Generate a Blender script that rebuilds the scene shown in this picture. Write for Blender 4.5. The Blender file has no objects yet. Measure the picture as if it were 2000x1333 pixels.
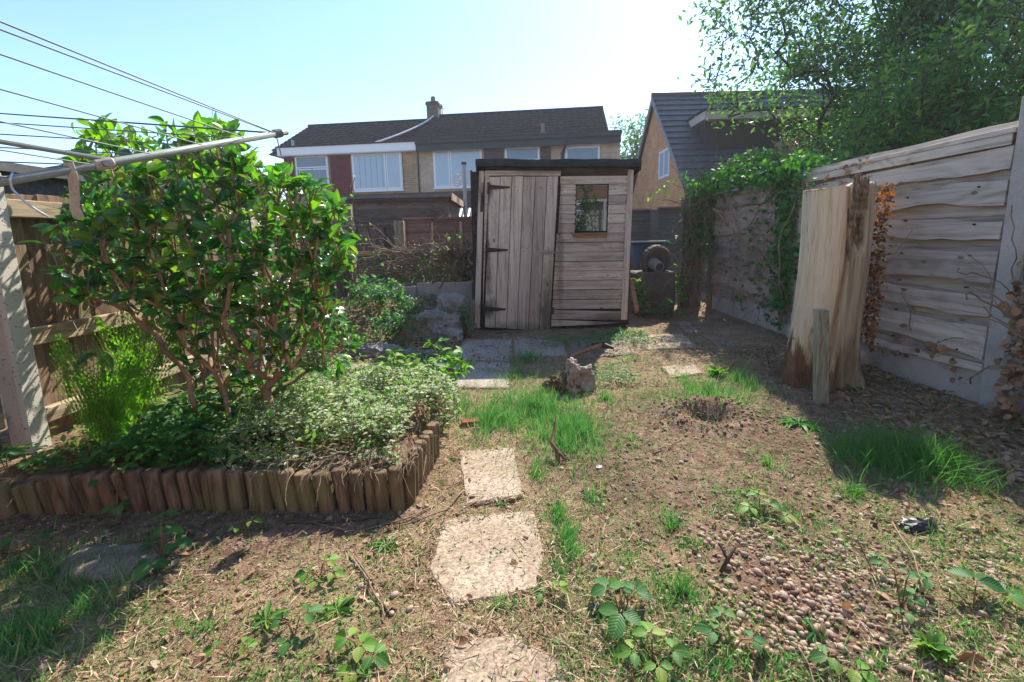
import bpy, bmesh, math, random
import numpy as np
from mathutils import Vector, Matrix, noise as mnoise

# ------------------------------------------------------------------ camera, sky, sun, exposure
sc = bpy.context.scene
col = sc.collection
random.seed(7)
rng = np.random.default_rng(11)
CAM_H, F_PX, PX, PY = 1.1, 889.0, 1000.0, 604.0
TH, RO = math.radians(8.9), math.radians(1.2)
_d = np.array([0, math.cos(TH), -math.sin(TH)])
_r0 = np.array([1.0, 0, 0])
_u0 = np.array([0, math.sin(TH), math.cos(TH)])
_r = _r0 * math.cos(RO) - _u0 * math.sin(RO)
_u = _u0 * math.cos(RO) + _r0 * math.sin(RO)
cam_d = bpy.data.cameras.new('camera')
cam = bpy.data.objects.new('camera', cam_d)
col.objects.link(cam)
mw = Matrix.Identity(4)
for i in range(3):
    mw[i][0], mw[i][1], mw[i][2] = _r[i], _u[i], -_d[i]
mw[2][3] = CAM_H
cam.matrix_world = mw
cam_d.sensor_width = 36
cam_d.lens = 36 * F_PX / 2000
cam_d.shift_y = -(666.5 - PY) / 2000
cam_d.clip_start = 0.05
cam_d.clip_end = 1000
sc.camera = cam

SUN_DIR = Vector((0.44, 0.96, 1.0)).normalized()      # from the garden towards the sun
world = bpy.data.worlds.new('World')
sc.world = world
world.use_nodes = True
wnt = world.node_tree
sky = wnt.nodes.new('ShaderNodeTexSky')
sky.sky_type = 'NISHITA'
sky.sun_disc = False
sky.sun_elevation = math.asin(SUN_DIR.z)
sky.sun_rotation = math.atan2(SUN_DIR.x, SUN_DIR.y)
sky.air_density = 1.0
sky.dust_density = 0.35
sky.ozone_density = 5.5
wnt.nodes['Background'].inputs[1].default_value = 0.09
wnt.links.new(sky.outputs[0], wnt.nodes['Background'].inputs[0])
sl = bpy.data.lights.new('sun', 'SUN')
sl.energy = 2.95
sl.angle = math.radians(0.55)
sl.color = (1.0, 0.93, 0.82)
so = bpy.data.objects.new('sun', sl)
so.rotation_euler = (-SUN_DIR).to_track_quat('-Z', 'Y').to_euler()
so.location = (6, 12, 14)
col.objects.link(so)
sc.view_settings.view_transform = 'Standard'
sc.view_settings.look = 'None'
sc.view_settings.exposure = 1.8
sc.view_settings.gamma = 1
sc.render.engine = 'CYCLES'
sc.cycles.max_bounces = 8
sc.cycles.transparent_max_bounces = 8
sc.cycles.use_denoising = True
sc.cycles.sample_clamp_indirect = 6

# ------------------------------------------------------------------ helpers
def ray(x, y):
    return _d + (x - PX) / F_PX * _r - (y - PY) / F_PX * _u

def at(x, y, X=None, Y=None, Z=None):
    """the point of the place seen at photo pixel (x, y), on the plane X, Y or Z = const"""
    v = ray(x, y)
    t = X / v[0] if X is not None else Y / v[1] if Y is not None else (Z - CAM_H) / v[2]
    return Vector((v[0] * t, v[1] * t, CAM_H + v[2] * t))

def sstep(a, b, x):
    t = min(1, max(0, (x - a) / (b - a)))
    return t * t * (3 - 2 * t)

HOLE = at(1385, 812, Z=0)
def gh(x, y):
    """height of the ground"""
    z = 0.016 * mnoise.noise(Vector((x * 2.1, y * 2.1, 3))) + 0.008 * mnoise.noise(Vector((x * 7, y * 7, 9)))
    z += 0.009 * mnoise.noise(Vector((x * 16, y * 16, 1)))
    z += 0.07 * sstep(2.05, 2.75, x)
    bed = sstep(-0.44, -0.52, x) * sstep(1.77, 1.81, y) * (1 - sstep(2.7, 3.5, y))
    z += 0.152 * bed - 0.04 * bed * sstep(-1.75, -2.1, x)
    mound = sstep(-0.55, -1.0, x) * sstep(4.2, 5.4, y)
    z += 0.34 * mound + 0.14 * sstep(5.98, 6.02, y) * sstep(-0.5, -0.6, x)
    d2 = (x - HOLE.x) ** 2 + (y - HOLE.y) ** 2
    z += -0.10 * math.exp(-d2 / 0.012) + 0.045 * math.exp(-((math.sqrt(d2) - 0.22) / 0.09) ** 2)
    if y > 8 or x > 2.9 or x < -2.6:
        z *= 0.5
    return z

def gp(x, y):
    """ground point seen at a photo pixel"""
    p = at(x, y, Z=0)
    for _ in range(4):
        p = at(x, y, Z=gh(p.x, p.y))
    return p

class MB:
    def __init__(s):
        s.v, s.f = [], []
    def add(s, vs, fs):
        o = len(s.v)
        s.v += [tuple(p) for p in vs]
        s.f += [tuple(i + o for i in f) for f in fs]
        return s
    def box(s, lo, hi, M=None):
        (a, b, c), (d, e, f) = lo, hi
        vs = [Vector(p) for p in ((a,b,c),(d,b,c),(d,e,c),(a,e,c),(a,b,f),(d,b,f),(d,e,f),(a,e,f))]
        if M: vs = [M @ p for p in vs]
        return s.add(vs, [(3,2,1,0),(4,5,6,7),(0,1,5,4),(1,2,6,5),(2,3,7,6),(3,0,4,7)])
    def quadbox(s, q, off):
        """prism: quad q (4 points) swept by off"""
        off = Vector(off)
        vs = [Vector(p) for p in q] + [Vector(p) + off for p in q]
        return s.add(vs, [(3,2,1,0),(4,5,6,7),(0,1,5,4),(1,2,6,5),(2,3,7,6),(3,0,4,7)])
    def bar(s, p, q, w, t, up=(0,0,1)):
        p, q = Vector(p), Vector(q)
        d = (q - p).normalized(); up = Vector(up)
        sd = d.cross(up)
        if sd.length < 1e-4: sd = d.cross(Vector((1,0,0)))
        sd.normalize(); u = sd.cross(d)
        a, b = sd * w / 2, u * t / 2
        return s.quadbox([p-a-b, p+a-b, p+a+b, p-a+b], q - p)
    def tube(s, pts, rad, n=6, cap=True):
        pts = [Vector(p) for p in pts]
        if not hasattr(rad, '__len__'): rad = [rad] * len(pts)
        o = len(s.v); prev = None
        for i, p in enumerate(pts):
            d = (pts[min(i+1, len(pts)-1)] - pts[max(i-1, 0)]).normalized()
            if prev is None:
                a = d.cross(Vector((0,0,1)))
                if a.length < 0.1: a = d.cross(Vector((1,0,0)))
            else:
                a = prev - d * prev.dot(d)
            a.normalize(); prev = a; b = d.cross(a)
            for k in range(n):
                t = 2 * math.pi * k / n
                s.v.append(tuple(p + (a * math.cos(t) + b * math.sin(t)) * rad[i]))
        for i in range(len(pts) - 1):
            for k in range(n):
                k2 = (k + 1) % n
                s.f.append((o+i*n+k, o+i*n+k2, o+(i+1)*n+k2, o+(i+1)*n+k))
        if cap:
            s.f.append(tuple(o + k for k in reversed(range(n))))
            s.f.append(tuple(o + (len(pts)-1)*n + k for k in range(n)))
        return s
    def build(s, name, mat, parent=None, local=False, bevel=0, smooth=False):
        me = bpy.data.meshes.new(name)
        off = Vector((0,0,0)) if (parent is None or local) else Vector(wloc(parent))
        me.from_pydata([tuple(Vector(p) - off) for p in s.v], [], s.f)
        bm = bmesh.new(); bm.from_mesh(me)
        bmesh.ops.recalc_face_normals(bm, faces=bm.faces)
        if bevel:
            bmesh.ops.bevel(bm, geom=bm.edges[:], offset=bevel, segments=1, affect='EDGES', clamp_overlap=True)
        if smooth:
            for f in bm.faces: f.smooth = True
        bm.to_mesh(me); bm.free()
        me.materials.append(mat)
        return link(name, me, parent)

def wloc(o):
    l = Vector(o.location)
    while o.parent:
        o = o.parent; l = l + Vector(o.location)
    return l

def link(name, me, parent=None):
    o = bpy.data.objects.new(name, me)
    col.objects.link(o)
    if parent is not None: o.parent = parent
    return o

def tag(o, label=None, cat=None, group=None, kind=None):
    if label: o['label'] = label
    if cat: o['category'] = cat
    if group: o['group'] = group
    if kind: o['kind'] = kind
    return o

def thing(name, label, cat, loc=(0,0,0), rz=0, group=None):
    o = bpy.data.objects.new(name, None)
    o.empty_display_size = 0.1
    col.objects.link(o)
    o.location = loc; o.rotation_euler = (0, 0, rz)
    return tag(o, label, cat, group)

def rebase(o, loc):
    """put a top-level mesh's origin at its base"""
    loc = Vector(loc)
    o.data.transform(Matrix.Translation(-loc)); o.location = loc
    return o

# many small copies of a template merged in one mesh
def mass(name, mat, tv, tf, P, Mx, parent=None, smooth=True, uv=None, local=False):
    tv = np.asarray(tv, float); P = np.asarray(P, float); n, k = len(P), len(tv)
    V = np.einsum('nij,kj->nki', Mx, tv) + P[:, None, :]
    V = V.reshape(-1, 3)
    if parent is not None and not local: V = V - np.array(wloc(parent))
    tri = [list(f) for f in tf]
    lens = np.array([len(f) for f in tri]); flat = np.concatenate([np.array(f) for f in tri])
    loops = (flat[None, :] + (np.arange(n) * k)[:, None]).ravel()
    tot = np.tile(lens, n); start = np.concatenate([[0], np.cumsum(tot)[:-1]])
    me = bpy.data.meshes.new(name)
    me.vertices.add(len(V)); me.vertices.foreach_set('co', V.ravel())
    me.loops.add(len(loops)); me.loops.foreach_set('vertex_index', loops.astype(np.int32))
    me.polygons.add(len(tot)); me.polygons.foreach_set('loop_start', start.astype(np.int32))
    me.polygons.foreach_set('loop_total', tot.astype(np.int32))
    if smooth: me.polygons.foreach_set('use_smooth', np.ones(len(tot), bool))
    if uv is not None:
        l = me.uv_layers.new(name='UVMap')
        l.data.foreach_set('uv', np.tile(np.asarray(uv, float)[flat], (n, 1)).ravel())
    me.update(calc_edges=True); me.validate()
    me.materials.append(mat)
    return link(name, me, parent)

def unit(a):
    return a / np.maximum(1e-9, np.linalg.norm(a, axis=-1, keepdims=True))

def leaf_t(n=4, fold=0.18, curl=0.25, prof=None, ser=0.0, wide=0.5):
    """ovate leaf: x width (-1..1), y 0..1 length"""
    vs, fs, uv = [], [], []
    for i in range(n + 1):
        y = i / n
        w = max(0.03, math.sin(math.pi * y ** (0.8 if wide < 0.5 else 1.0)) ** 0.8)
        if prof: w = prof(y)
        if ser and 0 < i < n: w *= 1 + ser * (1 if i % 2 else -1)
        z = -curl * y * y
        for x in (-w, 0, w):
            vs.append((x, y, z + fold * abs(x) * 0.5)); uv.append((x * 0.5 + 0.5, y))
    for i in range(n):
        a = i * 3
        fs += [(a, a+1, a+4, a+3), (a+1, a+2, a+5, a+4)]
    return vs, fs, uv
def blade_t(n=4, curl=0.35):
    vs, fs, uv = [], [], []
    for i in range(n + 1):
        y = i / n; w = 1 - 0.92 * y ** 1.6
        for x in (-w, w):
            vs.append((x, y * (1 - 0.25 * curl * y), -curl * y * y)); uv.append((x * .5 + .5, y))
    for i in range(n):
        a = i * 2; fs.append((a, a+1, a+3, a+2))
    return vs, fs, uv
LEAF = leaf_t(); LEAF_FAT = leaf_t(5, 0.22, 0.3); LEAF_LOW = leaf_t(2, 0.2, 0.25); LEAF_SER = leaf_t(9, 0.25, 0.22, ser=0.07)
BLADE = blade_t(); BLADE_BEND = blade_t(5, 0.75); STRAW = blade_t(2, 0.08)

def leaves(name, mat, P, D, N, L, W, tmpl=LEAF, parent=None, local=False):
    P, D, N = (np.asarray(a, float) for a in (P, D, N))
    D = unit(D); S = unit(np.cross(D, N)); N = np.cross(S, D)
    L = np.broadcast_to(L, len(P)); W = np.broadcast_to(W, len(P))
    Mx = np.stack([S * (W * 0.5)[:, None], D * L[:, None], N * L[:, None]], axis=2)
    return mass(name, mat, tmpl[0], tmpl[1], P, Mx, parent, uv=tmpl[2], local=local)

def rvec(n):
    return unit(rng.normal(size=(n, 3)))

def ico(sub=1):
    bm = bmesh.new(); bmesh.ops.create_icosphere(bm, subdivisions=sub, radius=1)
    v = [tuple(x.co) for x in bm.verts]; f = [tuple(w.index for w in x.verts) for x in bm.faces]
    bm.free(); return v, f

def rock(name, mat, c, size, seed, parent=None, sub=3, rough=0.25, clamp=0.86):
    v, f = ico(sub); mb = MB(); out = []
    for p in v:
        q = Vector(p)
        k = 1 + rough * mnoise.noise(q * 1.3 + Vector((seed, 0, 0))) * 1.6 + rough * 0.5 * mnoise.noise(q * 3.7 + Vector((0, seed, 0)))
        q = Vector([max(-clamp, min(clamp, a * k)) for a in q]) / 0.85
        if sub > 4: q = q + Vector(p) * 0.22 * mnoise.noise(Vector(p) * 7 + Vector((seed, 2, 0)))
        out.append(Vector((q.x * size[0], q.y * size[1], q.z * size[2])) + Vector(c))
    mb.add(out, f)
    return mb.build(name, mat, parent, smooth=sub > 3)

def grow(roots, targets, step=0.08, jit=0.25, up=0.0, chains=()):
    """branching skeleton from root nodes to the target points; gives nodes, parents, radii weights, tips"""
    N = [np.array(r, float) for r in roots]; par = [-1] * len(N)
    A = np.zeros((60000, 3)); A[:len(N)] = N; cnt = len(N)
    tips = []
    for ch_ in chains:
        q = None
        for a_, b_ in zip(ch_[:-1], ch_[1:]):
            a_, b_ = np.array(a_, float), np.array(b_, float)
            if q is None: A[cnt] = a_; par.append(-1); q = cnt; cnt += 1
            m = max(1, int(np.linalg.norm(b_ - a_) / step))
            for k in range(1, m + 1):
                A[cnt] = a_ + (b_ - a_) * k / m + (rng.normal(size=3) * step * 0.12 if k < m else 0); par.append(q); q = cnt; cnt += 1
    T = sorted(targets, key=lambda t: min(np.linalg.norm(np.array(t) - np.array(r)) for r in roots))
    for t in T:
        t = np.array(t, float)
        dd = A[:cnt] - t
        cost = (dd ** 2).sum(1) + 0.6 * np.maximum(0, A[:cnt, 2] - t[2] + up) ** 2
        i = int(np.argmin(cost)); p = A[i].copy()
        L = np.linalg.norm(t - p); m = max(1, int(L / step))
        q = i
        for k in range(1, m + 1):
            b = p + (t - p) * k / m
            if k < m: b = b + rng.normal(size=3) * step * jit
            b[2] += 0.10 * L * math.sin(math.pi * k / m) * up
            A[cnt] = b; par.append(q); q = cnt; cnt += 1
        tips.append(q)
    w = np.zeros(cnt)
    for t in tips:
        while t >= 0:
            w[t] += 1; t = par[t]
    return A[:cnt].copy(), par, w, tips

def branches(name, mat, sk, r0, r1, parent=None, n=5, pw=0.45, local=False, minw=0):
    A, par, w, tips = sk
    mb = MB(); wm = max(w.max(), 1)
    for i, p in enumerate(par):
        if p < 0 or w[i] < minw: continue
        ra = r1 + (r0 - r1) * (w[p] / wm) ** pw; rb = r1 + (r0 - r1) * (w[i] / wm) ** pw
        if w[p] > w[i] * 1.8: ra = rb * 1.15
        d = A[i] - A[p]
        mb.tube([A[p] - d * 0.12, A[i] + d * 0.05], [ra, rb], n, cap=False)
    return mb.build(name, mat, parent, local, smooth=True)

def tip_leaves(sk, per, spread=0.9, back=1, jit=0.02, upn=0.6):
    """leaf positions, directions and normals round the tips of a skeleton"""
    A, par, w, tips = sk
    P, D, N = [], [], []
    for t in tips:
        d = A[t] - A[par[t]] if par[t] >= 0 else np.array([0, 0, 1.0])
        d = d / (np.linalg.norm(d) + 1e-9)
        node, k = t, 0
        while node >= 0 and k < back:
            nn = per if k == 0 else max(1, per // 2)
            for _ in range(nn):
                v = rng.normal(size=3); v -= d * v.dot(d); v /= np.linalg.norm(v) + 1e-9
                dd = d * rng.uniform(0.1, 0.9) + v * spread
                P.append(A[node] + rng.normal(size=3) * jit); D.append(dd)
                nn_ = rng.normal(size=3) * (1 - upn) + np.array([0, 0, upn]); N.append(nn_)
            node = par[node]; k += 1
    return np.array(P), np.array(D), np.array(N)

# ------------------------------------------------------------------ materials
def new_mat(name):
    m = bpy.data.materials.new(name); m.use_nodes = True
    nt = m.node_tree
    for n in list(nt.nodes): nt.nodes.remove(n)
    out = nt.nodes.new('ShaderNodeOutputMaterial')
    return m, nt, out
def nd(nt, typ, ins=None, **props):
    n = nt.nodes.new('ShaderNode' + typ)
    for k, v in props.items(): setattr(n, k, v)
    for k, v in (ins or {}).items():
        s = n.inputs[k]
        if isinstance(v, bpy.types.NodeSocket): nt.links.new(v, s)
        else:
            if hasattr(s.default_value, '__len__') and hasattr(v, '__len__') and len(v) == 3 and len(s.default_value) == 4: v = (*v, 1)
            s.default_value = v
    return n
def ramp(nt, fac, stops):
    n = nt.nodes.new('ShaderNodeValToRGB')
    e = n.color_ramp.elements
    while len(e) < len(stops): e.new(0.5)
    for el, (p, c) in zip(e, stops):
        el.position = p; el.color = (*c, 1) if len(c) == 3 else c
    nt.links.new(fac, n.inputs[0])
    return n.outputs[0]
def mixc(nt, fac, a, b, mode='MIX'):
    n = nd(nt, 'MixRGB', {0: fac, 1: a, 2: b}, blend_type=mode)
    return n.outputs[0]
def math_(nt, op, a, b=0.0):
    return nd(nt, 'Math', {0: a, 1: b}, operation=op).outputs[0]
def tex(nt, vec, scale, detail=4, rough=0.55, dist=0.0):
    return nd(nt, 'TexNoise', {'Vector': vec, 'Scale': scale, 'Detail': detail, 'Roughness': rough, 'Distortion': dist}).outputs[0]
def finish(nt, out, colr, rough=0.8, bump=None, bstr=0.3, bdist=0.01, spec=0.3, metal=0.0, extra=None):
    ins = {'Base Color': colr, 'Roughness': rough, 'Metallic': metal, 'Specular IOR Level': spec}
    p = nd(nt, 'BsdfPrincipled', ins)
    if bump is not None:
        b = nd(nt, 'Bump', {'Height': bump, 'Strength': bstr, 'Distance': bdist})
        nt.links.new(b.outputs[0], p.inputs['Normal'])
    nt.links.new(p.outputs[0], out.inputs[0])
    return p

def m_noise(name, stops, scale=6, rough=0.85, bump=0.4, bd=0.01, fine=60, spec=0.25, metal=0, fine_amt=0.35):
    m, nt, out = new_mat(name)
    co = nd(nt, 'TexCoord').outputs['Object']
    a = tex(nt, co, scale, 6, 0.6); b = tex(nt, co, fine, 4, 0.65)
    c = ramp(nt, a, stops)
    g = ramp(nt, b, [(0.3, (1 - fine_amt,) * 3), (0.7, (1 + fine_amt * 0.3,) * 3)])
    c = mixc(nt, 1.0, c, g, 'MULTIPLY')
    h = math_(nt, 'ADD', math_(nt, 'MULTIPLY', a, 0.6), math_(nt, 'MULTIPLY', b, 0.4))
    finish(nt, out, c, rough, h, bump, bd, spec, metal)
    return m

def m_wood(name, dark, mid, light, axis='X', along=1.2, across=22, rough=0.85, bump=0.5, stain=None, stain_scale=2.0, stain_lo=0.52, var=0.25, knots=True, moss=None, fig=0.16, spots=()):
    m, nt, out = new_mat(name)
    co = nd(nt, 'TexCoord').outputs['Object']
    isl = nd(nt, 'NewGeometry').outputs['Random Per Island']
    offs = nd(nt, 'CombineXYZ', {0: math_(nt, 'MULTIPLY', isl, 31.7), 1: math_(nt, 'MULTIPLY', isl, 17.3), 2: math_(nt, 'MULTIPLY', isl, 53.1)}).outputs[0]
    pos = nd(nt, 'VectorMath', {0: co, 1: offs}, operation='ADD').outputs[0]
    s = {'X': (along, across, across), 'Y': (across, along, across), 'Z': (across, across, along)}[axis]
    mp = nd(nt, 'Mapping', {'Vector': pos, 'Scale': s}).outputs[0]
    s2 = tuple(v * 0.22 if v > 3 else v * 1.1 for v in s)
    mp2 = nd(nt, 'Mapping', {'Vector': pos, 'Scale': s2}).outputs[0]
    big = tex(nt, mp2, 1.0, 3, 0.5, 0.6)
    # cathedral grain: rings warped by the big noise
    rings = math_(nt, 'SINE', math_(nt, 'MULTIPLY', big, 55.0))
    rings = math_(nt, 'MULTIPLY', math_(nt, 'ADD', rings, 1.0), 0.5)
    fine = tex(nt, mp, 1.0, 6, 0.65, 0.2)
    g = math_(nt, 'ADD', math_(nt, 'MULTIPLY', fine, 0.98 - fig), math_(nt, 'MULTIPLY', rings, fig))
    c = ramp(nt, g, [(0.25, dark), (0.47, mid), (0.72, light)])
    v = nd(nt, 'MapRange', {0: isl, 3: 1 - var, 4: 1 + var * 0.7}).outputs[0]
    c = mixc(nt, 1.0, c, nd(nt, 'CombineColor', {0: v, 1: v, 2: v}).outputs[0], 'MULTIPLY')
    fl = tex(nt, nd(nt, 'Mapping', {'Vector': pos, 'Scale': tuple(q * (3.2 if q > 3 else 1.6) for q in s)}).outputs[0], 1.0, 4, 0.7)
    c = mixc(nt, 1.0, c, ramp(nt, fl, [(0.30, (0.52, 0.49, 0.46)), (0.44, (0.93, 0.92, 0.91)), (0.7, (1.08, 1.08, 1.08))]), 'MULTIPLY')
    if stain:
        st = tex(nt, pos, stain_scale, 5, 0.6)
        f = nd(nt, 'MapRange', {0: st, 1: stain_lo, 2: stain_lo + 0.16}).outputs[0]
        c = mixc(nt, math_(nt, 'MULTIPLY', f, 0.75), c, stain)
    if moss:
        st = tex(nt, co, 3.3, 5, 0.65)
        f = nd(nt, 'MapRange', {0: st, 1: 0.48, 2: 0.66}).outputs[0]
        c = mixc(nt, math_(nt, 'MULTIPLY', f, 0.6), c, moss)
    if spots:
        q3 = nd(nt, 'SeparateXYZ', {0: co}); nn = tex(nt, co, 9, 5, 0.65); n4 = tex(nt, nd(nt, 'Mapping', {'Vector': co, 'Scale': tuple(v * 0.6 if v > 3 else v * 2 for v in s)}).outputs[0], 1.0, 4, 0.6)
        for (cx, cz, rx, rz, sc_, st_) in spots:
            dx = math_(nt, 'DIVIDE', math_(nt, 'SUBTRACT', q3.outputs[0], cx), rx); dz = math_(nt, 'DIVIDE', math_(nt, 'SUBTRACT', q3.outputs[2], cz), rz)
            dd = math_(nt, 'SQRT', math_(nt, 'ADD', math_(nt, 'MULTIPLY', dx, dx), math_(nt, 'MULTIPLY', dz, dz)))
            f = nd(nt, 'MapRange', {0: math_(nt, 'ADD', dd, math_(nt, 'ADD', math_(nt, 'MULTIPLY', math_(nt, 'SUBTRACT', nn, 0.5), 1.1), math_(nt, 'MULTIPLY', math_(nt, 'SUBTRACT', n4, 0.5), 1.3))), 1: 0.35, 2: 1.1, 3: st_, 4: 0.0}).outputs[0]
            c = mixc(nt, f, c, sc_)
    if knots:
        vz = nd(nt, 'TexVoronoi', {'Vector': nd(nt, 'Mapping', {'Vector': pos, 'Scale': tuple(3.0 if q > 3 else 1.6 for q in s)}).outputs[0], 'Scale': 2.0})
        f = nd(nt, 'MapRange', {0: vz.outputs['Distance'], 1: 0.06, 2: 0.10, 3: 0.75, 4: 0.0}).outputs[0]
        c = mixc(nt, f, c, tuple(q * 0.35 for q in dark))
    finish(nt, out, c, rough, math_(nt, 'ADD', g, math_(nt, 'MULTIPLY', fl, 0.5)), bump, 0.008, 0.2)
    return m

def m_leaf(name, cols, trans=0.4, rough=0.4, spec=0.4, tcol=None, vein=0.25, bumpy=0.0, edge=None):
    """leaf: each leaf its own hue, paler midrib, light through the blade"""
    m, nt, out = new_mat(name)
    isl = nd(nt, 'NewGeometry').outputs['Random Per Island']
    uv = nd(nt, 'UVMap').outputs[0]
    sp = nd(nt, 'SeparateXYZ', {0: uv})
    stops = [(i / max(1, len(cols) - 1), c) for i, c in enumerate(cols)]
    c = ramp(nt, isl, stops)
    d = math_(nt, 'ABSOLUTE', math_(nt, 'SUBTRACT', sp.outputs[0], 0.5))
    if edge:
        e = nd(nt, 'MapRange', {0: math_(nt, 'ADD', d, math_(nt, 'MULTIPLY', tex(nt, uv, 5, 3), 0.25)), 1: 0.33, 2: 0.38}).outputs[0]
        c = mixc(nt, e, c, edge)
    v = nd(nt, 'MapRange', {0: d, 1: 0.0, 2: 0.05, 3: vein, 4: 0.0}).outputs[0]
    c = mixc(nt, v, c, tuple(min(1, q * 2.2 + 0.03) for q in cols[-1]))
    p = nd(nt, 'BsdfPrincipled', {'Base Color': c, 'Roughness': rough, 'Specular IOR Level': spec})
    if bumpy:
        w = math_(nt, 'SINE', math_(nt, 'MULTIPLY', math_(nt, 'SUBTRACT', sp.outputs[1], math_(nt, 'MULTIPLY', d, 0.7)), 50.0))
        b = nd(nt, 'Bump', {'Height': w, 'Strength': bumpy, 'Distance': 0.003})
        nt.links.new(b.outputs[0], p.inputs['Normal'])
    tc = mixc(nt, 1.0, c, tcol or (1.6, 2.0, 0.6), 'MULTIPLY')
    t = nd(nt, 'BsdfTranslucent', {0: tc})
    mx = nd(nt, 'MixShader', {0: trans, 1: p.outputs[0], 2: t.outputs[0]})
    nt.links.new(mx.outputs[0], out.inputs[0])
    return m

def m_brick(name, c1, c2, mortar, plane='XZ', bw=0.225, bh=0.075, rough=0.9, offset=0.5, ms=0.012):
    m, nt, out = new_mat(name)
    co = nd(nt, 'TexCoord').outputs['Object']
    sp = nd(nt, 'SeparateXYZ', {0: co})
    a = sp.outputs[0] if plane[0] == 'X' else sp.outputs[1]
    vec = nd(nt, 'CombineXYZ', {0: a, 1: sp.outputs[2], 2: 0.0}).outputs[0]
    br = nd(nt, 'TexBrick', {'Vector': vec, 'Color1': c1, 'Color2': c2, 'Mortar': mortar, 'Scale': 1.0, 'Mortar Size': ms,
                             'Mortar Smooth': 0.2, 'Brick Width': bw, 'Row Height': bh, 'Bias': -0.1})
    br.offset = offset
    n = tex(nt, co, 2.2, 5, 0.6)
    g = ramp(nt, n, [(0.3, (0.75, 0.75, 0.75)), (0.7, (1.15, 1.12, 1.08))])
    c = mixc(nt, 1.0, br.outputs[0], g, 'MULTIPLY')
    finish(nt, out, c, rough, br.outputs['Fac'], -0.4, 0.01, 0.2)
    return m

def m_plain(name, c, rough=0.5, spec=0.4, metal=0.0, var=0.12, scale=8, bump=0.1):
    return m_noise(name, [(0.3, tuple(q * (1 - var) for q in c)), (0.7, tuple(min(1, q * (1 + var)) for q in c))], scale, rough, bump, 0.004, 50, spec, metal, 0.15)

def m_glass(name, tint=(0.02, 0.025, 0.03), rough=0.02, spec=0.9):
    m, nt, out = new_mat(name)
    co = nd(nt, 'TexCoord').outputs['Object']
    n = tex(nt, co, 1.3, 2, 0.5)
    finish(nt, out, tint, rough, n, 0.03, 0.02, spec)
    return m

# colours are the things' own base colours; young camellia leaves carry sunlit brightness too
SOIL = None
MW = {}
MW['shed'] = m_wood('shed_boards', (0.26, 0.195, 0.14), (0.5, 0.40, 0.305), (0.62, 0.52, 0.42), 'X', spots=[(0.52, 1.17, 0.16, 0.10, (0.15, 0.07, 0.04), 0.8), (0.75, 0.1, 0.35, 0.10, (0.12, 0.085, 0.06), 0.8), (0.9, 0.75, 0.06, 0.9, (0.2, 0.12, 0.09), 0.6), (0.1, 0.9, 0.05, 1.0, (0.14, 0.1, 0.07), 0.6), (-0.05, 1.84, 0.5, 0.035, (0.12, 0.07, 0.04), 0.6)], stain=(0.15, 0.115, 0.085), stain_lo=0.62, fig=0.10)
MW['shed_v'] = m_wood('shed_door_boards', (0.28, 0.21, 0.15), (0.52, 0.42, 0.32), (0.64, 0.54, 0.435), 'Z', spots=[(-0.74, 1.6, 0.10, 0.14, (0.05, 0.035, 0.025), 0.9), (-0.76, 0.95, 0.05, 0.7, (0.07, 0.045, 0.03), 0.85), (-0.77, 0.27, 0.14, 0.16, (0.06, 0.042, 0.03), 0.85), (-0.06, 0.2, 0.12, 0.42, (0.09, 0.085, 0.05), 0.85), (-0.02, 0.62, 0.10, 0.3, (0.2, 0.2, 0.1), 0.6), (-0.4, 0.02, 0.5, 0.10, (0.16, 0.12, 0.08), 0.6), (-0.85, 1.7, 0.05, 0.25, (0.12, 0.07, 0.035), 0.7)], stain=(0.13, 0.11, 0.08), stain_lo=0.64, fig=0.08)
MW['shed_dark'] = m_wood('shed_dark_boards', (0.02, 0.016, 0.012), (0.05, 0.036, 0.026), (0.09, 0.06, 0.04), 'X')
MW['grey_y'] = m_wood('silvered_larch', (0.26, 0.205, 0.155), (0.52, 0.44, 0.35), (0.64, 0.56, 0.465), 'Y', along=0.9, across=16, stain=(0.30, 0.19, 0.11), stain_scale=1.4, stain_lo=0.6, bump=0.7, fig=0.13)
MW['brown_y'] = m_wood('vine_stained_larch', (0.22, 0.155, 0.115), (0.42, 0.32, 0.25), (0.53, 0.43, 0.35), 'Y', along=0.9, across=16, fig=0.12, stain=(0.12, 0.075, 0.05), stain_lo=0.52)
MW['left'] = m_wood('left_fence_boards', (0.085, 0.055, 0.038), (0.20, 0.13, 0.088), (0.30, 0.20, 0.135), 'Z', stain=(0.22, 0.20, 0.11), stain_scale=0.9, stain_lo=0.5)
MW['rail'] = m_wood('fence_rail_wood', (0.17, 0.125, 0.08), (0.34, 0.26, 0.17), (0.45, 0.36, 0.25), 'Y', moss=(0.24, 0.25, 0.13))
MW['red_x'] = m_wood('red_brown_panel', (0.12, 0.06, 0.045), (0.24, 0.125, 0.095), (0.33, 0.19, 0.15), 'X', var=0.15)
MW['red_batten'] = m_wood('pale_batten', (0.2, 0.14, 0.09), (0.38, 0.28, 0.18), (0.46, 0.36, 0.25), 'Z')
MW['dark_z'] = m_wood('dark_closeboard', (0.045, 0.035, 0.028), (0.11, 0.085, 0.068), (0.2, 0.16, 0.125), 'Z', var=0.35)
MW['dark_x'] = m_wood('dark_lap_panel', (0.045, 0.045, 0.038), (0.09, 0.088, 0.072), (0.14, 0.135, 0.11), 'X')
MW['nshed'] = m_wood('neighbour_shed_boards', (0.05, 0.036, 0.03), (0.105, 0.078, 0.064), (0.17, 0.13, 0.11), 'X', var=0.3)
MW['timber'] = m_wood('old_post_timber', (0.1, 0.075, 0.055), (0.22, 0.17, 0.12), (0.32, 0.26, 0.19), 'Z', moss=(0.16, 0.17, 0.09))
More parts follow.
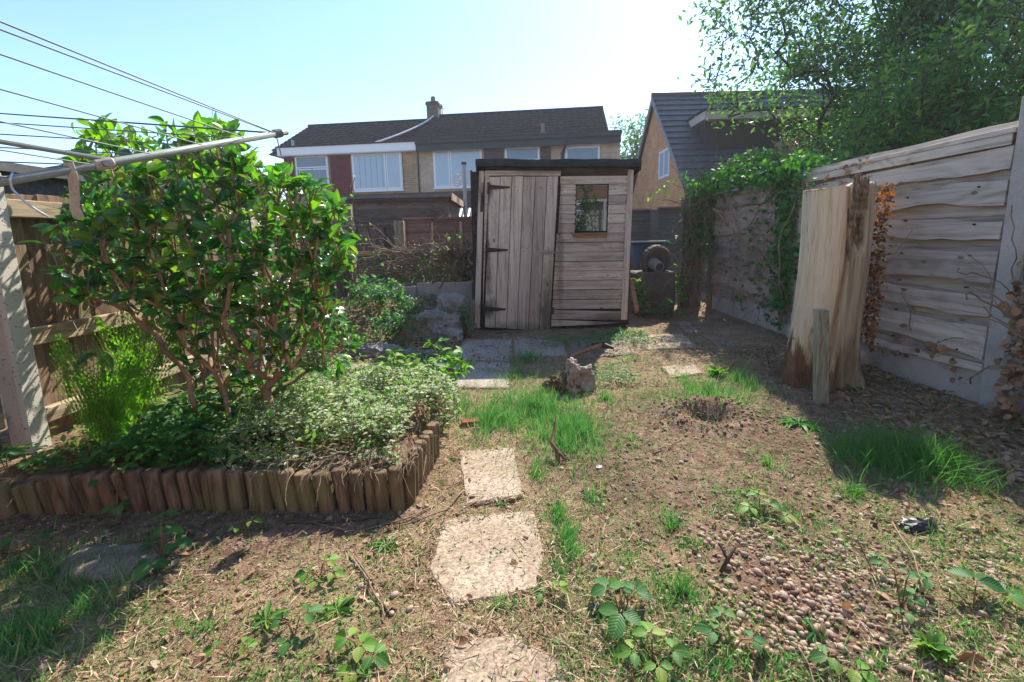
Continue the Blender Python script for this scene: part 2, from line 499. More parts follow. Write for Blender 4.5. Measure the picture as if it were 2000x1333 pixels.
MW['timber_x'] = m_wood('old_rail_timber', (0.13, 0.1, 0.07), (0.27, 0.2, 0.135), (0.38, 0.3, 0.2), 'X')
MW['logs'] = m_wood('palisade_log', (0.07, 0.044, 0.027), (0.175, 0.112, 0.066), (0.29, 0.195, 0.118), 'Z', across=30, var=0.45, moss=(0.16, 0.165, 0.06), stain=(0.045, 0.032, 0.022), stain_lo=0.5)
MW['handle'] = m_wood('tool_handle', (0.17, 0.09, 0.04), (0.3, 0.17, 0.08), (0.38, 0.23, 0.12), 'X', knots=False)
CONC = m_noise('concrete', [(0.3, (0.33, 0.295, 0.25)), (0.5, (0.43, 0.39, 0.335)), (0.7, (0.5, 0.455, 0.395))], 3.5, 0.9, 0.3, 0.004, 90, fine_amt=0.16)
CONC_RED = m_noise('pinkish_concrete', [(0.3, (0.22, 0.17, 0.145)), (0.55, (0.3, 0.235, 0.205)), (0.75, (0.36, 0.3, 0.26))], 4, 0.9, 0.35, 0.006, 70)
def m_pitted():
    m, nt, out = new_mat('pitted_post_concrete')
    co = nd(nt, 'TexCoord').outputs['Object']
    v = nd(nt, 'TexVoronoi', {'Vector': co, 'Scale': 55.0}).outputs['Distance']
    a = tex(nt, co, 40, 3)
    pit = nd(nt, 'MapRange', {0: math_(nt, 'ADD', v, math_(nt, 'MULTIPLY', a, 0.5)), 1: 0.36, 2: 0.48}).outputs[0]
    c = ramp(nt, pit, [(0.0, (0.3, 0.27, 0.23)), (1.0, (0.56, 0.52, 0.46))])
    c = mixc(nt, 1.0, c, ramp(nt, tex(nt, co, 3, 4), [(0.3, (0.85, 0.85, 0.83)), (0.7, (1.05, 1.04, 1.0))]), 'MULTIPLY')
    finish(nt, out, c, 0.9, pit, 0.8, 0.004)
    return m
POST_L = m_pitted()
def m_slab(name, base, pale, dark):
    m, nt, out = new_mat(name)
    co = nd(nt, 'TexCoord').outputs['Object']
    v = nd(nt, 'TexVoronoi', {'Vector': co, 'Scale': 130.0})
    n = tex(nt, co, 4, 6, 0.6); n2 = tex(nt, co, 9, 7, 0.75)
    c = ramp(nt, n, [(0.3, dark), (0.5, base), (0.7, pale)])
    sp = nd(nt, 'SeparateXYZ', {0: v.outputs['Color']}).outputs[0]
    c = mixc(nt, 1.0, c, ramp(nt, sp, [(0.0, (0.6, 0.55, 0.5)), (0.5, (0.95, 0.93, 0.9)), (1.0, (1.35, 1.3, 1.22))]), 'MULTIPLY')
    dirt = nd(nt, 'MapRange', {0: n2, 1: 0.49, 2: 0.7, 4: 0.6}).outputs[0]
    c = mixc(nt, dirt, c, (0.2, 0.14, 0.095))
    finish(nt, out, c, 0.9, math_(nt, 'SUBTRACT', n2, math_(nt, 'MULTIPLY', v.outputs['Distance'], 0.5)), 0.5, 0.004)
    return m
SLAB = m_slab('exposed_aggregate_slab', (0.36, 0.285, 0.21), (0.44, 0.36, 0.28), (0.26, 0.195, 0.14))
SLAB_G = m_slab('grey_slab', (0.35, 0.305, 0.255), (0.43, 0.385, 0.33), (0.25, 0.21, 0.17))
SLAB_R = m_slab('red_grey_slab', (0.27, 0.2, 0.165), (0.33, 0.26, 0.22), (0.2, 0.15, 0.12))
STONE = m_noise('rockery_stone', [(0.3, (0.19, 0.165, 0.135)), (0.5, (0.32, 0.285, 0.235)), (0.72, (0.42, 0.385, 0.33))], 5, 0.92, 0.8, 0.03, 40)
STONE_Y = m_noise('yellow_stone', [(0.3, (0.22, 0.16, 0.09)), (0.7, (0.42, 0.33, 0.2))], 6, 0.92, 0.6, 0.02, 40)
STONE_G = m_noise('pale_grey_rubble', [(0.3, (0.22, 0.19, 0.17)), (0.7, (0.42, 0.37, 0.33))], 6, 0.92, 0.6, 0.02, 40)
FELT = m_noise('roofing_felt', [(0.3, (0.02, 0.024, 0.022)), (0.7, (0.055, 0.06, 0.055))], 10, 0.95, 0.5, 0.006, 120)
FELT_G = m_noise('grey_roofing_felt', [(0.3, (0.10, 0.095, 0.09)), (0.7, (0.17, 0.16, 0.15))], 8, 0.95, 0.4, 0.006, 120)
IRON = m_noise('rusty_iron', [(0.35, (0.03, 0.026, 0.024)), (0.65, (0.075, 0.055, 0.045))], 30, 0.7, 0.3, 0.002, 120, 0.4, 0.3)
GALV = m_plain('galvanised_steel', (0.3, 0.3, 0.29), 0.5, 0.5, 0.6)
WHITE = m_plain('white_upvc', (0.78, 0.79, 0.8), 0.4, 0.4, 0, 0.03)
PALE = m_plain('white_panel', (0.66, 0.65, 0.62), 0.6, 0.3, 0, 0.05)
BLACKP = m_plain('black_plastic', (0.015, 0.015, 0.016), 0.45, 0.5)
BARK = m_noise('bark', [(0.3, (0.05, 0.036, 0.027)), (0.7, (0.13, 0.1, 0.075))], 14, 0.95, 0.7, 0.01, 70)
BARK_T = m_noise('camellia_stem', [(0.3, (0.2, 0.115, 0.07)), (0.7, (0.4, 0.26, 0.17))], 14, 0.85, 0.4, 0.004, 70)
TWIG = m_noise('dry_twig', [(0.3, (0.17, 0.11, 0.07)), (0.7, (0.36, 0.26, 0.18))], 12, 0.9, 0.4, 0.003, 70)
STEM_G = m_plain('green_stem', (0.1, 0.14, 0.035), 0.6)
STEM_R = m_plain('reddish_stem', (0.2, 0.1, 0.05), 0.6)
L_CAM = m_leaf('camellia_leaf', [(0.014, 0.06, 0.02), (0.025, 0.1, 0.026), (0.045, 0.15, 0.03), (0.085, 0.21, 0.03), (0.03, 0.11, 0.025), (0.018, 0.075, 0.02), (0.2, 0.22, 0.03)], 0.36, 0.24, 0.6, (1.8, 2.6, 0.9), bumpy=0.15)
L_CAM_Y = m_leaf('young_sunlit_camellia_leaf', [(0.07, 0.2, 0.02), (0.13, 0.29, 0.025), (0.2, 0.34, 0.03)], 0.45, 0.3, 0.5, (1.7, 1.9, 0.6))
L_BRAM = m_leaf('bramble_leaf', [(0.035, 0.12, 0.03), (0.055, 0.17, 0.04), (0.1, 0.22, 0.05)], 0.4, 0.5, 0.3, (1.4, 1.9, 0.9), bumpy=0.18)
L_WEED = m_leaf('weed_leaf', [(0.05, 0.15, 0.03), (0.09, 0.23, 0.035), (0.16, 0.31, 0.045), (0.26, 0.32, 0.06)], 0.42, 0.5, 0.3, (1.35, 1.75, 0.8), bumpy=0.15)
L_NET = m_leaf('nettle_leaf', [(0.035, 0.13, 0.045), (0.06, 0.2, 0.06), (0.12, 0.28, 0.08)], 0.38, 0.5, 0.35, (1.6, 1.9, 0.7), bumpy=0.15)
L_IVY = m_leaf('ivy_leaf', [(0.025, 0.09, 0.02), (0.04, 0.15, 0.028), (0.09, 0.22, 0.035)], 0.36, 0.55, 0.28, (1.8, 2.1, 0.6))
L_VAR = m_leaf('variegated_leaf', [(0.06, 0.14, 0.05), (0.12, 0.22, 0.07), (0.24, 0.33, 0.12), (0.42, 0.45, 0.25)], 0.36, 0.5, 0.35, (1.3, 1.5, 0.8), vein=0.1, edge=(0.58, 0.6, 0.38))
L_FERN = m_leaf('fern_pinna', [(0.07, 0.22, 0.025), (0.12, 0.32, 0.03), (0.2, 0.4, 0.04)], 0.5, 0.6, 0.2, (1.5, 1.6, 0.6))
L_TREE = m_leaf('tree_leaf', [(0.03, 0.085, 0.025), (0.05, 0.13, 0.032), (0.085, 0.18, 0.042), (0.15, 0.22, 0.06), (0.06, 0.14, 0.04)], 0.4, 0.5, 0.35, (1.5, 1.9, 0.8))
L_TREE2 = m_leaf('distant_tree_leaf', [(0.045, 0.12, 0.03), (0.08, 0.19, 0.04), (0.14, 0.26, 0.055)], 0.42, 0.6, 0.3, (1.6, 1.7, 0.6))
L_DEAD = m_leaf('dead_leaf', [(0.15, 0.085, 0.045), (0.27, 0.165, 0.09), (0.4, 0.27, 0.16), (0.34, 0.28, 0.2)], 0.22, 0.8, 0.15, (1.3, 1.0, 0.7), vein=0.1)
L_ORANGE = m_leaf('orange_dead_leaf', [(0.1, 0.05, 0.025), (0.17, 0.08, 0.03), (0.3, 0.14, 0.035), (0.42, 0.22, 0.05)], 0.42, 0.8, 0.15, (1.5, 1.1, 0.5), vein=0.1)
L_GRASS = m_leaf('grass_blade', [(0.035, 0.145, 0.045), (0.06, 0.21, 0.06), (0.095, 0.26, 0.075), (0.16, 0.3, 0.1), (0.36, 0.34, 0.17)], 0.4, 0.5, 0.3, (1.25, 1.75, 0.8), vein=0)
L_GRASS_D = m_leaf('shaded_grass_blade', [(0.05, 0.16, 0.04), (0.075, 0.22, 0.05), (0.1, 0.26, 0.06)], 0.42, 0.5, 0.3, (1.5, 1.8, 0.7), vein=0)
L_STRAW = m_leaf('straw', [(0.17, 0.095, 0.055), (0.29, 0.185, 0.11), (0.46, 0.33, 0.21), (0.64, 0.51, 0.36)], 0.15, 0.8, 0.15, (1.1, 1.0, 0.8), vein=0)
L_MOSS = m_leaf('tiny_weed_leaf', [(0.07, 0.16, 0.03), (0.12, 0.23, 0.045), (0.2, 0.29, 0.07)], 0.35, 0.6, 0.2, (1.4, 1.6, 0.6), vein=0)
PEBBLE = None
def m_pebble():
    m, nt, out = new_mat('river_pebble')
    isl = nd(nt, 'NewGeometry').outputs['Random Per Island']
    co = nd(nt, 'TexCoord').outputs['Object']
    c = ramp(nt, isl, [(0.0, (0.13, 0.07, 0.045)), (0.25, (0.3, 0.175, 0.11)), (0.5, (0.42, 0.27, 0.175)), (0.75, (0.3, 0.22, 0.17)), (1.0, (0.52, 0.4, 0.29))])
    n = tex(nt, co, 60, 4, 0.6)
    c = mixc(nt, 1.0, c, ramp(nt, n, [(0.3, (0.72, 0.7, 0.68)), (0.7, (1.1, 1.1, 1.1))]), 'MULTIPLY')
    finish(nt, out, c, 0.75, n, 0.2, 0.002)
    return m
PEBBLE = m_pebble()
def m_soil():
    m, nt, out = new_mat('garden_soil')
    co = nd(nt, 'TexCoord').outputs['Object']
    zone = nd(nt, 'Attribute', attribute_name='litter').outputs['Fac']
    a = tex(nt, co, 2.5, 6, 0.65); b = tex(nt, co, 28, 6, 0.7); c3 = tex(nt, co, 140, 4, 0.7)
    soil = ramp(nt, b, [(0.3, (0.085, 0.052, 0.036)), (0.5, (0.205, 0.136, 0.096)), (0.7, (0.37, 0.262, 0.19))])
    lit = ramp(nt, c3, [(0.3, (0.11, 0.07, 0.043)), (0.5, (0.31, 0.217, 0.138)), (0.72, (0.58, 0.445, 0.305))])
    green = ramp(nt, c3, [(0.3, (0.06, 0.08, 0.025)), (0.7, (0.17, 0.2, 0.075))])
    f = nd(nt, 'MapRange', {0: math_(nt, 'ADD', math_(nt, 'ADD', math_(nt, 'MULTIPLY', zone, 0.9), math_(nt, 'MULTIPLY', a, 0.8)), math_(nt, 'MULTIPLY', b, 0.5)), 1: 0.85, 2: 1.35}).outputs[0]
    c = mixc(nt, f, soil, lit)
    g = nd(nt, 'MapRange', {0: tex(nt, co, 5.5, 5, 0.65), 1: 0.5, 2: 0.68, 4: 0.5}).outputs[0]
    c = mixc(nt, math_(nt, 'MULTIPLY', g, math_(nt, 'ADD', f, 0.15)), c, green)
    c = mixc(nt, 1.0, c, ramp(nt, tex(nt, co, 1.6, 5, 0.6), [(0.34, (0.78, 0.73, 0.69)), (0.5, (1.08, 1.05, 1.02)), (0.66, (1.25, 1.22, 1.18))]), 'MULTIPLY')
    c = mixc(nt, 1.0, c, ramp(nt, tex(nt, co, 11, 6, 0.7), [(0.34, (0.62, 0.56, 0.5)), (0.5, (1.05, 1.03, 1.0)), (0.7, (1.25, 1.24, 1.22))]), 'MULTIPLY')
    h = math_(nt, 'ADD', math_(nt, 'MULTIPLY', b, 0.6), math_(nt, 'MULTIPLY', c3, 0.4))
    finish(nt, out, c, 0.95, h, 1.0, 0.035, 0.15)
    return m
SOIL = m_soil()
BRICK_Y = m_brick('buff_brick', (0.33, 0.185, 0.08), (0.47, 0.29, 0.14), (0.38, 0.31, 0.23))
BRICK_R = m_brick('tile_hung_red', (0.135, 0.022, 0.024), (0.175, 0.034, 0.034), (0.06, 0.015, 0.016), bw=0.17, bh=0.115, ms=0.008)
BRICK_P = m_brick('pale_buff_brick', (0.40, 0.28, 0.17), (0.5, 0.37, 0.24), (0.46, 0.41, 0.34))
BRICK_O = m_brick('orange_brick', (0.58, 0.25, 0.085), (0.68, 0.34, 0.13), (0.56, 0.38, 0.24), plane='YZ')
BRICK_H = m_brick('back_house_brick', (0.27, 0.12, 0.075), (0.36, 0.18, 0.11), (0.4, 0.35, 0.3))
DARKCLAD = m_wood('dark_house_cladding', (0.045, 0.03, 0.025), (0.08, 0.055, 0.045), (0.11, 0.08, 0.065), 'X', var=0.2)
TILE = m_noise('roof_tile', [(0.3, (0.010, 0.010, 0.011)), (0.55, (0.021, 0.020, 0.022)), (0.75, (0.05, 0.045, 0.042))], 9, 0.95, 0.4, 0.01, 40, 0.0)
TILE2 = m_noise('slate_grey_tile', [(0.3, (0.085, 0.08, 0.08)), (0.7, (0.14, 0.132, 0.13))], 5, 0.55, 0.3, 0.01, 40, 0.4)
FASCIA_D = m_plain('dark_green_fascia', (0.02, 0.028, 0.03), 0.6)
CURTAIN = m_plain('window_blind', (0.42, 0.47, 0.5), 0.6, 0.3, 0, 0.04)
GLASS_H = m_glass('house_glass', (0.10, 0.13, 0.16), 0.04, 0.8)
GLASS_B = m_glass('blind_behind_glass', (0.36, 0.44, 0.50), 0.08, 0.6)
GLASS_S = m_glass('shed_window_glass', (0.014, 0.02, 0.017), 0.015, 1.0)
CLAY = m_noise('terracotta', [(0.3, (0.2, 0.09, 0.06)), (0.7, (0.36, 0.19, 0.13))], 10, 0.9, 0.3, 0.005, 60)

# ------------------------------------------------------------------ ground
def axis(fine_lo, fine_hi, step, lo, hi):
    a = list(np.arange(fine_lo, fine_hi + 1e-6, step))
    s, x = step, fine_hi
    while x < hi: s *= 1.5; x += s; a.append(min(x, hi))
    s, x, pre = step, fine_lo, []
    while x > lo: s *= 1.5; x -= s; pre.append(max(x, lo))
    return pre[::-1] + a
bare = [(at(1230, 900, Z=0), 0.55), (at(1450, 880, Z=0), 0.6), (at(1560, 790, Z=0), 0.45), (at(1590, 1170, Z=0), 0.34), (at(1700, 720, Z=0), 0.4), (at(400, 1040, Z=0), 0.3), (at(650, 1010, Z=0), 0.3), (at(1330, 800, Z=0), 0.4)]
def litter(x, y):
    v = 1.0
    for c, r in bare:
        v -= 0.9 * math.exp(-((x - c.x) ** 2 + (y - c.y) ** 2) / (r * r))
    if y > 3.2: v -= 0.35
    if x < -0.42 and 1.6 < y < 4: v -= 0.7
    return max(0, v)
gx = axis(-2.8, 3.1, 0.03, -120, 120); gy = axis(0.6, 7.6, 0.03, -50, 160)
mb = MB(); lit_v = []
for y in gy:
    for x in gx:
        mb.v.append((x, y, gh(x, y))); lit_v.append(litter(x, y))
nx = len(gx)
for j in range(len(gy) - 1):
    for i in range(nx - 1):
        a = j * nx + i; mb.f.append((a, a + 1, a + nx + 1, a + nx))
me = bpy.data.meshes.new('ground'); me.from_pydata(mb.v, [], mb.f); me.materials.append(SOIL)
at_ = me.attributes.new('litter', 'FLOAT', 'POINT'); at_.data.foreach_set('value', lit_v)
me.polygons.foreach_set('use_smooth', [True] * len(me.polygons))
tag(link('ground', me), 'brown garden soil strewn with straw, moss and dry litter', kind='structure')

# ------------------------------------------------------------------ thin haze volume added to lift the shadows
HZ = MB().box((-125, -55, -1.2), (125, 165, 11.5))
hm_, hnt, hout = new_mat('shadow_lift_haze')
hv = nd(hnt, 'VolumePrincipled', {'Color': (0.9, 0.93, 1.0), 'Density': 0.002, 'Anisotropy': 0.2})
hnt.links.new(hv.outputs[0], hout.inputs['Volume'])
tag(HZ.build('haze', hm_), 'thin haze added over the garden and houses to lift the shadows', kind='stuff')

# ------------------------------------------------------------------ house with two halves beyond the back fence
Yl, Yr = 18.8, 17.3
PL = at(540, 290, Y=Yl); PR = at(1213, 262, Y=Yr)
hrz = math.atan2(PR.y - PL.y, PR.x - PL.x)
hu_, hn_ = Vector((math.cos(hrz), math.sin(hrz), 0)), Vector((-math.sin(hrz), math.cos(hrz), 0))
HO = Vector((PL.x, PL.y, 0))
def hpt(x, y, v=0.0):
    """photo pixel -> (u, z) on the house's plane at depth v behind its eaves line"""
    r = Vector(ray(x, y)); o = Vector((0, 0, CAM_H)) - HO
    t = (v - o.dot(hn_)) / r.dot(hn_)
    p = o + r * t
    return p.dot(hu_), p.z
house = thing('semi_detached_house', 'pair of brick houses with dark tiled roof and chimney, one half red tile-hung', 'house', HO, hrz)
WV = 0.35                                             # wall stands behind the eaves line
def hbox(mb, x0, y0, x1, y1, v0, v1, at_v=WV):
    u0, z1 = hpt(x0, y0, at_v); u1, z0 = hpt(x1, y1, at_v)
    return mb.box((u0, v0, z0), (u1, v1, z1))
Utot = (PR - PL).length
u_split = hpt(812, 285)[0]; u_wl = hpt(556, 320, WV)[0]; u_wr = hpt(1211, 290, WV)[0]
zt_l = hpt(680, 284)[1]; zt_r = hpt(1000, 270)[1]
zt = (zt_l + zt_r) / 2
MB().box((u_wl, WV, 0), (u_split - 0.02, 7.5, zt - 0.15)).build('wall', BRICK_Y, house, True)
MB().box((u_split - 0.02, WV, 0), (u_wr, 7.5, zt - 0.15)).build('wall', BRICK_P, house, True)
for (x0, x1, m) in ((556, 574, BRICK_R), (646, 684, BRICK_R), (946, 984, DARKCLAD), (1056, 1076, DARKCLAD)):
    u0, u1 = hpt(x0, 320, WV)[0], hpt(x1, 320, WV)[0]
    MB().box((u0, WV - 0.05, 0.6), (u1, WV, zt - 0.16)).build('cladding', m, house, True)
u0, u1 = hpt(600, 400, WV)[0], hpt(1212, 400, WV)[0]
MB().box((u0, WV - 0.06, 0.4), (u1, WV - 0.003, hpt(900, 374, WV)[1])).build('cladding', DARKCLAD, house, True)
MB().box((u_split - 0.06, WV - 0.07, 0.3), (u_split - 0.02, WV - 0.004, zt - 0.16)).build('downpipe', FASCIA_D, house, True)
MB().box((0, 0, zt - 0.27), (u_split, 0.03, zt + 0.02)).build('fascia', WHITE, house, True)
MB().box((0.02, 0.03, zt - 0.30), (u_split, WV, zt - 0.27)).build('soffit', PALE, house, True)
fr = MB().box((u_split, -0.03, zt - 0.34), (Utot, 0.02, zt - 0.02)); fr.build('fascia', FASCIA_D, house, True)
gt = MB().tube([(u_split, -0.09, zt - 0.05), (Utot, -0.09, zt - 0.05)], 0.065, 8); gt.build('gutter', FASCIA_D, house, True)
MB().box((-0.03, -0.05, zt + 0.02), (u_split, 2.0, zt + 0.07)).build('flat_roof', FELT, house, True)
MB().box((u_split + 0.003, -0.12, zt - 0.02), (Utot + 0.03, 2.0, zt + 0.09)).build('flat_roof', FELT, house, True)
def tiled(mb, u0, u1, v0, z0, v1, z1, ncol, nrow, amp, step, cuts=6, skew=0.0):
    """pitched roof: courses that step and tiles that roll"""
    n = int((u1 - u0) / ncol * cuts); sl = Vector((0, v1 - v0, z1 - z0)); L = sl.length; nn = Vector((0, -sl.z, sl.y)) / L
    o = len(mb.v); rows = []
    for r in range(nrow):
        rows += [(r / nrow, step), ((r + 0.999) / nrow, 0.0)]
    for (t, h) in rows:
        for i in range(n + 1):
            u = u0 + (u1 - u0) * i / n + skew * t
            k = abs(math.sin(math.pi * (i / cuts))) * amp
            mb.v.append((u, v0 + sl.y * t + nn.y * (h + k), z0 + sl.z * t + nn.z * (h + k)))
    for j in range(len(rows) - 1):
        for i in range(n):
            a = o + j * (n + 1) + i; mb.f.append((a, a + 1, a + n + 2, a + n + 1))
RV = 4.6
ur0, zr0 = hpt(602, 240, RV); ur1, zr1 = hpt(1178, 219, RV); zr = (zr0 + zr1) / 2
us = hpt(838, 230, RV)[0]
for (a, b, dz, sk) in ((ur0, us, -0.1, 0.0), (us + 0.01, ur1, 0.06, 0.0)):
    m_ = MB(); tiled(m_, a, b, 1.15, zt + 0.08, RV, zr + dz, 0.3, 11, 0.035, 0.03)
    rf = m_.build('roof', TILE, house, True)
    rdg = MB().tube([(a, RV, zr + dz + 0.02), (b, RV, zr + dz + 0.02)], 0.09, 8); rdg.build('ridge_tiles', TILE, rf, True)
    g_ = MB().add([(a, 1.15, zt), (b, 1.15, zt), (b, 2 * RV - 1.15, zt), (a, 2 * RV - 1.15, zt), (a + 0.05, RV, zr + dz - 0.06), (b - 0.05, RV, zr + dz - 0.06)],
                  [(0, 3, 4), (1, 5, 2), (3, 2, 5, 4), (0, 1, 2, 3)])
    g_.build('roof_gable', BRICK_Y, rf, True)
cu0, cz1 = hpt(836, 202, RV); cu1, _z = hpt(858, 202, RV)
chm = MB().box((cu0, RV - 0.3, zr - 0.6), (cu1, RV + 0.3, cz1)).build('chimney', m_brick('chimney_brick', (0.11, 0.075, 0.05), (0.16, 0.11, 0.075), (0.14, 0.12, 0.1)), house, True)
MB().box((cu0 - 0.04, RV - 0.34, cz1 - 0.16), (cu1 + 0.04, RV + 0.34, cz1 - 0.05)).build('chimney_band', BARK, chm, True)
cm = (cu0 + cu1) / 2
MB().tube([(cm - 0.02, RV, cz1 - 0.02), (cm - 0.02, RV, cz1 + 0.27)], [0.13, 0.1], 10).build('chimney_pot', m_plain('pot_grey', (0.12, 0.11, 0.1), 0.8), chm, True)
an = MB().tube([(cu1 + 0.12, RV, zr - 0.2), (cu1 + 0.12, RV, zr + 0.62)], 0.02, 5)
an.tube([(cu1 - 0.05, RV, zr + 0.42), (cu1 + 0.22, RV, zr + 0.42)], 0.012, 4); an.tube([(cu1 + 0.05, RV, zr + 0.5), (cu1 + 0.2, RV, zr + 0.5)], 0.012, 4)
an.build('aerial', IRON, house, True)
cb = []
for i in range(13):
    t = i / 12
    cb.append((us + 0.3 - 1.7 * t ** 2.0, RV - 0.05 - 3.5 * t, zr + 0.17 - (zr - zt - 0.08) * t))
MB().tube(cb, 0.035, 5).build('cable', m_plain('cable_white', (0.7, 0.66, 0.62), 0.6), house, True)
fu, fz = hpt(1060, 257, 1.2)
MB().tube([(fu, 1.2, zt), (fu, 1.2, fz + 0.3)], [0.1, 0.08], 8).build('flue', CLAY, house, True)
fu, fz = hpt(572, 283, 0.6)
MB().tube([(fu, 0.6, zt), (fu, 0.6, zt + 0.42)], 0.06, 8).build('vent_pipe', GALV, house, True)
fu = hpt(1098, 280, WV)[0]
MB().tube([(fu + 0.12, -0.06, zt - 0.1), (fu + 0.12, -0.02, zt - 0.35), (fu, WV - 0.06, zt - 0.6), (fu, WV - 0.06, 0.2)], 0.055, 8).build('downpipe', FASCIA_D, house, True)
def hwin(x0, y0, x1, y1, panes, gm, head):
    """window: white infill panel above, frame bars, panes (fractions of the frame)"""
    u0, z1 = hpt(x0, y0, WV); u1, z0 = hpt(x1, y1, WV)
    fm = MB(); fw = 0.06
    fm.box((u0, WV - 0.07, z0), (u1, WV - 0.055, z0 + fw)); fm.box((u0, WV - 0.07, z1 - fw), (u1, WV - 0.055, z1))
    fm.box((u0, WV - 0.07, z0 + fw), (u0 + fw, WV - 0.055, z1 - fw)); fm.box((u1 - fw, WV - 0.07, z0 + fw), (u1, WV - 0.055, z1 - fw))
    for (a, b, c, d, *_) in panes:
        A, B = u0 + (u1 - u0) * a, u0 + (u1 - u0) * c; Cz, D = z1 - (z1 - z0) * b, z1 - (z1 - z0) * d
        w = 0.05
        fm.box((A, WV - 0.095, Cz - w), (B, WV - 0.071, Cz)); fm.box((A, WV - 0.095, D), (B, WV - 0.071, D + w))
        fm.box((A, WV - 0.095, D + w), (A + w, WV - 0.071, Cz - w)); fm.box((B - w, WV - 0.095, D + w), (B, WV - 0.071, Cz - w))
    w_ = fm.build('window', WHITE, house, True)
    MB().box((u0 - 0.02, WV - 0.054, z1), (u1 + 0.02, WV - 0.004, head)).build('infill_panel', PALE, w_, True)
    MB().box((u0 - 0.03, WV - 0.12, z0 - 0.05), (u1 + 0.03, WV - 0.004, z0)).build('sill', WHITE, w_, True)
    for (a, b, c, d, *g) in panes:
        A, B = u0 + (u1 - u0) * a, u0 + (u1 - u0) * c; Cz, D = z1 - (z1 - z0) * b, z1 - (z1 - z0) * d
        MB().box((A + 0.02, WV - 0.085, D + 0.02), (B - 0.02, WV - 0.078, Cz - 0.02)).build('pane', g[0] if g else gm, w_, True)
    return w_
hd = zt - 0.17
hwin(577, 306, 646, 365, [(0.02, 0.02, 0.98, 0.4), (0.02, 0.42, 0.98, 0.98)], GLASS_H, hd)
w_ = hwin(687, 300, 789, 371, [(0.02, 0.03, 0.68, 0.97), (0.69, 0.03, 0.98, 0.97)], GLASS_B, hd)
u0, z1 = hpt(687, 300, WV); u1, z0 = hpt(789, 371, WV)
for k in range(5):
    uu = u0 + 0.1 + (u1 - u0) * (0.1 + 0.115 * k)
    MB().box((uu, WV - 0.0865, z0 + 0.12), (uu + 0.02, WV - 0.0855, z1 - 0.12)).build('blind_edge', m_plain('blind_gap', (0.2, 0.24, 0.28), 0.6) if k == 0 else bpy.data.materials['blind_gap'], w_, True)
hwin(846, 294, 944, 365, [(0.02, 0.02, 0.34, 0.98), (0.35, 0.02, 0.98, 0.98)], GLASS_B, hd)
hwin(986, 290, 1055, 350, [(0.02, 0.02, 0.98, 0.42), (0.02, 0.45, 0.98, 0.98)], GLASS_H, hd)
hwin(1104, 288, 1171, 350, [(0.02, 0.02, 0.98, 0.45), (0.02, 0.48, 0.98, 0.98)], GLASS_H, hd)

# ------------------------------------------------------------------ chalet house with the orange gable
GX = 4.35
apex = at(1281, 188, X=GX)
eF = at(1352, 372, X=GX)                                 # a point on the front verge
sl_ = (apex.z - eF.z) / (apex.y - eF.y)
zE = 2.0; yF = apex.y - (apex.z - zE) / sl_; yB = 2 * apex.y - yF
ch = thing('gabled_house', 'steep roofed house with orange brick gable and grey tiles behind the ivy covered fence', 'house', (GX, apex.y, 0))
ya, yb, za = yF - apex.y, yB - apex.y, apex.z
W2 = 9.0
MB().add([(0, ya + 0.3, 0), (0, yb - 0.3, 0), (0, yb - 0.3, zE), (0, 0, za - 0.12), (0, ya + 0.3, zE),
          (W2, ya + 0.3, 0), (W2, yb - 0.3, 0), (W2, yb - 0.3, zE), (W2, 0, za - 0.12), (W2, ya + 0.3, zE)],
         [(0, 1, 2, 3, 4), (5, 9, 8, 7, 6), (0, 4, 9, 5), (1, 6, 7, 2), (4, 3, 8, 9), (3, 2, 7, 8)]).build('wall', BRICK_O, ch, True)
r_ = MB(); tiled(r_, -0.12, W2, ya, zE - 0.05, -0.02, za, 0.3, 17, 0.004, 0.035, cuts=2)
rf = r_.build('roof', TILE2, ch, True)
r_ = MB(); r_.add([(-0.12, yb, zE - 0.05), (W2, yb, zE - 0.05), (W2, 0.02, za), (-0.12, 0.02, za)], [(0, 1, 2, 3)]); r_.build('rear_slope', TILE2, rf, True)
MB().tube([(-0.12, 0, za + 0.02), (W2, 0, za + 0.02)], 0.09, 8).build('ridge_tiles', TILE2, rf, True)
bg = MB(); bg.quadbox([(-0.13, ya, zE - 0.2), (-0.09, ya, zE - 0.2), (-0.09, ya, zE - 0.04), (-0.13, ya, zE - 0.04)], (0, -ya, za - zE + 0.02))
bg.quadbox([(-0.13, yb, zE - 0.2), (-0.09, yb, zE - 0.2), (-0.09, yb, zE - 0.04), (-0.13, yb, zE - 0.04)], (0, -yb, za - zE + 0.02))
bg.build('bargeboard', m_plain('grey_bargeboard', (0.3, 0.28, 0.27), 0.6), ch, True)
ws = MB(); pA = at(1289, 297, X=GX); pB = at(1308, 347, X=GX)
y0, y1 = pB.y - apex.y, pA.y - apex.y; z0, z1 = min(pA.z, pB.z) - 0.0, max(pA.z, pB.z)
z0 = at(1298, 348, X=GX).z; z1 = at(1298, 293, X=GX).z
for (a, b, c, d) in ((y0, y1, z0, z0 + 0.07), (y0, y1, z1 - 0.07, z1), (y0, y0 + 0.07, z0 + 0.07, z1 - 0.07), (y1 - 0.07, y1, z0 + 0.07, z1 - 0.07), ((y0 + y1) / 2 - 0.035, (y0 + y1) / 2 + 0.035, z0 + 0.07, z1 - 0.07)):
    ws.box((-0.03, a, c), (-0.004, b, d))
wn = ws.build('window', WHITE, ch, True)
MB().box((-0.02, y0 + 0.03, z0 + 0.03), (-0.012, y1 - 0.03, z1 - 0.03)).build('pane', GLASS_B, wn, True)
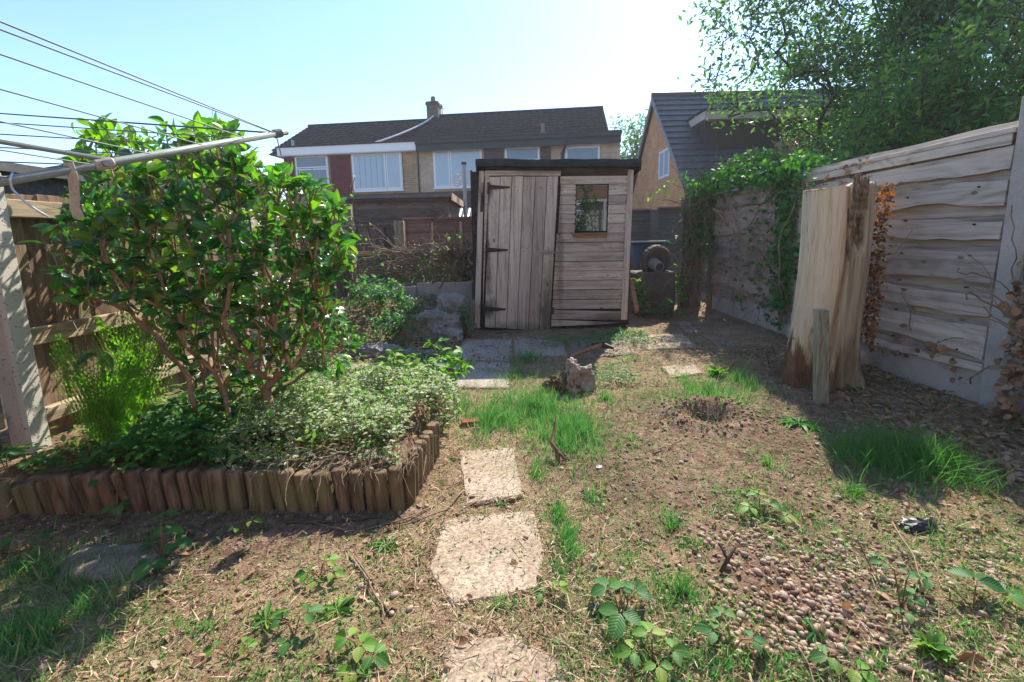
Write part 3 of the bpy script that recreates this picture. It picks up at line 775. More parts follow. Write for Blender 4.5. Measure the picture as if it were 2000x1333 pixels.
# flat dormer on the front slope
dz1 = 3.95; dyf = ya + 1.25
MB().box((0.75, dyf, zE + 0.6), (5.2, -0.9, dz1)).build('dormer', m_plain('dark_dormer_cheek', (0.07, 0.05, 0.045), 0.8), ch, True)
MB().box((0.6, dyf - 0.2, dz1 + 0.003), (5.4, -0.8, dz1 + 0.2)).build('dormer_fascia', m_plain('cream_dormer_fascia', (0.5, 0.46, 0.4), 0.6), ch, True)
MB().box((0.57, dyf - 0.23, dz1 + 0.203), (5.43, -0.75, dz1 + 0.26)).build('dormer_roof', FELT, ch, True)
MB().tube([(1.75, -1.2, 4.1), (1.75, -1.2, 4.75)], 0.07, 8).build('vent_pipe', GALV, ch, True)

# house roof far left behind the bush
p0 = at(66, 331, Y=16); p1 = at(92, 303, Y=17.5)
ch2 = thing('neighbour_house', 'distant dark roofed house just showing above the left fence', 'house', (p0.x, 16, 0))
r_ = MB().add([(0, 0, p0.z), (6, 0, p0.z), (6, 5, p0.z), (0, 5, p0.z), (1.1, 2.5, p1.z + 0.15), (5.0, 2.5, p1.z + 0.15)], [(0, 1, 5, 4), (1, 2, 5), (2, 3, 4, 5), (3, 0, 4), (3, 2, 1, 0)])
r_.build('roof', TILE, ch2, True)
MB().box((0.3, 0.3, 0), (5.7, 4.7, p0.z - 0.01)).build('wall', BRICK_Y, ch2, True)

# ------------------------------------------------------------------ house behind the camera (mirrored in the shed's window)
bh = thing('terrace_house', 'red brick house wall with white window and curtain, mirrored in the shed window', 'house', (0.6, -5.0, 0))
MB().box((-6, -6, 0), (1.6, 0, 5.2)).add([], []).build('wall', BRICK_H, bh, True)
MB().box((1.6, -6, 0), (3.6, -0.003, 0.75)).box((1.6, -6, 2.35), (3.6, -0.003, 5.2)).box((3.6, -6, 0), (6.5, 0, 5.2)).build('wall', BRICK_H, bh, True)
fm = MB()
for (a, b, c, d) in ((1.6, 3.6, 0.75, 0.85), (1.6, 3.6, 2.25, 2.35), (1.6, 1.7, 0.85, 2.25), (3.5, 3.6, 0.85, 2.25), (2.6, 2.68, 0.85, 2.25)):
    fm.box((a, -0.1, c), (b, -0.02, d))
wn = fm.build('window', WHITE, bh, True)
MB().box((1.7, -0.3, 0.85), (3.5, -0.28, 2.25)).build('curtain', m_plain('pale_curtain', (0.55, 0.6, 0.62), 0.7), wn, True)

# ------------------------------------------------------------------ garden shed
SY = 5.4
shed = thing('garden_shed', 'weathered grey wooden shed with a dropped plank door, small window and felt roof', 'shed', (0.48, SY, 0))
def s(x, y, dy=0.0):
    """pixel of the close-up of the shed's front -> point on the plane at SY + dy"""
    return at(900 + x / 3.508, 300 + y / 3.508, Y=SY + dy)
def front_board(mb, x0, y0, x1, y1, x2, y2, x3, y3, dy, th, lap=0.0):
    """TL, TR, BR, BL corners; board of thickness th whose face is at SY + dy, lower edge lap further out"""
    a, b, c, d = s(x0, y0, dy), s(x1, y1, dy), s(x2, y2, dy - lap), s(x3, y3, dy - lap)
    vs = [a, b, c, d, a + Vector((0, th, 0)), b + Vector((0, th, 0)), c + Vector((0, th, 0)), d + Vector((0, th, 0))]
    mb.add(vs, [(0, 1, 2, 3), (7, 6, 5, 4), (0, 4, 5, 1), (1, 5, 6, 2), (2, 6, 7, 3), (3, 7, 4, 0)])
rows = [155, 212, 285, 350, 415, 480, 545, 610, 675, 740, 805, 870, 935, 1000, 1065]
def xr(y): return 1146 - 0.046 * (y - 155)          # right end of the boards
def xl(y): return 690 - 0.062 * (y - 155)
cl = MB()
for i in range(len(rows) - 1):
    y0, y1 = rows[i], rows[i + 1] - 1
    j = random.uniform(-2, 2)
    if 1 <= i <= 5:
        front_board(cl, xl(y0), y0 + j, 790, y0, 790 - 0.04 * (y1 - 215), y1, xl(y1), y1 + j, 0.0, 0.016, 0.012)
        front_board(cl, 1016 - 0.035 * (y0 - 215), y0, xr(y0), y0 - 2 + j, xr(y1), y1 - 2 + j, 1016 - 0.035 * (y1 - 215), y1, 0.0, 0.016, 0.012)
    else:
        front_board(cl, xl(y0) - 8, y0 + 3 + j, xr(y0), y0 - 2 + j, xr(y1), y1 - 3 + j, xl(y1) - 8, y1 + 2 + j, 0.0, 0.016, 0.012)
front_board(cl, xl(1085) - 8, 1072, xr(1085) + 3, 1084, xr(1140), 1142, xl(1140) - 8, 1136, -0.004, 0.016, 0.012)
front_board(cl, xl(1150) - 8, 1140, xr(1150) - 2, 1158, xr(1190) - 120, 1172, xl(1190) - 8, 1186, -0.002, 0.016, 0.012)
cl.build('cladding', MW['shed'], shed, bevel=0.0015)
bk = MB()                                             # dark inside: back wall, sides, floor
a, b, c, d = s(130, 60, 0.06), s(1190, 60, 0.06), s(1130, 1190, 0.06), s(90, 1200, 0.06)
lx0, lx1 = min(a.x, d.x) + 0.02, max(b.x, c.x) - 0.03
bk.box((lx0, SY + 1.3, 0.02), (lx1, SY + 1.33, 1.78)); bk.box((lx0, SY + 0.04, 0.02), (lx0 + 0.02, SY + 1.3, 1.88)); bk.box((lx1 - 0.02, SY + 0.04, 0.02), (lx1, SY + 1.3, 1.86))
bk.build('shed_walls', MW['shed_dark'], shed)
bl = MB(); pw = (s(790, 215).x, s(1016, 215).x)
z0_, z1_ = s(790, 540).z, s(790, 215).z
bl.box((lx0 + 0.02, SY + 0.025, 0.03), (pw[0] - 0.02, SY + 0.035, 1.86)); bl.box((pw[1] + 0.0, SY + 0.025, 0.03), (lx1 - 0.02, SY + 0.035, 1.86))
bl.box((pw[0] - 0.02, SY + 0.025, 0.03), (pw[1], SY + 0.035, z0_)); bl.box((pw[0] - 0.02, SY + 0.025, z1_), (pw[1], SY + 0.035, 1.86))
bl.build('frame', MW['shed_dark'], shed)
nm = MB()
for i in range(len(rows) - 1):
    yy = (rows[i] + rows[i + 1]) / 2
    for xx in (xr(yy) - 14, xl(yy) + 12) + ((782, 1028) if 1 <= i <= 5 else ()):
        c_ = s(xx, yy + random.uniform(-8, 8)); nm.tube([(c_.x, SY - 0.016, c_.z), (c_.x, SY + 0.004, c_.z)], 0.0055, 6)
nm.build('nail', IRON, shed)
hb = MB(); front_board(hb, 175, 88, 1150, 95, 1146, 152, 165, 160, -0.004, 0.02); hb.build('header_board', MW['shed_dark'], shed)
hb = MB(); front_board(hb, 165, 118, 688, 119, 684, 153, 160, 152, -0.03, 0.022); hb.build('lintel_board', MW['shed'], shed, bevel=0.002)
# corner posts
cp = MB(); front_board(cp, 1148, 110, 1186, 112, 1140, 1140, 1098, 1140, -0.02, 0.05); cp.build('corner_post', MW['shed_v'], shed, bevel=0.002)
cp = MB(); front_board(cp, 125, 120, 160, 120, 130, 1200, 92, 1198, -0.035, 0.05); cp.build('corner_post', MW['shed_v'], shed, bevel=0.002)
cp = MB(); front_board(cp, 166, 140, 196, 150, 170, 640, 150, 1130, -0.02, 0.03); cp.build('door_frame', MW['shed'], shed, bevel=0.002)
st = MB(); front_board(st, 140, 270, 160, 270, 150, 400, 132, 400, -0.045, 0.008); st.build('iron_bracket', IRON, shed, bevel=0.001)
# door: six vertical boards, dropped
dr = MB(); n = 6; cuts = [0, 0.165, 0.335, 0.50, 0.672, 0.84, 1.0]
for i in range(n):
    g = 0.004
    A, B = cuts[i] + g, cuts[i + 1] - g
    jt, jb = random.uniform(-3, 3), random.uniform(-4, 5)
    L = lambda p, q, t: p + (q - p) * t
    x0, x1, x2, x3 = L(192, 669, A), L(192, 669, B), L(162, 610, B), L(162, 610, A)
    y0 = L(162, 155, A) + jt; y1 = L(162, 155, B) + jt; y2 = L(1188, 1219, B) + jb; y3 = L(1188, 1219, A) + jb
    front_board(dr, x0, y0, x1, y1, x2, y2, x3, y3, -0.045 - 0.003 * (i % 2), 0.018)
door = dr.build('door', MW['shed_v'], shed, bevel=0.002)
nm = MB()
for i in range(6):
    for yy in (232, 250, 655, 672, 1066, 1086):
        t = (yy - 158) / 1040; xx = 192 - 30 * t + (477 - 29 * t) * (i + 0.5) / 6 + random.uniform(-18, 18); c_ = s(xx, yy + random.uniform(-10, 10)); nm.tube([(c_.x, SY - 0.051, c_.z), (c_.x, SY - 0.03, c_.z)], 0.005, 6)
nm.build('nail', IRON, door)
bt = MB()
for yy in (240, 660, 1075):
    front_board(bt, 200, yy - 25, 640, yy - 20, 636, yy + 25, 196, yy + 22, -0.026, 0.02)
bt.build('ledge', MW['shed_dark'], door)
for yy, x0 in ((232, 200), (662, 186), (1068, 170)):
    hm = MB()
    front_board(hm, x0, yy - 17, x0 + 138, yy - 5, x0 + 136, yy + 7, x0, yy + 17, -0.055, 0.005)
    front_board(hm, x0 - 18, yy - 34, x0 - 2, yy - 34, x0 - 4, yy + 46, x0 - 20, yy + 46, -0.06, 0.008)
    c_ = s(x0 - 1, yy); hm.tube([(c_.x, SY - 0.062, c_.z - 0.03), (c_.x, SY - 0.062, c_.z + 0.03)], 0.007, 8)
    for q in (0.25, 0.6, 0.9):
        c_ = s(x0 + 138 * q, yy); hm.tube([(c_.x, SY - 0.06, c_.z), (c_.x, SY - 0.054, c_.z)], 0.006, 6)
    hm.build('hinge', IRON, door, bevel=0)
bm_ = MB(); front_board(bm_, 542, 664, 640, 666, 640, 692, 542, 692, -0.056, 0.006)
c0, c1 = s(548, 678), s(660, 678); bm_.tube([(c0.x, SY - 0.066, c0.z), (c1.x, SY - 0.066, c1.z)], 0.007, 8)
c2 = s(598, 655); bm_.tube([(c2.x, SY - 0.066, c0.z), (c2.x, SY - 0.075, c2.z + 0.01)], 0.005, 6); bm_.build('bolt', GALV, door)
# window
wn = MB()
front_board(wn, 784, 214, 796, 214, 786, 532, 774, 532, -0.002, 0.02); front_board(wn, 1008, 214, 1016, 214, 1005, 532, 997, 532, -0.002, 0.02)
wd = wn.build('window', MW['shed_dark'], shed)
gl = MB(); front_board(gl, 794, 216, 1012, 216, 1003, 530, 782, 532, 0.006, 0.004); gl.build('pane', GLASS_S, wd)
sm = MB(); front_board(sm, 758, 545, 1006, 543, 1003, 574, 780, 577, -0.03, 0.03)
sm.build('sill', m_wood('stained_sill', (0.12, 0.06, 0.028), (0.26, 0.14, 0.065), (0.35, 0.2, 0.1), 'X'), wd, bevel=0.002)
for (yy, hh) in ((340, 5), (350, 4), (388, 5)):
    k = MB(); front_board(k, 788, yy, 822 if hh > 4 else 812, yy, 822 if hh > 4 else 812, yy + hh, 788, yy + hh, 0.003, 0.001); k.build('sticker', WHITE, wd)
k = MB(); front_board(k, 788, 360, 822, 360, 824, 386, 786, 386, 0.0035, 0.001); k.build('sticker', m_plain('dark_sticker', (0.06, 0.06, 0.07), 0.4), wd)
# felt roof with a sagging edge
rt = MB(); a, b = s(104, 50), s(1222, 50)
nseg = 40; zf = a.z + 0.01
top, edge = [], []
rows_ = []
for (dy, dz) in ((-0.10, -0.085), (-0.105, -0.045), (-0.09, -0.005), (0.0, 0.0), (0.5, -0.05), (1.45, -0.17), (1.46, -0.25)):
    row = []
    for i in range(nseg + 1):
        t = i / nseg; x = a.x + (b.x - a.x) * t
        wob = 0.014 * mnoise.noise(Vector((x * 5, dy * 3, 2))) + 0.006 * mnoise.noise(Vector((x * 17, dy, 5)))
        row.append((x, SY + dy + wob * 0.6, zf + (b.z - a.z) * t + dz + wob))
    rows_.append(row)
o = 0
for row in rows_: rt.v += row
for j in range(len(rows_) - 1):
    for i in range(nseg):
        q = j * (nseg + 1) + i; rt.f.append((q, q + 1, q + nseg + 2, q + nseg + 1))
rt.quadbox([(a.x + 0.015, SY - 0.07, zf - 0.075), (b.x - 0.015, SY - 0.07, b.z - 0.075), (b.x - 0.015, SY + 1.44, b.z - 0.26), (a.x + 0.015, SY + 1.44, zf - 0.26)], (0, 0, 0.06))
rt.build('roof', FELT, shed)
ds = MB()                                             # worn pale mineral rim along the roof's edge
for side in (a.x + 0.002, b.x - 0.012):
    ds.quadbox([(side, SY - 0.09, zf - 0.16), (side + 0.012, SY - 0.09, zf - 0.16), (side + 0.012, SY - 0.09, zf - 0.02), (side, SY - 0.09, zf - 0.02)], (0, 1.5, -0.17))
ds.build('bargeboard', MW['shed_dark'], shed)

def offcut(x, name, label, pts, th, mat, base):
    mb = MB(); mb.quadbox(pts, th); o = mb.build(name, mat, bevel=0.002); rebase(o, base); return tag(o, label, 'timber')
pA, pB, pC, pD = s(58, 1005, -0.07), s(97, 1008, -0.07), s(80, 1245, -0.10), s(42, 1245, -0.10)
offcut(0, 'timber_offcut', 'short grey board standing against the shed corner beside the door', [pA, pB, pC, pD], (0, 0.022, 0), MW['timber'], (pC.x, pC.y, 0))
pA, pB, pC, pD = at(1228, 545, Y=5.5), at(1236, 545, Y=5.5), at(1249, 608, Y=5.35), at(1241, 612, Y=5.35)
offcut(0, 'timber_offcut', 'thin brown stick of timber leaning on the right side of the shed', [pA, pB, pC, pD], (0, 0.02, 0), MW['handle'], (pC.x, pC.y, 0))

# ------------------------------------------------------------------ right boundary: concrete posts, gravel boards, waney-edge panels
FX = 2.78
posts_y = [0.66, 2.50, 4.40, 6.28]
ztop = 1.72
plabels = ['concrete fence post out by the camera on the right', 'tall pale concrete fence post at the right edge, nearest to the viewer',
           'concrete fence post behind the bare tree trunk, wrapped in ivy', 'slim grey fence post at the far corner of the right fence']
def fence_post(mb, x, y, h, w=0.1, dp=0.11, ch_=0.012):
    a, b = w / 2, dp / 2
    ring = [(-a + ch_, -b), (a - ch_, -b), (a, -b + ch_), (a, b - ch_), (a - ch_, b), (-a + ch_, b), (-a, b - ch_), (-a, -b + ch_)]
    vs = [(x + p, y + q, -0.05) for p, q in ring] + [(x + p, y + q, h) for p, q in ring] + [(x + p * 0.85, y + q * 0.85, h + 0.012) for p, q in ring]
    fs = [(7, 6, 5, 4, 3, 2, 1, 0), (16, 17, 18, 19, 20, 21, 22, 23)]
    for k in range(8):
        k2 = (k + 1) % 8
        fs += [(k, k2, k2 + 8, k + 8), (k + 8, k2 + 8, k2 + 16, k + 16)]
    return mb.add(vs, fs)
for i, y in enumerate(posts_y):
    if i == 0: continue
    o = fence_post(MB(), FX - 0.0, y, 1.78 if i == 1 else 1.66, 0.105, 0.12 if i == 1 else 0.1).build('concrete_post', CONC if i < 3 else MW['timber'])
    rebase(o, (FX, y, 0)); tag(o, plabels[i], 'fence post', 'posts of the right fence')
for i, (ya_, yb_) in enumerate(((0.75, 2.43), (2.57, 4.34), (4.46, 6.22))):
    mb = MB(); mb.box((FX - 0.02, ya_, -0.06), (FX + 0.03, yb_, 0.265))
    o = mb.build('gravel_board', CONC, bevel=0.006); rebase(o, (FX, ya_, 0))
    tag(o, ['concrete gravel board right of the nearest concrete post, under brown vines', 'concrete gravel board under the silvery fence panel, beside the trunk', 'concrete gravel board under the vine covered fence panel by the slabs'][i], 'gravel board', 'gravel boards of the right fence')

def waney(mb, y0, y1, zb0, zb1, zt0, zt1, x, th, seed, amp=0.018, n=36, amp_t=None):
    """board along the fence: wavy lower and upper edges, y0 near end, y1 far end"""
    amp_t = amp if amp_t is None else amp_t
    o = len(mb.v)
    for i in range(n + 1):
        t = i / n; y = y0 + (y1 - y0) * t
        e = min(1, 6 * min(t, 1 - t) + 0.4)
        wb = e * amp * (mnoise.noise(Vector((y * 2.3, seed, 0))) * 1.6 + mnoise.noise(Vector((y * 6, seed, 4))) * 0.5)
        wt = e * amp_t * (mnoise.noise(Vector((y * 2.3, seed + 9, 0))) * 1.6 + mnoise.noise(Vector((y * 6, seed + 9, 4))) * 0.5)
        bow = 0.007 * mnoise.noise(Vector((y * 1.5, seed + 3, 7)))
        zb = zb0 + (zb1 - zb0) * t + wb; zt_ = zt0 + (zt1 - zt0) * t + wt
        mb.v += [(x + bow, y, zb), (x + bow + 0.006, y, zt_), (x + bow + th + 0.006, y, zt_), (x + bow + th, y, zb)]
    for i in range(n):
        a = o + i * 4; b = a + 4
        mb.f += [(a, a+1, b+1, b), (a+1, a+2, b+2, b+1), (a+2, a+3, b+3, b+2), (a+3, a, b, b+3)]
    mb.f += [(o, o+3, o+2, o+1), (o+4*n, o+4*n+1, o+4*n+2, o+4*n+3)]
def zfx(cx, cy):
    return at(1500 + cx / 2.564, 330 + cy / 2.564, X=FX - 0.02).z
# (right-end bottom, left-end bottom, right-end top, left-end top) read off the photograph
fb = [((1195, 5), (500, 90), (1200, -110), (520, 25)), ((1175, 185), (495, 210), (1195, 62), (510, 130)), ((1155, 350), (520, 325), (1165, 262), (515, 243)),
      ((1125, 575), (495, 508), (1145, 412), (505, 398)), ((1100, 742), (465, 628), (1115, 655), (470, 548)), ((1065, 955), (460, 758), (1095, 790), (455, 672)), ((1052, 1010), (440, 858), (1056, 972), (442, 826))]
panel = thing('waney_fence', 'silvery grey waney edge fence panel between the trunk and the nearest concrete post', 'fence panel', (FX, 2.57, 0.27), 0, 'waney edge fence panels on the right')
m_ = MB()
for k in range(6):
    zb = 0.27 + k * 0.225
    waney(m_, 2.57, 4.34, zb, zb, zb + 0.28, zb + 0.28, FX + 0.004, 0.012, 40 + k, 0.006)
m_.build('back_boards', MW['grey_y'], panel)
m_ = MB()
for k, (rb, lb, rt_, lt) in enumerate(fb):
    def ext(r_, l_):                                     # extend the far end behind the trunk
        zr_, zl_ = zfx(*r_), zfx(*l_); yr_ = at(1500 + r_[0] / 2.564, 330 + r_[1] / 2.564, X=FX - 0.02).y; yl_ = at(1500 + l_[0] / 2.564, 330 + l_[1] / 2.564, X=FX - 0.02).y
        sl = (zl_ - zr_) / (yl_ - yr_); return zr_ + sl * (2.57 - yr_), zr_ + sl * (4.34 - yr_)
    b0, b1 = ext(rb, lb); t0, t1 = ext(rt_, lt)
    waney(m_, 2.57, 4.34, b0, b1, min(t0, 1.6), min(t1, 1.6), FX - 0.042 - 0.004 * (k % 2), 0.022, 5 + k * 3.3, 0.034 if k < 6 else 0.004, amp_t=0.02 if 0 < k < 6 else 0.003)
m_.build('boards', MW['grey_y'], panel)
MB().box((FX - 0.06, 2.56, 1.605), (FX + 0.035, 4.345, 1.635)).build('capping', MW['grey_y'], panel, bevel=0.002)
MB().box((FX - 0.056, 2.57, 1.545), (FX - 0.047, 4.34, 1.603)).build('top_batten', MW['grey_y'], panel, bevel=0.002)
nl = MB()
for k in range(7):
    for yy in (2.72, 3.2, 3.75, 4.2):
        z = 0.36 + k * 0.195 + random.uniform(-0.02, 0.02); nl.tube([(FX - 0.052, yy, z), (FX - 0.03, yy, z)], 0.006, 6)
nl.build('nail', IRON, panel)
def plain_panel(y0, y1, label, mat, seed, ztop_=1.6, n=8):
    p = thing('waney_fence', label, 'fence panel', (FX, y0, 0.27), 0, 'waney edge fence panels on the right')
    m_ = MB(); h = (ztop_ - 0.27) / n
    for k in range(n):
        waney(m_, y0, y1, 0.27 + k * h - 0.02, 0.27 + k * h - 0.02, 0.27 + (k + 1) * h + 0.01, 0.27 + (k + 1) * h + 0.01, FX - 0.02 - (0.022 if k % 2 else 0), 0.018, seed + k * 2.7, 0.026, amp_t=0.012)
    m_.build('boards', mat, p)
    MB().box((FX - 0.065, y0 - 0.01, ztop_ + 0.003), (FX + 0.03, y1 + 0.005, ztop_ + 0.03)).build('capping', MW['grey_y'], p, bevel=0.002)
    MB().box((FX - 0.062, y0, ztop_ - 0.05), (FX - 0.05, y1, ztop_)).build('top_batten', mat, p, bevel=0.002)
    return p
plain_panel(4.46, 6.22, 'brown vine covered fence panel behind the trunk, farther along the right fence', MW['brown_y'], 71)
plain_panel(0.75, 2.43, 'fence panel cut off by the right edge of the photo, nearest to the viewer', MW['brown_y'], 31)

# ------------------------------------------------------------------ bare standing trunk
tb = at(1604, 757, Z=0.03); tt = at(1637, 366, Y=tb.y + 0.2); tb = Vector((at(1600, 740, Y=tb.y + 0.2).x, tb.y, tb.z))
trunk = thing('tree_trunk', 'tall barkless cut tree trunk by the right fence, pale, split and rotten on one side', 'tree trunk', (tb.x, tb.y + 0.2, 0.0))
cB = Vector((tb.x, tb.y + 0.2, -0.02)); cT = Vector((tt.x, tt.y, tt.z))
def m_trunk():
    m, nt, out = new_mat('bare_trunk_wood')
    co = nd(nt, 'TexCoord').outputs['Object']
    mp = nd(nt, 'Mapping', {'Vector': co, 'Scale': (9, 9, 0.8)}).outputs[0]; mpf = nd(nt, 'Mapping', {'Vector': co, 'Scale': (40, 40, 2)}).outputs[0]
    a = tex(nt, mp, 1, 6, 0.6, 0.3); b = tex(nt, mpf, 1, 5, 0.6)
    c = ramp(nt, math_(nt, 'ADD', math_(nt, 'MULTIPLY', a, 0.7), math_(nt, 'MULTIPLY', b, 0.3)), [(0.28, (0.42, 0.3, 0.17)), (0.45, (0.64, 0.5, 0.315)), (0.7, (0.77, 0.64, 0.45))])
    sp = nd(nt, 'SeparateXYZ', {0: co})
    # rot creeping up from the base, and the grey-green split side, its tone deepened to shade the trunk round
    zz = math_(nt, 'SUBTRACT', math_(nt, 'MULTIPLY', tex(nt, nd(nt, 'Mapping', {'Vector': co, 'Scale': (9, 9, 1.6)}).outputs[0], 1, 6, 0.7), 1.15), sp.outputs[2])
    f = nd(nt, 'MapRange', {0: zz, 1: 0.22, 2: 0.34}).outputs[0]
    c = mixc(nt, f, c, ramp(nt, b, [(0.3, (0.09, 0.04, 0.016)), (0.7, (0.24, 0.125, 0.05))]))
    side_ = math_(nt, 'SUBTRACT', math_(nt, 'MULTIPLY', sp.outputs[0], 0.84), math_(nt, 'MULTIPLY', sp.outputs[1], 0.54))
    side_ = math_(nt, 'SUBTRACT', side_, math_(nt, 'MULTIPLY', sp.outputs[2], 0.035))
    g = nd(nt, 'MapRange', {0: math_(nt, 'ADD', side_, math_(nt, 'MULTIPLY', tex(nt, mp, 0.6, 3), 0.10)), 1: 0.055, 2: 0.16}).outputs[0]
    st = nd(nt, 'MapRange', {0: tex(nt, nd(nt, 'Mapping', {'Vector': co, 'Scale': (16, 16, 0.45)}).outputs[0], 1, 3, 0.5), 1: 0.62, 2: 0.68}).outputs[0]
    c = mixc(nt, math_(nt, 'MULTIPLY', st, 0.7), c, (0.17, 0.085, 0.035))
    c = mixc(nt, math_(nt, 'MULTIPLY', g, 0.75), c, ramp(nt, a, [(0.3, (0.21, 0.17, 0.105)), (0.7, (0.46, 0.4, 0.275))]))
    vd = nd(nt, 'TexVoronoi', {'Vector': nd(nt, 'VectorMath', {0: nd(nt, 'Mapping', {'Vector': co, 'Scale': (9, 9, 0.55)}).outputs[0], 1: nd(nt, 'CombineXYZ', {0: math_(nt, 'MULTIPLY', tex(nt, co, 6, 4), 0.5), 1: math_(nt, 'MULTIPLY', tex(nt, co, 9, 4), 0.4), 2: 0.0}).outputs[0]}, operation='ADD').outputs[0], 'Scale': 1.0}, feature='DISTANCE_TO_EDGE').outputs['Distance']
    ck = nd(nt, 'MapRange', {0: math_(nt, 'ADD', vd, math_(nt, 'MULTIPLY', math_(nt, 'SUBTRACT', tex(nt, co, 5, 3), 0.42), 0.16)), 1: 0.0, 2: 0.014, 3: 0.7, 4: 0.0}).outputs[0]
    c = mixc(nt, ck, c, (0.07, 0.04, 0.02))
    c = mixc(nt, 1.0, c, ramp(nt, tex(nt, nd(nt, 'Mapping', {'Vector': co, 'Scale': (60, 60, 3)}).outputs[0], 1, 4, 0.7), [(0.3, (0.72, 0.66, 0.58)), (0.5, (1, 1, 1))]), 'MULTIPLY')
    finish(nt, out, c, 0.75, math_(nt, 'SUBTRACT', math_(nt, 'ADD', a, math_(nt, 'MULTIPLY', b, 0.5)), ck), 0.9, 0.03, 0.25)
    return m
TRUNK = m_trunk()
NA, NZ = 140, 90
tv, tf = [], []
crack = math.radians(-108)
for j in range(NZ + 1):
    t = j / NZ
    c = cB.lerp(cT, t) + Vector((0.018 * math.sin(math.pi * t), 0, 0))
    R = 0.208 + 0.02 * (1 - t) ** 2 + 0.03 * math.exp(-t * 11)
    for k in range(NA):
        an_ = 2 * math.pi * k / NA - math.pi
        da = (an_ - crack - 0.22 * (t - 0.5) + 0.06 * math.sin(t * 7)); da = (da + math.pi) % (2 * math.pi) - math.pi
        r_ = R * (1 + 0.05 * mnoise.noise(Vector((math.cos(an_) * 1.5, math.sin(an_) * 1.5, t * 1.8))) * 1.6 + 0.02 * mnoise.noise(Vector((math.cos(an_) * 5, math.sin(an_) * 5, t * 2))))
        r_ *= 1 + 0.035 * mnoise.noise(Vector((an_ * 4.5, t * 0.8, 11)))
        r_ += 0.03 * sstep(0.28, 0.02, t) * (mnoise.noise(Vector((an_ * 5, t * 9, 21))) + 0.6 * mnoise.noise(Vector((an_ * 14, t * 22, 2)))) if t < 0.28 else 0
        r_ *= 1 + 0.16 * math.exp(-t * 9) * math.sin(an_ * 6 + 1)
        r_ -= 0.09 * math.exp(-(da / 0.06) ** 2) * (0.45 + 0.55 * t)                      # the long split
        side = sstep(0.0, 0.25, da) * (1 - sstep(1.3, 1.7, da))
        rot_ = side * sstep(0.66, 0.8, t) * (1 - sstep(0.5, 0.62, da))
        r_ -= rot_ * (0.06 + 0.05 * abs(mnoise.noise(Vector((an_ * 9, t * 14, 3)))))
        r_ -= side * 0.012 * (1 + mnoise.noise(Vector((an_ * 10, t * 3, 8))))
        zz = c.z
        if j == NZ: zz += 0.02 * math.cos(an_) + 0.015 * mnoise.noise(Vector((an_ * 4, 0, 1))) * (1 + 2 * side)
        tv.append((c.x + r_ * math.cos(an_), c.y + r_ * math.sin(an_), zz))
for j in range(NZ):
    for k in range(NA):
        k2 = (k + 1) % NA
        tf.append((j * NA + k, j * NA + k2, (j + 1) * NA + k2, (j + 1) * NA + k))
o = len(tv)
for q in (0.6, 0.25):
    for k in range(NA):
        p = Vector(tv[NZ * NA + k]).lerp(cT, 1 - q); tv.append((p.x, p.y, p.z - 0.02 * (1 - q) + 0.008 * mnoise.noise(p * 30)))
for k in range(NA):
    k2 = (k + 1) % NA
    tf += [(NZ * NA + k, NZ * NA + k2, o + k2, o + k), (o + k, o + k2, o + NA + k2, o + NA + k)]
tf.append(tuple(o + NA + k for k in range(NA)))
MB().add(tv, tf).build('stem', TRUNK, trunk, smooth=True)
# crumbling rotten wood in the split
rw = MB(); ROTTEN = m_noise('rotten_wood', [(0.3, (0.09, 0.05, 0.025)), (0.5, (0.24, 0.16, 0.09)), (0.7, (0.4, 0.3, 0.19))], 25, 0.95, 1.0, 0.02, 90)
for k in range(70):
    t = 1 - abs(random.gauss(0, 0.16)); t = max(0.55, min(0.985, t)); an_ = crack + 0.22 * (t - 0.5) + random.uniform(0.1, 0.55)
    c = cB.lerp(cT, t); R = random.uniform(0.15, 0.2)
    p = c + Vector((R * math.cos(an_), R * math.sin(an_), 0)); L = random.uniform(0.03, 0.1)
    rw.tube([p + Vector((0, 0, -L)), p + Vector((random.uniform(-.01, .01), random.uniform(-.01, .01), 0)), p + Vector((0, 0, L))], [0.003, random.uniform(0.006, 0.016), 0.003], 5)
rw.build('rotten_wood', ROTTEN, trunk)
o = MB()
sa, sb = at(1597, 606, Y=2.86), at(1621, 606, Y=2.86); sa2, sb2 = at(1598, 786, Y=2.80), at(1621, 778, Y=2.80)
o.quadbox([sa2 + Vector((0, 0, -0.05)), sb2 + Vector((0, 0, -0.05)), sb, sa], (0, 0.05, 0.0))
ob = o.build('wooden_stake', m_wood('mossy_stake', (0.12, 0.11, 0.07), (0.25, 0.24, 0.165), (0.36, 0.34, 0.25), 'Z', moss=(0.2, 0.23, 0.12), knots=False), bevel=0.004); rebase(ob, ((sa2.x + sb2.x) / 2, 2.82, 0)); tag(ob, 'short weathered square stake standing in front of the bare trunk', 'stake')

# white block by the trunk
p = gp(1686, 716)
ob = rock('concrete_chunk', m_plain('pale_block', (0.5, 0.47, 0.43), 0.85), p + Vector((0, 0.02, 0.05)), (0.035, 0.04, 0.06), 4, sub=2, rough=0.1); rebase(ob, p); tag(ob, 'small whitish block lying between the trunk and the gravel board', 'block')

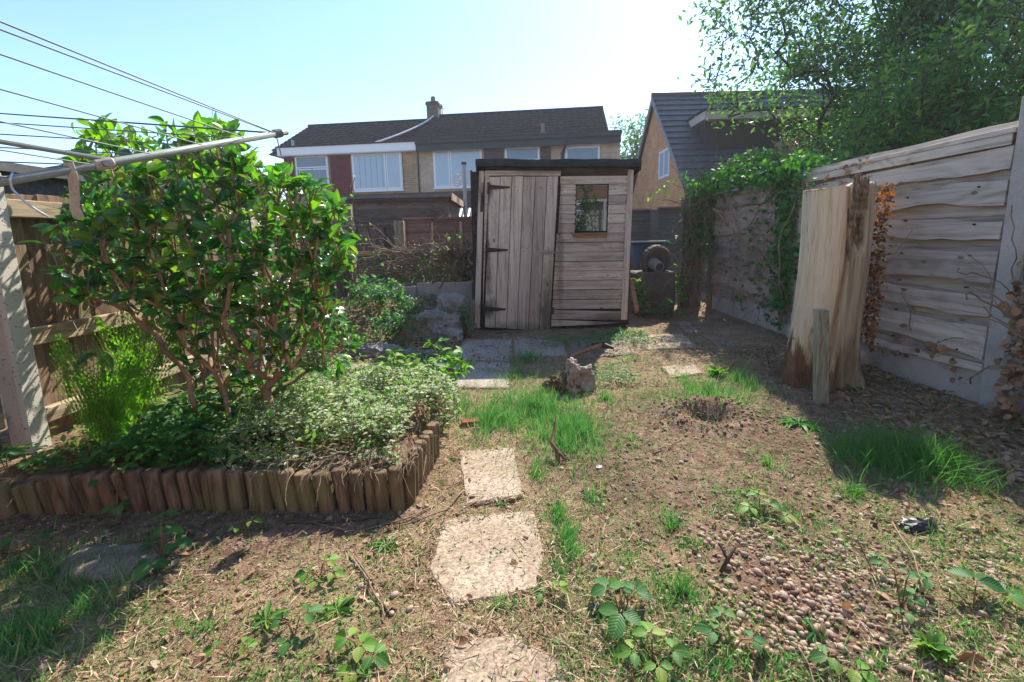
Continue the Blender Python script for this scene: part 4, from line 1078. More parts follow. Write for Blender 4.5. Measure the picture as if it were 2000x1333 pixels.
# ------------------------------------------------------------------ left boundary fence
LA = Vector((-2.47, 0.6, 0)); LB = Vector((-2.26, 6.2, 0)); ldir = (LB - LA).normalized(); lnrm = Vector((ldir.y, -ldir.x, 0))
def lp(y, off=0.0, z=0.0):
    t = (y - LA.y) / ldir.y; p = LA + ldir * t + lnrm * off; return Vector((p.x, p.y, z))
rail_t = at(0, 369, X=-2.42).z
for i, (y0, y1, lab) in enumerate(((2.2, 4.0, 'brown closeboard fence panel with pale rails behind the camellia'), (4.1, 5.9, 'closeboard fence panel at the far end of the left fence'), (0.7, 2.04, 'dark closeboard fence panel left of the pitted concrete post'))):
    p = thing('board_fence', lab, 'fence panel', lp(y0), 0, 'panels of the left fence')
    m_ = MB(); y = y0; k = 0
    while y < y1 - 0.02:
        yy = min(y + 0.105, y1); off = -0.03 - (0.009 if k % 2 else 0)
        a, b = lp(y, off, 0.06), lp(yy + 0.012, off, 0.06); zt2 = rail_t - 0.02 + random.uniform(-0.012, 0.012)
        m_.quadbox([a, b, Vector((b.x, b.y, zt2)), Vector((a.x, a.y, zt2))], lnrm * -0.012); y = yy; k += 1
    m_.build('boards', MW['left'] if i < 2 else MW['dark_z'], p, bevel=0.0015)
    for z in ((rail_t - 0.09, 0.66, 0.25) if i < 2 else (rail_t - 0.09, 0.3)):
        a, b = lp(y0, 0.0, z), lp(y1, 0.0, z)
        MB().bar(a, b, 0.05, 0.085 if z > 0.4 else 0.075).build('rail', MW['rail'], p, bevel=0.004)
    MB().box((lp(y0).x - 0.02, y0, 0.0), (lp(y0).x - 0.01, y0 + 0.05, 0.05)).build('foot', MW['dark_z'], p)
for y, lab in ((2.12, 'pitted pale concrete post at the left edge, beside the fern'), (4.05, 'concrete fence post behind the camellia in the left fence'), (5.96, 'old post at the far left corner, wrapped in dry stems')):
    q = lp(y, 0.035)
    ob = fence_post(MB(), q.x, y, rail_t + (0.06 if y < 3 else 0.0), 0.1, 0.11).build('concrete_post', POST_L if y < 5 else MW['timber']); rebase(ob, (q.x, y, 0)); tag(ob, lab, 'fence post', 'posts of the left fence')
# neighbour's shed roof peeping over the left fence
q = at(40, 345, Y=3.3)
nb = thing('lean_to', 'low dark felt roofed lean-to showing just above the left fence', 'shed', (q.x, 3.3, 0))
MB().box((-2.0, -0.6, 0), (0.25, 1.2, q.z - 0.03)).build('wall', MW['dark_x'], nb, True)
MB().box((-2.1, -0.7, q.z - 0.027), (0.33, 1.3, q.z + 0.03)).build('roof', FELT_G, nb, True)

# ------------------------------------------------------------------ back boundary
BY = 7.2
def panel_back(x0, x1, ytop, Y, label, mat, kind, battens=()):
    a, b = at(x0, ytop, Y=Y), at(x1, ytop, Y=Y); z1 = (a.z + b.z) / 2
    p = thing('back_fence', label, 'fence panel', (a.x, Y, 0), 0, 'back fence panels'); m_ = MB()
    if kind == 'lap':
        n = 8
        for k in range(n):
            h = z1 / n; za_, zb_ = k * h, (k + 1) * h + 0.015
            m_.add([(a.x, Y - 0.022, za_), (b.x, Y - 0.022, za_), (b.x, Y - 0.006, zb_), (a.x, Y - 0.006, zb_), (a.x, Y - 0.01, za_), (b.x, Y - 0.01, za_), (b.x, Y + 0.004, zb_), (a.x, Y + 0.004, zb_)],
                   [(0, 1, 2, 3), (7, 6, 5, 4), (0, 4, 5, 1), (1, 5, 6, 2), (2, 6, 7, 3), (3, 7, 4, 0)])
    else:
        x, k = a.x, 0
        while x < b.x - 0.01:
            w = random.uniform(0.09, 0.13); dy = 0.012 * (k % 2)
            m_.box((x, Y - 0.02 - dy, 0), (min(x + w, b.x), Y - 0.006 - dy, z1 + random.uniform(-0.012, 0.012))); x += w; k += 1
    m_.build('boards', mat, p)
    for bx in battens:
        q = at(bx, ytop, Y=Y - 0.03); MB().box((q.x - 0.022, Y - 0.055, 0.05), (q.x + 0.022, Y - 0.0225, z1 - 0.03)).build('batten', MW['red_batten'], p, bevel=0.003)
    MB().box((a.x, Y - 0.06, z1 + 0.015), (b.x, Y + 0.02, z1 + 0.045)).build('capping', mat if kind != 'lap' else MW['red_x'], p, bevel=0.003)
    return p
panel_back(787, 965, 430, BY, 'red-brown lap fence panel with pale battens left of the shed', MW['red_x'], 'lap', (789, 843, 900))
panel_back(640, 772, 444, BY + 0.02, 'dark vertical board fence panel beside the red-brown panel', MW['dark_z'], 'vert')
panel_back(1180, 1272, 414, 8.4, 'dark green-brown lap panel touching the right side of the shed', MW['dark_x'], 'lap')
panel_back(1284, 1420, 408, 8.38, 'dark lap panel left of the ivy, below the orange gable', MW['dark_x'], 'lap')
for (x, yt, Y, w, lab, m) in ((779, 432, 6.75, 0.14, 'greenish timber post between the dark boards and the red-brown panel', MW['timber']), (1278, 410, 8.3, 0.13, 'dark post between the two lap panels right of the shed', MW['dark_x']), (676, 400, 6.0, 0.13, 'leaning old post at the end of the wire fence, beside the camellia', MW['timber'])):
    q = at(x, yt, Y=Y); ob = MB().box((q.x - w / 2, Y - 0.05, 0), (q.x + w / 2, Y + 0.05, q.z)).build('fence_post', m, bevel=0.008); rebase(ob, (q.x, Y, 0)); tag(ob, lab, 'fence post', 'back fence posts')
# wire netting fence with a timber rail
a, b = at(692, 496, Y=6.25), at(935, 488, Y=6.25)
wf = thing('wire_fence', 'low wire mesh fence with one pale timber rail left of the shed', 'fence', ((a.x + b.x) / 2, 6.25, 0.45))
MB().bar(a, b, 0.045, 0.06).build('rail', MW['timber_x'], wf, bevel=0.004)
m_ = MB(); x = a.x
while x < b.x - 0.2:
    m_.tube([(x, 6.28, 0.46), (x, 6.28, a.z + 0.02)], 0.0018, 4, False); x += 0.05
z = 0.48
while z < a.z + 0.02: m_.tube([(a.x, 6.28, z), (b.x - 0.2, 6.28, z)], 0.0018, 4, False); z += 0.05
m_.build('wire_mesh', m_plain('green_wire', (0.05, 0.1, 0.07), 0.5), wf)
# low concrete wall of the raised bed
a, b = at(702, 562, Y=5.95), at(893, 553, Y=5.95)
ob = MB(); ob.box((a.x, 5.92, 0.05), (a.x + 0.75, 6.0, a.z)); ob.box((a.x + 0.756, 5.925, 0.05), (b.x + 0.2, 6.005, b.z + 0.01))
ob = ob.build('low_wall', CONC, bevel=0.01); rebase(ob, (a.x, 5.95, 0)); tag(ob, 'low grey concrete wall holding the raised bed left of the shed', 'wall')
# rockery stones
rk = [(850, 640, 4.95, (0.27, 0.18, 0.17), STONE, 'largest rockery stone, grey and craggy, left of the shed'), (882, 618, 5.15, (0.17, 0.17, 0.24), STONE, 'upright grey rockery stone behind the largest stone'),
      (815, 668, 4.75, (0.14, 0.09, 0.09), STONE_Y, 'yellowish stone below the craggy rockery stone'), (865, 662, 4.85, (0.2, 0.15, 0.12), STONE, 'grey stone at the foot of the craggy rockery stone'),
      (722, 692, 4.3, (0.15, 0.12, 0.10), STONE_G, 'pale rubble stone left of the other rubble'), (762, 694, 4.3, (0.14, 0.1, 0.09), STONE_G, 'rounded pale rubble stone in the middle of the rubble'), (803, 700, 4.35, (0.16, 0.12, 0.08), STONE_G, 'pale rubble stone nearest to the grey slabs'), (845, 700, 4.3, (0.14, 0.1, 0.07), STONE_G, 'flat rubble stone touching the edge of the grey slab')]
for k, (x, y, Y, sz, m, lab) in enumerate(rk):
    q = at(x, y, Y=Y); ob = rock('rockery_stone', m, q, sz, k * 7.3 + 1, None, 5, 0.34); rebase(ob, (q.x, q.y, q.z - sz[2] * 0.8)); tag(ob, lab, 'stone', 'rockery stones')
# neighbour's shed and pole beyond the back fence
a, b = at(600, 388, Y=9.0), at(884, 374, Y=9.0)
ns = thing('neighbour_shed', 'dark brown boarded shed with flat grey felt roof beyond the back fence', 'shed', (b.x, 9.0, 0))
zr_ = (a.z + b.z) / 2 - 0.02; wdt = b.x - a.x
m_ = MB()
for k in range(11):
    h = (zr_ - 0.08) / 11
    m_.add([(-wdt, 0.0, k * h), (-0.13, 0.0, k * h), (-0.13, 0.018, (k + 1) * h + 0.01), (-wdt, 0.018, (k + 1) * h + 0.01), (-wdt, 0.05, k * h), (-0.13, 0.05, k * h), (-0.13, 0.05, (k + 1) * h), (-wdt, 0.05, (k + 1) * h)], [(0, 1, 2, 3), (0, 4, 5, 1), (1, 5, 6, 2), (3, 2, 6, 7), (0, 3, 7, 4)])
    m_.add([(-0.10, 0.03, k * h), (-0.10, 2.0, k * h), (-0.118, 2.0, (k + 1) * h + 0.01), (-0.118, 0.03, (k + 1) * h + 0.01), (-0.14, 0.03, k * h), (-0.14, 2.0, k * h), (-0.14, 2.0, (k + 1) * h), (-0.14, 0.03, (k + 1) * h)], [(0, 1, 2, 3), (0, 4, 5, 1), (1, 5, 6, 2), (3, 2, 6, 7), (0, 3, 7, 4)])
m_.build('wall', MW['nshed'], ns, True)
MB().box((-0.16, -0.02, 0), (-0.09, 0.05, zr_ - 0.08)).build('corner_post', MW['nshed'], ns, True)
MB().box((-wdt, -0.14, zr_ - 0.055), (-0.02, 2.2, zr_ + 0.0)).build('roof', FELT_G, ns, True)
MB().box((-wdt, -0.10, zr_ - 0.12), (-0.06, 2.1, zr_ - 0.058)).build('roof_edge', MW['shed_dark'], ns, True)
MB().box((-0.017, -0.15, zr_ - 0.12), (0.01, 2.2, zr_ + 0.015)).build('bargeboard', MW['red_batten'], ns, True)
q = at(906, 322, Y=10.2); q2 = at(910, 450, Y=10.2)
pl = thing('garden_pole', 'thin grey pole with two wire coils near its top, left of the shed', 'pole', (q2.x, 10.2, 0))
MB().tube([(q2.x, 10.2, 0), (q.x, 10.2, q.z)], 0.04, 8).build('pole', GALV, pl)
MB().tube([(q.x, 10.2, q.z), (q.x, 10.2, q.z + 0.05)], 0.055, 8).build('cap', IRON, pl)
for sgn in (-1, 1):
    m_ = MB(); cz = at(906, 346, Y=10.2).z
    pts = [(q.x + sgn * 0.15 + 0.09 * math.cos(t) * (1 - abs(t / 20 - 1) * 0.35), 10.2 + 0.09 * math.sin(t), cz + 0.09 - 0.0095 * t) for t in np.arange(0, 31, 0.5)]
    m_.tube(pts, 0.012, 4); m_.tube([(q.x, 10.2, cz + 0.1), (q.x + sgn * 0.15, 10.2, cz + 0.12)], 0.012, 4); m_.build('wire_coil', m_plain('pale_wire', (0.5, 0.45, 0.38), 0.5), pl)
# corrugated roof behind the pole
a, b = at(880, 402, Y=11.5), at(960, 430, Y=11.5)
m_ = MB(); n = 60
for j, (yy, zz) in enumerate(((11.5, a.z - 0.42), (12.6, a.z))):
    for i in range(n + 1):
        x = a.x + (b.x - a.x + 1.2) * i / n; m_.v.append((x, yy, zz + 0.012 * math.sin(i * 2.1)))
for i in range(n): m_.f.append((i, i + 1, n + 2 + i, n + 1 + i))
m_.box((a.x, 11.55, 0), (b.x + 1.1, 12.5, a.z - 0.5))
ob = m_.build('corrugated_store', m_plain('blue_grey_sheet', (0.09, 0.11, 0.14), 0.5)); rebase(ob, (a.x, 11.5, 0)); tag(ob, 'low store with blue-grey corrugated roof behind the thin pole', 'shed')

# things in the gap right of the shed
q = at(1262, 470, Y=7.6)
wb = thing('water_butt', 'dark plastic water butt with a pale rim behind the ribbed wheel', 'water butt', (q.x, 7.6, 0))
MB().tube([(0, 0, 0), (0, 0, 0.5), (0, 0, q.z - 0.03)], [0.24, 0.28, 0.3], 24).build('barrel', m_plain('blue_black_plastic', (0.02, 0.028, 0.035), 0.4), wb, True, smooth=True)
ring = [(0.305 * math.cos(t), 0.305 * math.sin(t), q.z - 0.02) for t in np.linspace(0, 2 * math.pi, 33)]
MB().tube(ring, 0.016, 6, False).build('rim', m_plain('grey_rim', (0.2, 0.23, 0.26), 0.35), wb, True, smooth=True)
q = at(1284, 512, Y=6.35)
wh = thing('ribbed_pot', 'upturned ribbed clay pot lying on its side with a pipe stub, on a concrete block', 'pot', (q.x, 6.35, q.z - 0.22))
ax = Vector((0.25, -0.93, -0.25)).normalized(); e1 = ax.cross(Vector((0, 0, 1))).normalized(); e2 = e1.cross(ax)
m_ = MB(); nA = 96; prof = [(0.22, -0.10), (0.225, -0.03), (0.205, 0.0), (0.16, 0.0), (0.145, -0.02), (0.05, -0.03)]
base_o = Vector(q)
for (rr, hh) in prof:
    for k in range(nA):
        t = 2 * math.pi * k / nA; rb = rr * (1 + (0.008 * (1 if (k // 2) % 2 else -1) if rr > 0.15 else 0))
        m_.v.append(tuple(base_o + ax * hh + (e1 * math.cos(t) + e2 * math.sin(t)) * rb))
for j in range(len(prof) - 1):
    for k in range(nA): m_.f.append((j * nA + k, j * nA + (k + 1) % nA, (j + 1) * nA + (k + 1) % nA, (j + 1) * nA + k))
m_.f.append(tuple(range(nA)))
m_.build('rim', m_noise('grey_clay', [(0.3, (0.1, 0.08, 0.065)), (0.7, (0.22, 0.185, 0.15))], 8, 0.9, 0.3, 0.01), wh)
cc = Vector(q) + ax * -0.02 + e1 * 0.05 + e2 * -0.03
MB().tube([cc, cc + ax * 0.16], [0.085, 0.07], 18).build('pipe_stub', m_plain('grey_pipe', (0.33, 0.34, 0.36), 0.5), wh)
MB().tube([cc + ax * 0.1605, cc + ax * 0.162], [0.055, 0.055], 18).build('pipe_mouth', m_plain('pipe_dark', (0.08, 0.08, 0.07), 0.8), wh)
a, b = at(1243, 533, Y=6.2), at(1318, 610, Y=6.2)
ob = MB().box((a.x, 6.2, 0), (b.x, 6.65, a.z)).build('concrete_block', m_noise('dirty_block', [(0.3, (0.09, 0.07, 0.055)), (0.55, (0.17, 0.135, 0.11)), (0.75, (0.25, 0.21, 0.18))], 5, 0.95, 0.6, 0.015, 50), bevel=0.02); rebase(ob, ((a.x + b.x) / 2, 6.3, 0)); tag(ob, 'rough concrete block carrying the ribbed pot right of the shed', 'block')

# ------------------------------------------------------------------ slabs
def slab(px, lab, mat, th=0.045, lift=0.004, grp='paving slabs'):
    pts = []
    for (x, y) in px:
        p = at(x, y, Z=lift + 0.006); pts.append(p)
    c = sum(pts, Vector()) / len(pts)
    # densify the outline and roughen it
    out = []
    for i in range(len(pts)):
        a, b = pts[i], pts[(i + 1) % len(pts)]
        m = max(2, int((b - a).length / 0.025))
        for k in range(m):
            p = a.lerp(b, k / m); n_ = mnoise.noise(p * 7 + Vector((0, 0, 2))) * 0.008 + mnoise.noise(p * 33) * 0.005
            d = (p - c).normalized(); out.append(p + d * n_)
    mb = MB(); n = len(out)
    ins = [p.lerp(c, 0.03) for p in out]
    mb.v += [(p.x, p.y, p.z - th) for p in out] + [(p.x, p.y, p.z - 0.006) for p in out] + [(p.x, p.y, p.z + 0.0015 * mnoise.noise(p * 12)) for p in ins] 
    for k in range(n):
        k2 = (k + 1) % n; mb.f += [(k, k2, n + k2, n + k), (n + k, n + k2, 2 * n + k2, 2 * n + k)]
    mb.f.append(tuple(2 * n + k for k in range(n)))
    ob = mb.build('paving_slab', mat); rebase(ob, (c.x, c.y, 0)); return tag(ob, lab, 'paving slab', grp)
slab([(896, 880), (1002, 874), (1022, 968), (910, 985)], 'sunlit tan stepping slab beside the corner of the log edging', SLAB)
slab([(868, 1012), (1042, 996), (1062, 1075), (1050, 1150), (880, 1182), (838, 1110)], 'largest tan stepping slab in the middle of the path', SLAB)
slab([(868, 1258), (985, 1238), (1098, 1292), (1150, 1345), (1100, 1420), (850, 1420), (856, 1330)], 'tan stepping slab cut off by the bottom of the photo', SLAB)
slab([(905, 663), (1000, 662), (999, 704), (890, 704)], 'grey slab in front of the shed door, farther of two', SLAB_G)
slab([(888, 707), (998, 707), (994, 757), (890, 757)], 'grey slab in front of the shed door, nearer of two and half in sun', SLAB_G)
slab([(1004, 658), (1100, 668), (1108, 696), (1004, 696)], 'dirty slab right of the grey door slabs, in the shed shadow', SLAB_G)
slab([(1112, 670), (1232, 652), (1240, 690), (1120, 700)], 'slab under the pickaxe, half in sun', SLAB_R)
slab([(1236, 656), (1332, 650), (1362, 678), (1246, 684)], 'sunlit slab right of the pickaxe', SLAB)
slab([(1322, 630), (1412, 620), (1450, 645), (1340, 652)], 'reddish slab against the right fence, farther of two', SLAB_R)
slab([(1372, 655), (1448, 648), (1492, 672), (1412, 682)], 'reddish slab against the right fence, nearer of two', SLAB_R)
slab([(1292, 716), (1352, 708), (1372, 728), (1312, 738)], 'small piece of slab half buried left of the trunk', SLAB)
# flat stone at the left
p = gp(212, 1112); ob = rock('flat_stone', m_noise('flat_grey_stone', [(0.3, (0.14, 0.11, 0.085)), (0.7, (0.28, 0.23, 0.18))], 7, 0.95, 0.5, 0.01, 60), p + Vector((0, 0.02, 0.0)), (0.165, 0.085, 0.035), 3, sub=4, rough=0.2); rebase(ob, p); tag(ob, 'flat oval grey stone in the shade below the log edging', 'stone')

# planks in the bed behind the ground cover
for k, (x, y, w, l, an_, lab) in enumerate(((735, 716, 0.16, 0.62, 8, 'weathered plank lying behind the variegated plants, farther of two'), (712, 748, 0.2, 0.55, 4, 'weathered plank lying behind the variegated plants, nearer of two'))):
    p = at(x, y, Z=0.12 - 0.04 * k); R = Matrix.Translation(p) @ Matrix.Rotation(math.radians(an_), 4, 'Z')
    ob = MB().box((-l / 2, -w / 2, -0.04), (l / 2, w / 2, 0.01), R).build('plank', MW['timber_x'], bevel=0.005); rebase(ob, p); tag(ob, lab, 'plank', 'planks in the bed')

# ------------------------------------------------------------------ log edging
le = thing('log_edging', 'border edging of short upright brown logs wired together, bending at its right corner', 'edging', (-1.3, 1.84, 0))
def pole(x, y, h, r, lean, nm):
    m_ = MB(); pts, rad = [], []
    for (t, k) in ((-0.06, 1), (0.0, 1.0), (0.5, 1.0), (0.92, 0.99), (0.965, 0.95), (0.99, 0.84), (1.0, 0.6)):
        pts.append((x + lean[0] * h * t, y + lean[1] * h * t, h * t)); rad.append(r * k)
    m_.tube(pts, rad, 14)
    m_.build('log', MW['logs'], le, smooth=False)
pl_px = []
x = -2.36; i = 0
while x < -0.47:
    r = random.choice([0.022, 0.027, 0.03, 0.034]) * random.uniform(0.95, 1.05)
    yb = 1.755 + 0.012 * math.sin(x * 3)
    pole(x, yb, (random.uniform(0.163, 0.183) - 0.05 * sstep(-1.75, -2.1, x)), r, ((-0.27 if x < -1.6 else -0.1) + 0.06 * math.sin(x * 9) + random.uniform(-0.025, 0.025), 0.02), i)
    x += 2 * r + random.uniform(0.0, 0.005); i += 1
y = 1.79
while y < 2.22:
    r = random.uniform(0.024, 0.031)
    pole(-0.455 + 0.1 * (y - 1.79), y, random.uniform(0.175, 0.195), r, (0.03, 0.05), i); y += 2 * r + 0.003; i += 1
MB().tube([(-2.36, 1.79, 0.1), (-1.4, 1.79, 0.105), (-0.5, 1.785, 0.1), (-0.46, 1.85, 0.1), (-0.43, 2.22, 0.1)], 0.002, 4).build('wire', IRON, le)

# ------------------------------------------------------------------ rotary clothes airer
TIP = at(560, 258, Y=1.7); inw = Vector((-0.5, -0.866, 0)); AL = 1.52
a0 = at(0, 356, Y=1.085); slope = (TIP.z - a0.z) / (Vector((TIP.x - a0.x, TIP.y - a0.y)).length)
inw = Vector((a0.x - TIP.x, a0.y - TIP.y, 0)).normalized()
PB = TIP + inw * AL; hubz = TIP.z - slope * AL
ca = thing('rotary_airer', 'grey metal rotary clothes airer with taut plastic lines, one arm reaching over the camellia', 'clothes airer', (PB.x, PB.y, 0))
ARM = m_plain('airer_tube', (0.22, 0.25, 0.23), 0.55, 0.3, 0.0, 0.08)
LINE = m_plain('plastic_line', (0.12, 0.15, 0.15), 0.5)
MB().tube([(PB.x, PB.y, 0), (PB.x, PB.y, 2.0)], 0.022, 14).build('pole', ARM, ca, smooth=True)
dirs = []
base_an = math.atan2(-inw.y, -inw.x)
for k in range(3):
    an_ = base_an + k * 2 * math.pi / 3; dirs.append(Vector((math.cos(an_), math.sin(an_), 0)))
hub = Vector((PB.x, PB.y, hubz))
def armpt(k, s_): return hub + dirs[k] * (AL * s_) + Vector((0, 0, slope * AL * s_))
for k in range(3):
    arm = MB().tube([armpt(k, 0.02), armpt(k, 0.5), armpt(k, 1.0)], [0.0112, 0.011, 0.0106], 14).build('arm', ARM, ca, smooth=True)
    MB().tube([armpt(k, 0.968), armpt(k, 0.985)], 0.0145, 12).build('line_clip', LINE, arm)
    if k == 0:
        q = at(185, 325, Y=1.28); s_b = ((Vector((q.x, q.y, 0)) - Vector((hub.x, hub.y, 0))).length) / AL
        c_ = armpt(0, s_b); dd = (armpt(0, 1) - armpt(0, 0)).normalized()
        MB().tube([c_ - dd * 0.022, c_ - dd * 0.018, c_ + dd * 0.018, c_ + dd * 0.022], [0.012, 0.0148, 0.0148, 0.012], 12).build('bracket', m_plain('beige_bracket', (0.4, 0.36, 0.3), 0.6), arm, smooth=False)
        sd = dd.cross(Vector((0, 0, 1))).normalized()
        MB().tube([c_ + sd * 0.012, c_ + sd * 0.022], [0.009, 0.008], 10).build('rivet', GALV, arm)
    top = Vector((PB.x, PB.y, 1.62)) if k == 0 else Vector((PB.x, PB.y, 1.9))
    MB().tube([armpt(k, s_b) + Vector((0, 0, 0.012)), Vector((PB.x, PB.y, hubz + 0.42))], 0.006, 8).build('strut', ARM, arm)
fr_s = [0.975, 0.905, 0.82, 0.73, 0.64, 0.545, 0.45, 0.365, 0.29]
lm = MB()
for s_ in fr_s:
    for (k, k2) in ((0, 2), (0, 1), (1, 2)):
        if k == 0 and k2 == 1 and abs(s_ - 0.905) < 0.001:
            pass
        A_, B_ = armpt(k, s_), armpt(k2, s_)
        sag = 0.002 * (B_ - A_).length
        lm.tube([A_.lerp(B_, t) - Vector((0, 0, sag * 4 * t * (1 - t))) for t in np.linspace(0, 1, 13)], 0.0017, 6, False)
    # through-holes: the little dark end of each line on the arm
for k2 in (1, 2): lm.tube([armpt(0, 0.965) + Vector((0, 0, 0.006)), armpt(k2, 0.915)], 0.0017, 6, False)
lm.build('lines', LINE, ca, smooth=True)
e = armpt(0, 0.98)
MB().tube([e + Vector((0, 0, 0.012)), e + Vector((0.012, 0, 0)), e + Vector((0, 0, -0.014)), e + Vector((-0.01, 0, -0.004)), e + Vector((-0.004, -0.005, -0.03)), e + Vector((0.003, -0.004, -0.075))], 0.002, 6).build('line_end', LINE, ca)
# strap and wire hanging on the arm
c_ = at(122, 335, Y=1.235); s_s = (Vector((c_.x - hub.x, c_.y - hub.y, 0)).length) / AL; c_ = armpt(0, s_s)
m_ = MB()
pts = [(0.0, 0.014), (0.006, -0.02), (0.004, -0.06), (-0.002, -0.1), (0.006, -0.125)]
for i, (dx, dz) in enumerate(pts): m_.v += [(c_.x - 0.013 + dx, c_.y - 0.014, c_.z + dz), (c_.x + 0.011 + dx, c_.y - 0.012, c_.z + dz + 0.003), (c_.x + 0.011 + dx, c_.y - 0.010, c_.z + dz + 0.003), (c_.x - 0.013 + dx, c_.y - 0.012, c_.z + dz)]
for i in range(4):
    a = i * 4
    for k in range(4): m_.f.append((a + k, a + (k + 1) % 4, a + 4 + (k + 1) % 4, a + 4 + k))
m_.f += [(0, 1, 2, 3), (16, 17, 18, 19)]
ob = m_.build('cloth_strap', m_noise('dirty_webbing', [(0.3, (0.34, 0.3, 0.23)), (0.7, (0.52, 0.48, 0.39))], 20, 0.95, 0.5, 0.003, 150)); rebase(ob, c_); tag(ob, 'short dirty beige strap hanging from the airer arm', 'strap')
c_ = at(22, 352, Y=1.105); s_s = (Vector((c_.x - hub.x, c_.y - hub.y, 0)).length) / AL; c_ = armpt(0, s_s)
pts = [c_ + Vector((0.004, 0, 0.015)), c_ + Vector((0.01, -0.014, 0)), c_ + Vector((0.0, -0.004, -0.016)), c_ + Vector((0.004, -0.005, -0.024)), c_ + Vector((0.02, 0.0, -0.05)), c_ + Vector((0.045, 0.0, -0.07)), c_ + Vector((0.068, 0.0, -0.085))]
ob = MB().tube(pts, 0.0026, 8).build('wire_hook', m_plain('pale_blue_wire', (0.45, 0.52, 0.54), 0.4), smooth=True); rebase(ob, c_); tag(ob, 'bent pale wire hooked round the airer arm at the left edge', 'wire')

# ------------------------------------------------------------------ camellia
cbx = at(430, 850, Z=0.18)
cam_b = thing('camellia_shrub', 'big glossy leaved camellia shrub with bare brown stems in the log edged bed', 'shrub', (cbx.x, cbx.y, 0.17))
def cam_target():
    while True:
        x, y = random.uniform(60, 685), random.uniform(235, 760)
        # silhouette of the crown in elevation
        top = 262 + 130 * max(0, (175 - x) / 90) + 0.72 * max(0, x - 455) + 18 * math.sin(x / 37) + (60 if x < 90 else 0) 
        bot = 590 + 200 * sstep(290, 400, x) - 60 * sstep(520, 600, x)
        lft = 128 + 30 * math.sin(y / 45) + max(0, y - 560) * 0.5
        rgt = 668 + 14 * math.sin(y / 33) - max(0, 380 - y) * 0.75 - max(0, y - 690) * 1.3
        if top < y < bot and lft < x < rgt: break
    # depth profile: roughly an ellipse
    u_ = (x - 385) / 300; w_ = (y - 470) / 260
    dep = 0.62 * math.sqrt(max(0.05, 1 - 0.8 * u_ * u_ - 0.7 * w_ * w_))
    k = random.random()
    yv = 2.3 - dep * (0.75 if k < 0.42 else 0.0) * (1 - random.random() ** 2 * 0.35) + (random.uniform(-0.3, 1) * dep if k >= 0.42 else 0)
    # place at the elevation of mid-depth so the shrub has its own round volume
    p = at(x, y, Y=yv); return np.array(p)
T = [cam_target() for _ in range(660)]
roots = [np.array([cbx.x + dx, cbx.y + dy, 0.14]) for dx, dy in ((-0.03, 0.0), (0.05, 0.03), (0.12, -0.02), (0.3, 0.08), (0.0, 0.1))]
mid = [np.array([at(x, y, Y=Y).x, Y, at(x, y, Y=Y).z]) for x, y, Y in ((410, 650, 2.15), (340, 450, 1.95), (430, 560, 2.3), (530, 600, 2.3), (570, 470, 2.2), (250, 560, 2.3), (470, 420, 2.35), (300, 350, 2.1), (560, 380, 2.4), (150, 450, 2.3), (360, 330, 2.3))]
def cpt(x, y, Y): return tuple(at(x, y, Y=Y))
b0 = [(cbx.x + dx, cbx.y + dy, 0.13) for dx, dy in ((-0.07, 0.0), (0.02, 0.05), (0.08, -0.03), (0.2, 0.06), (0.28, 0.0), (-0.02, -0.05))]
chains = [[b0[0], cpt(395, 720, 2.18), cpt(360, 620, 2.1), cpt(345, 500, 1.98), cpt(305, 370, 1.95)], [b0[1], cpt(415, 680, 2.25), cpt(440, 560, 2.3), cpt(470, 420, 2.3)],
          [b0[2], cpt(425, 700, 2.15), cpt(420, 590, 2.1), cpt(395, 470, 2.2)], [b0[3], cpt(505, 720, 2.28), cpt(530, 620, 2.25), cpt(575, 480, 2.2)],
          [b0[4], cpt(520, 760, 2.2), cpt(590, 690, 2.1), cpt(630, 560, 2.1)], [b0[5], cpt(370, 740, 2.1), cpt(280, 640, 2.15), cpt(190, 520, 2.2), cpt(130, 430, 2.2)]]
sk = grow(roots, T + mid, 0.075, 0.22, 0.3, chains)
branches('stems', BARK_T, sk, 0.022, 0.0019, cam_b, 6, 0.55)
P, D, N = tip_leaves(sk, 5, 0.85, 2, 0.014, 0.5)
zs = P[:, 2]; sunlit_top = (zs > 1.40 - 0.16 * (P[:, 0] > -1.05) + rng.normal(size=len(zs)) * 0.12)  # paler young leaves massed top and right to paint the crown's sunlit brightness
old = ~sunlit_top | (rng.random(len(zs)) < 0.25)
keep = rng.random(len(P)) < np.clip((P[:, 2] - 0.25) / 0.7, 0.4, 1.0)
Lf = rng.uniform(0.034, 0.086, len(P))
i1 = old & keep; i2 = ~old & keep
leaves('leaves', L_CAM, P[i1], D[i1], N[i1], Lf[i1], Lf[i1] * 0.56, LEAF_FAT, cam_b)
leaves('young_leaves', L_CAM_Y, P[i2], D[i2] + np.array([0, 0, 0.5]), N[i2], Lf[i2], Lf[i2] * 0.5, LEAF_FAT, cam_b)
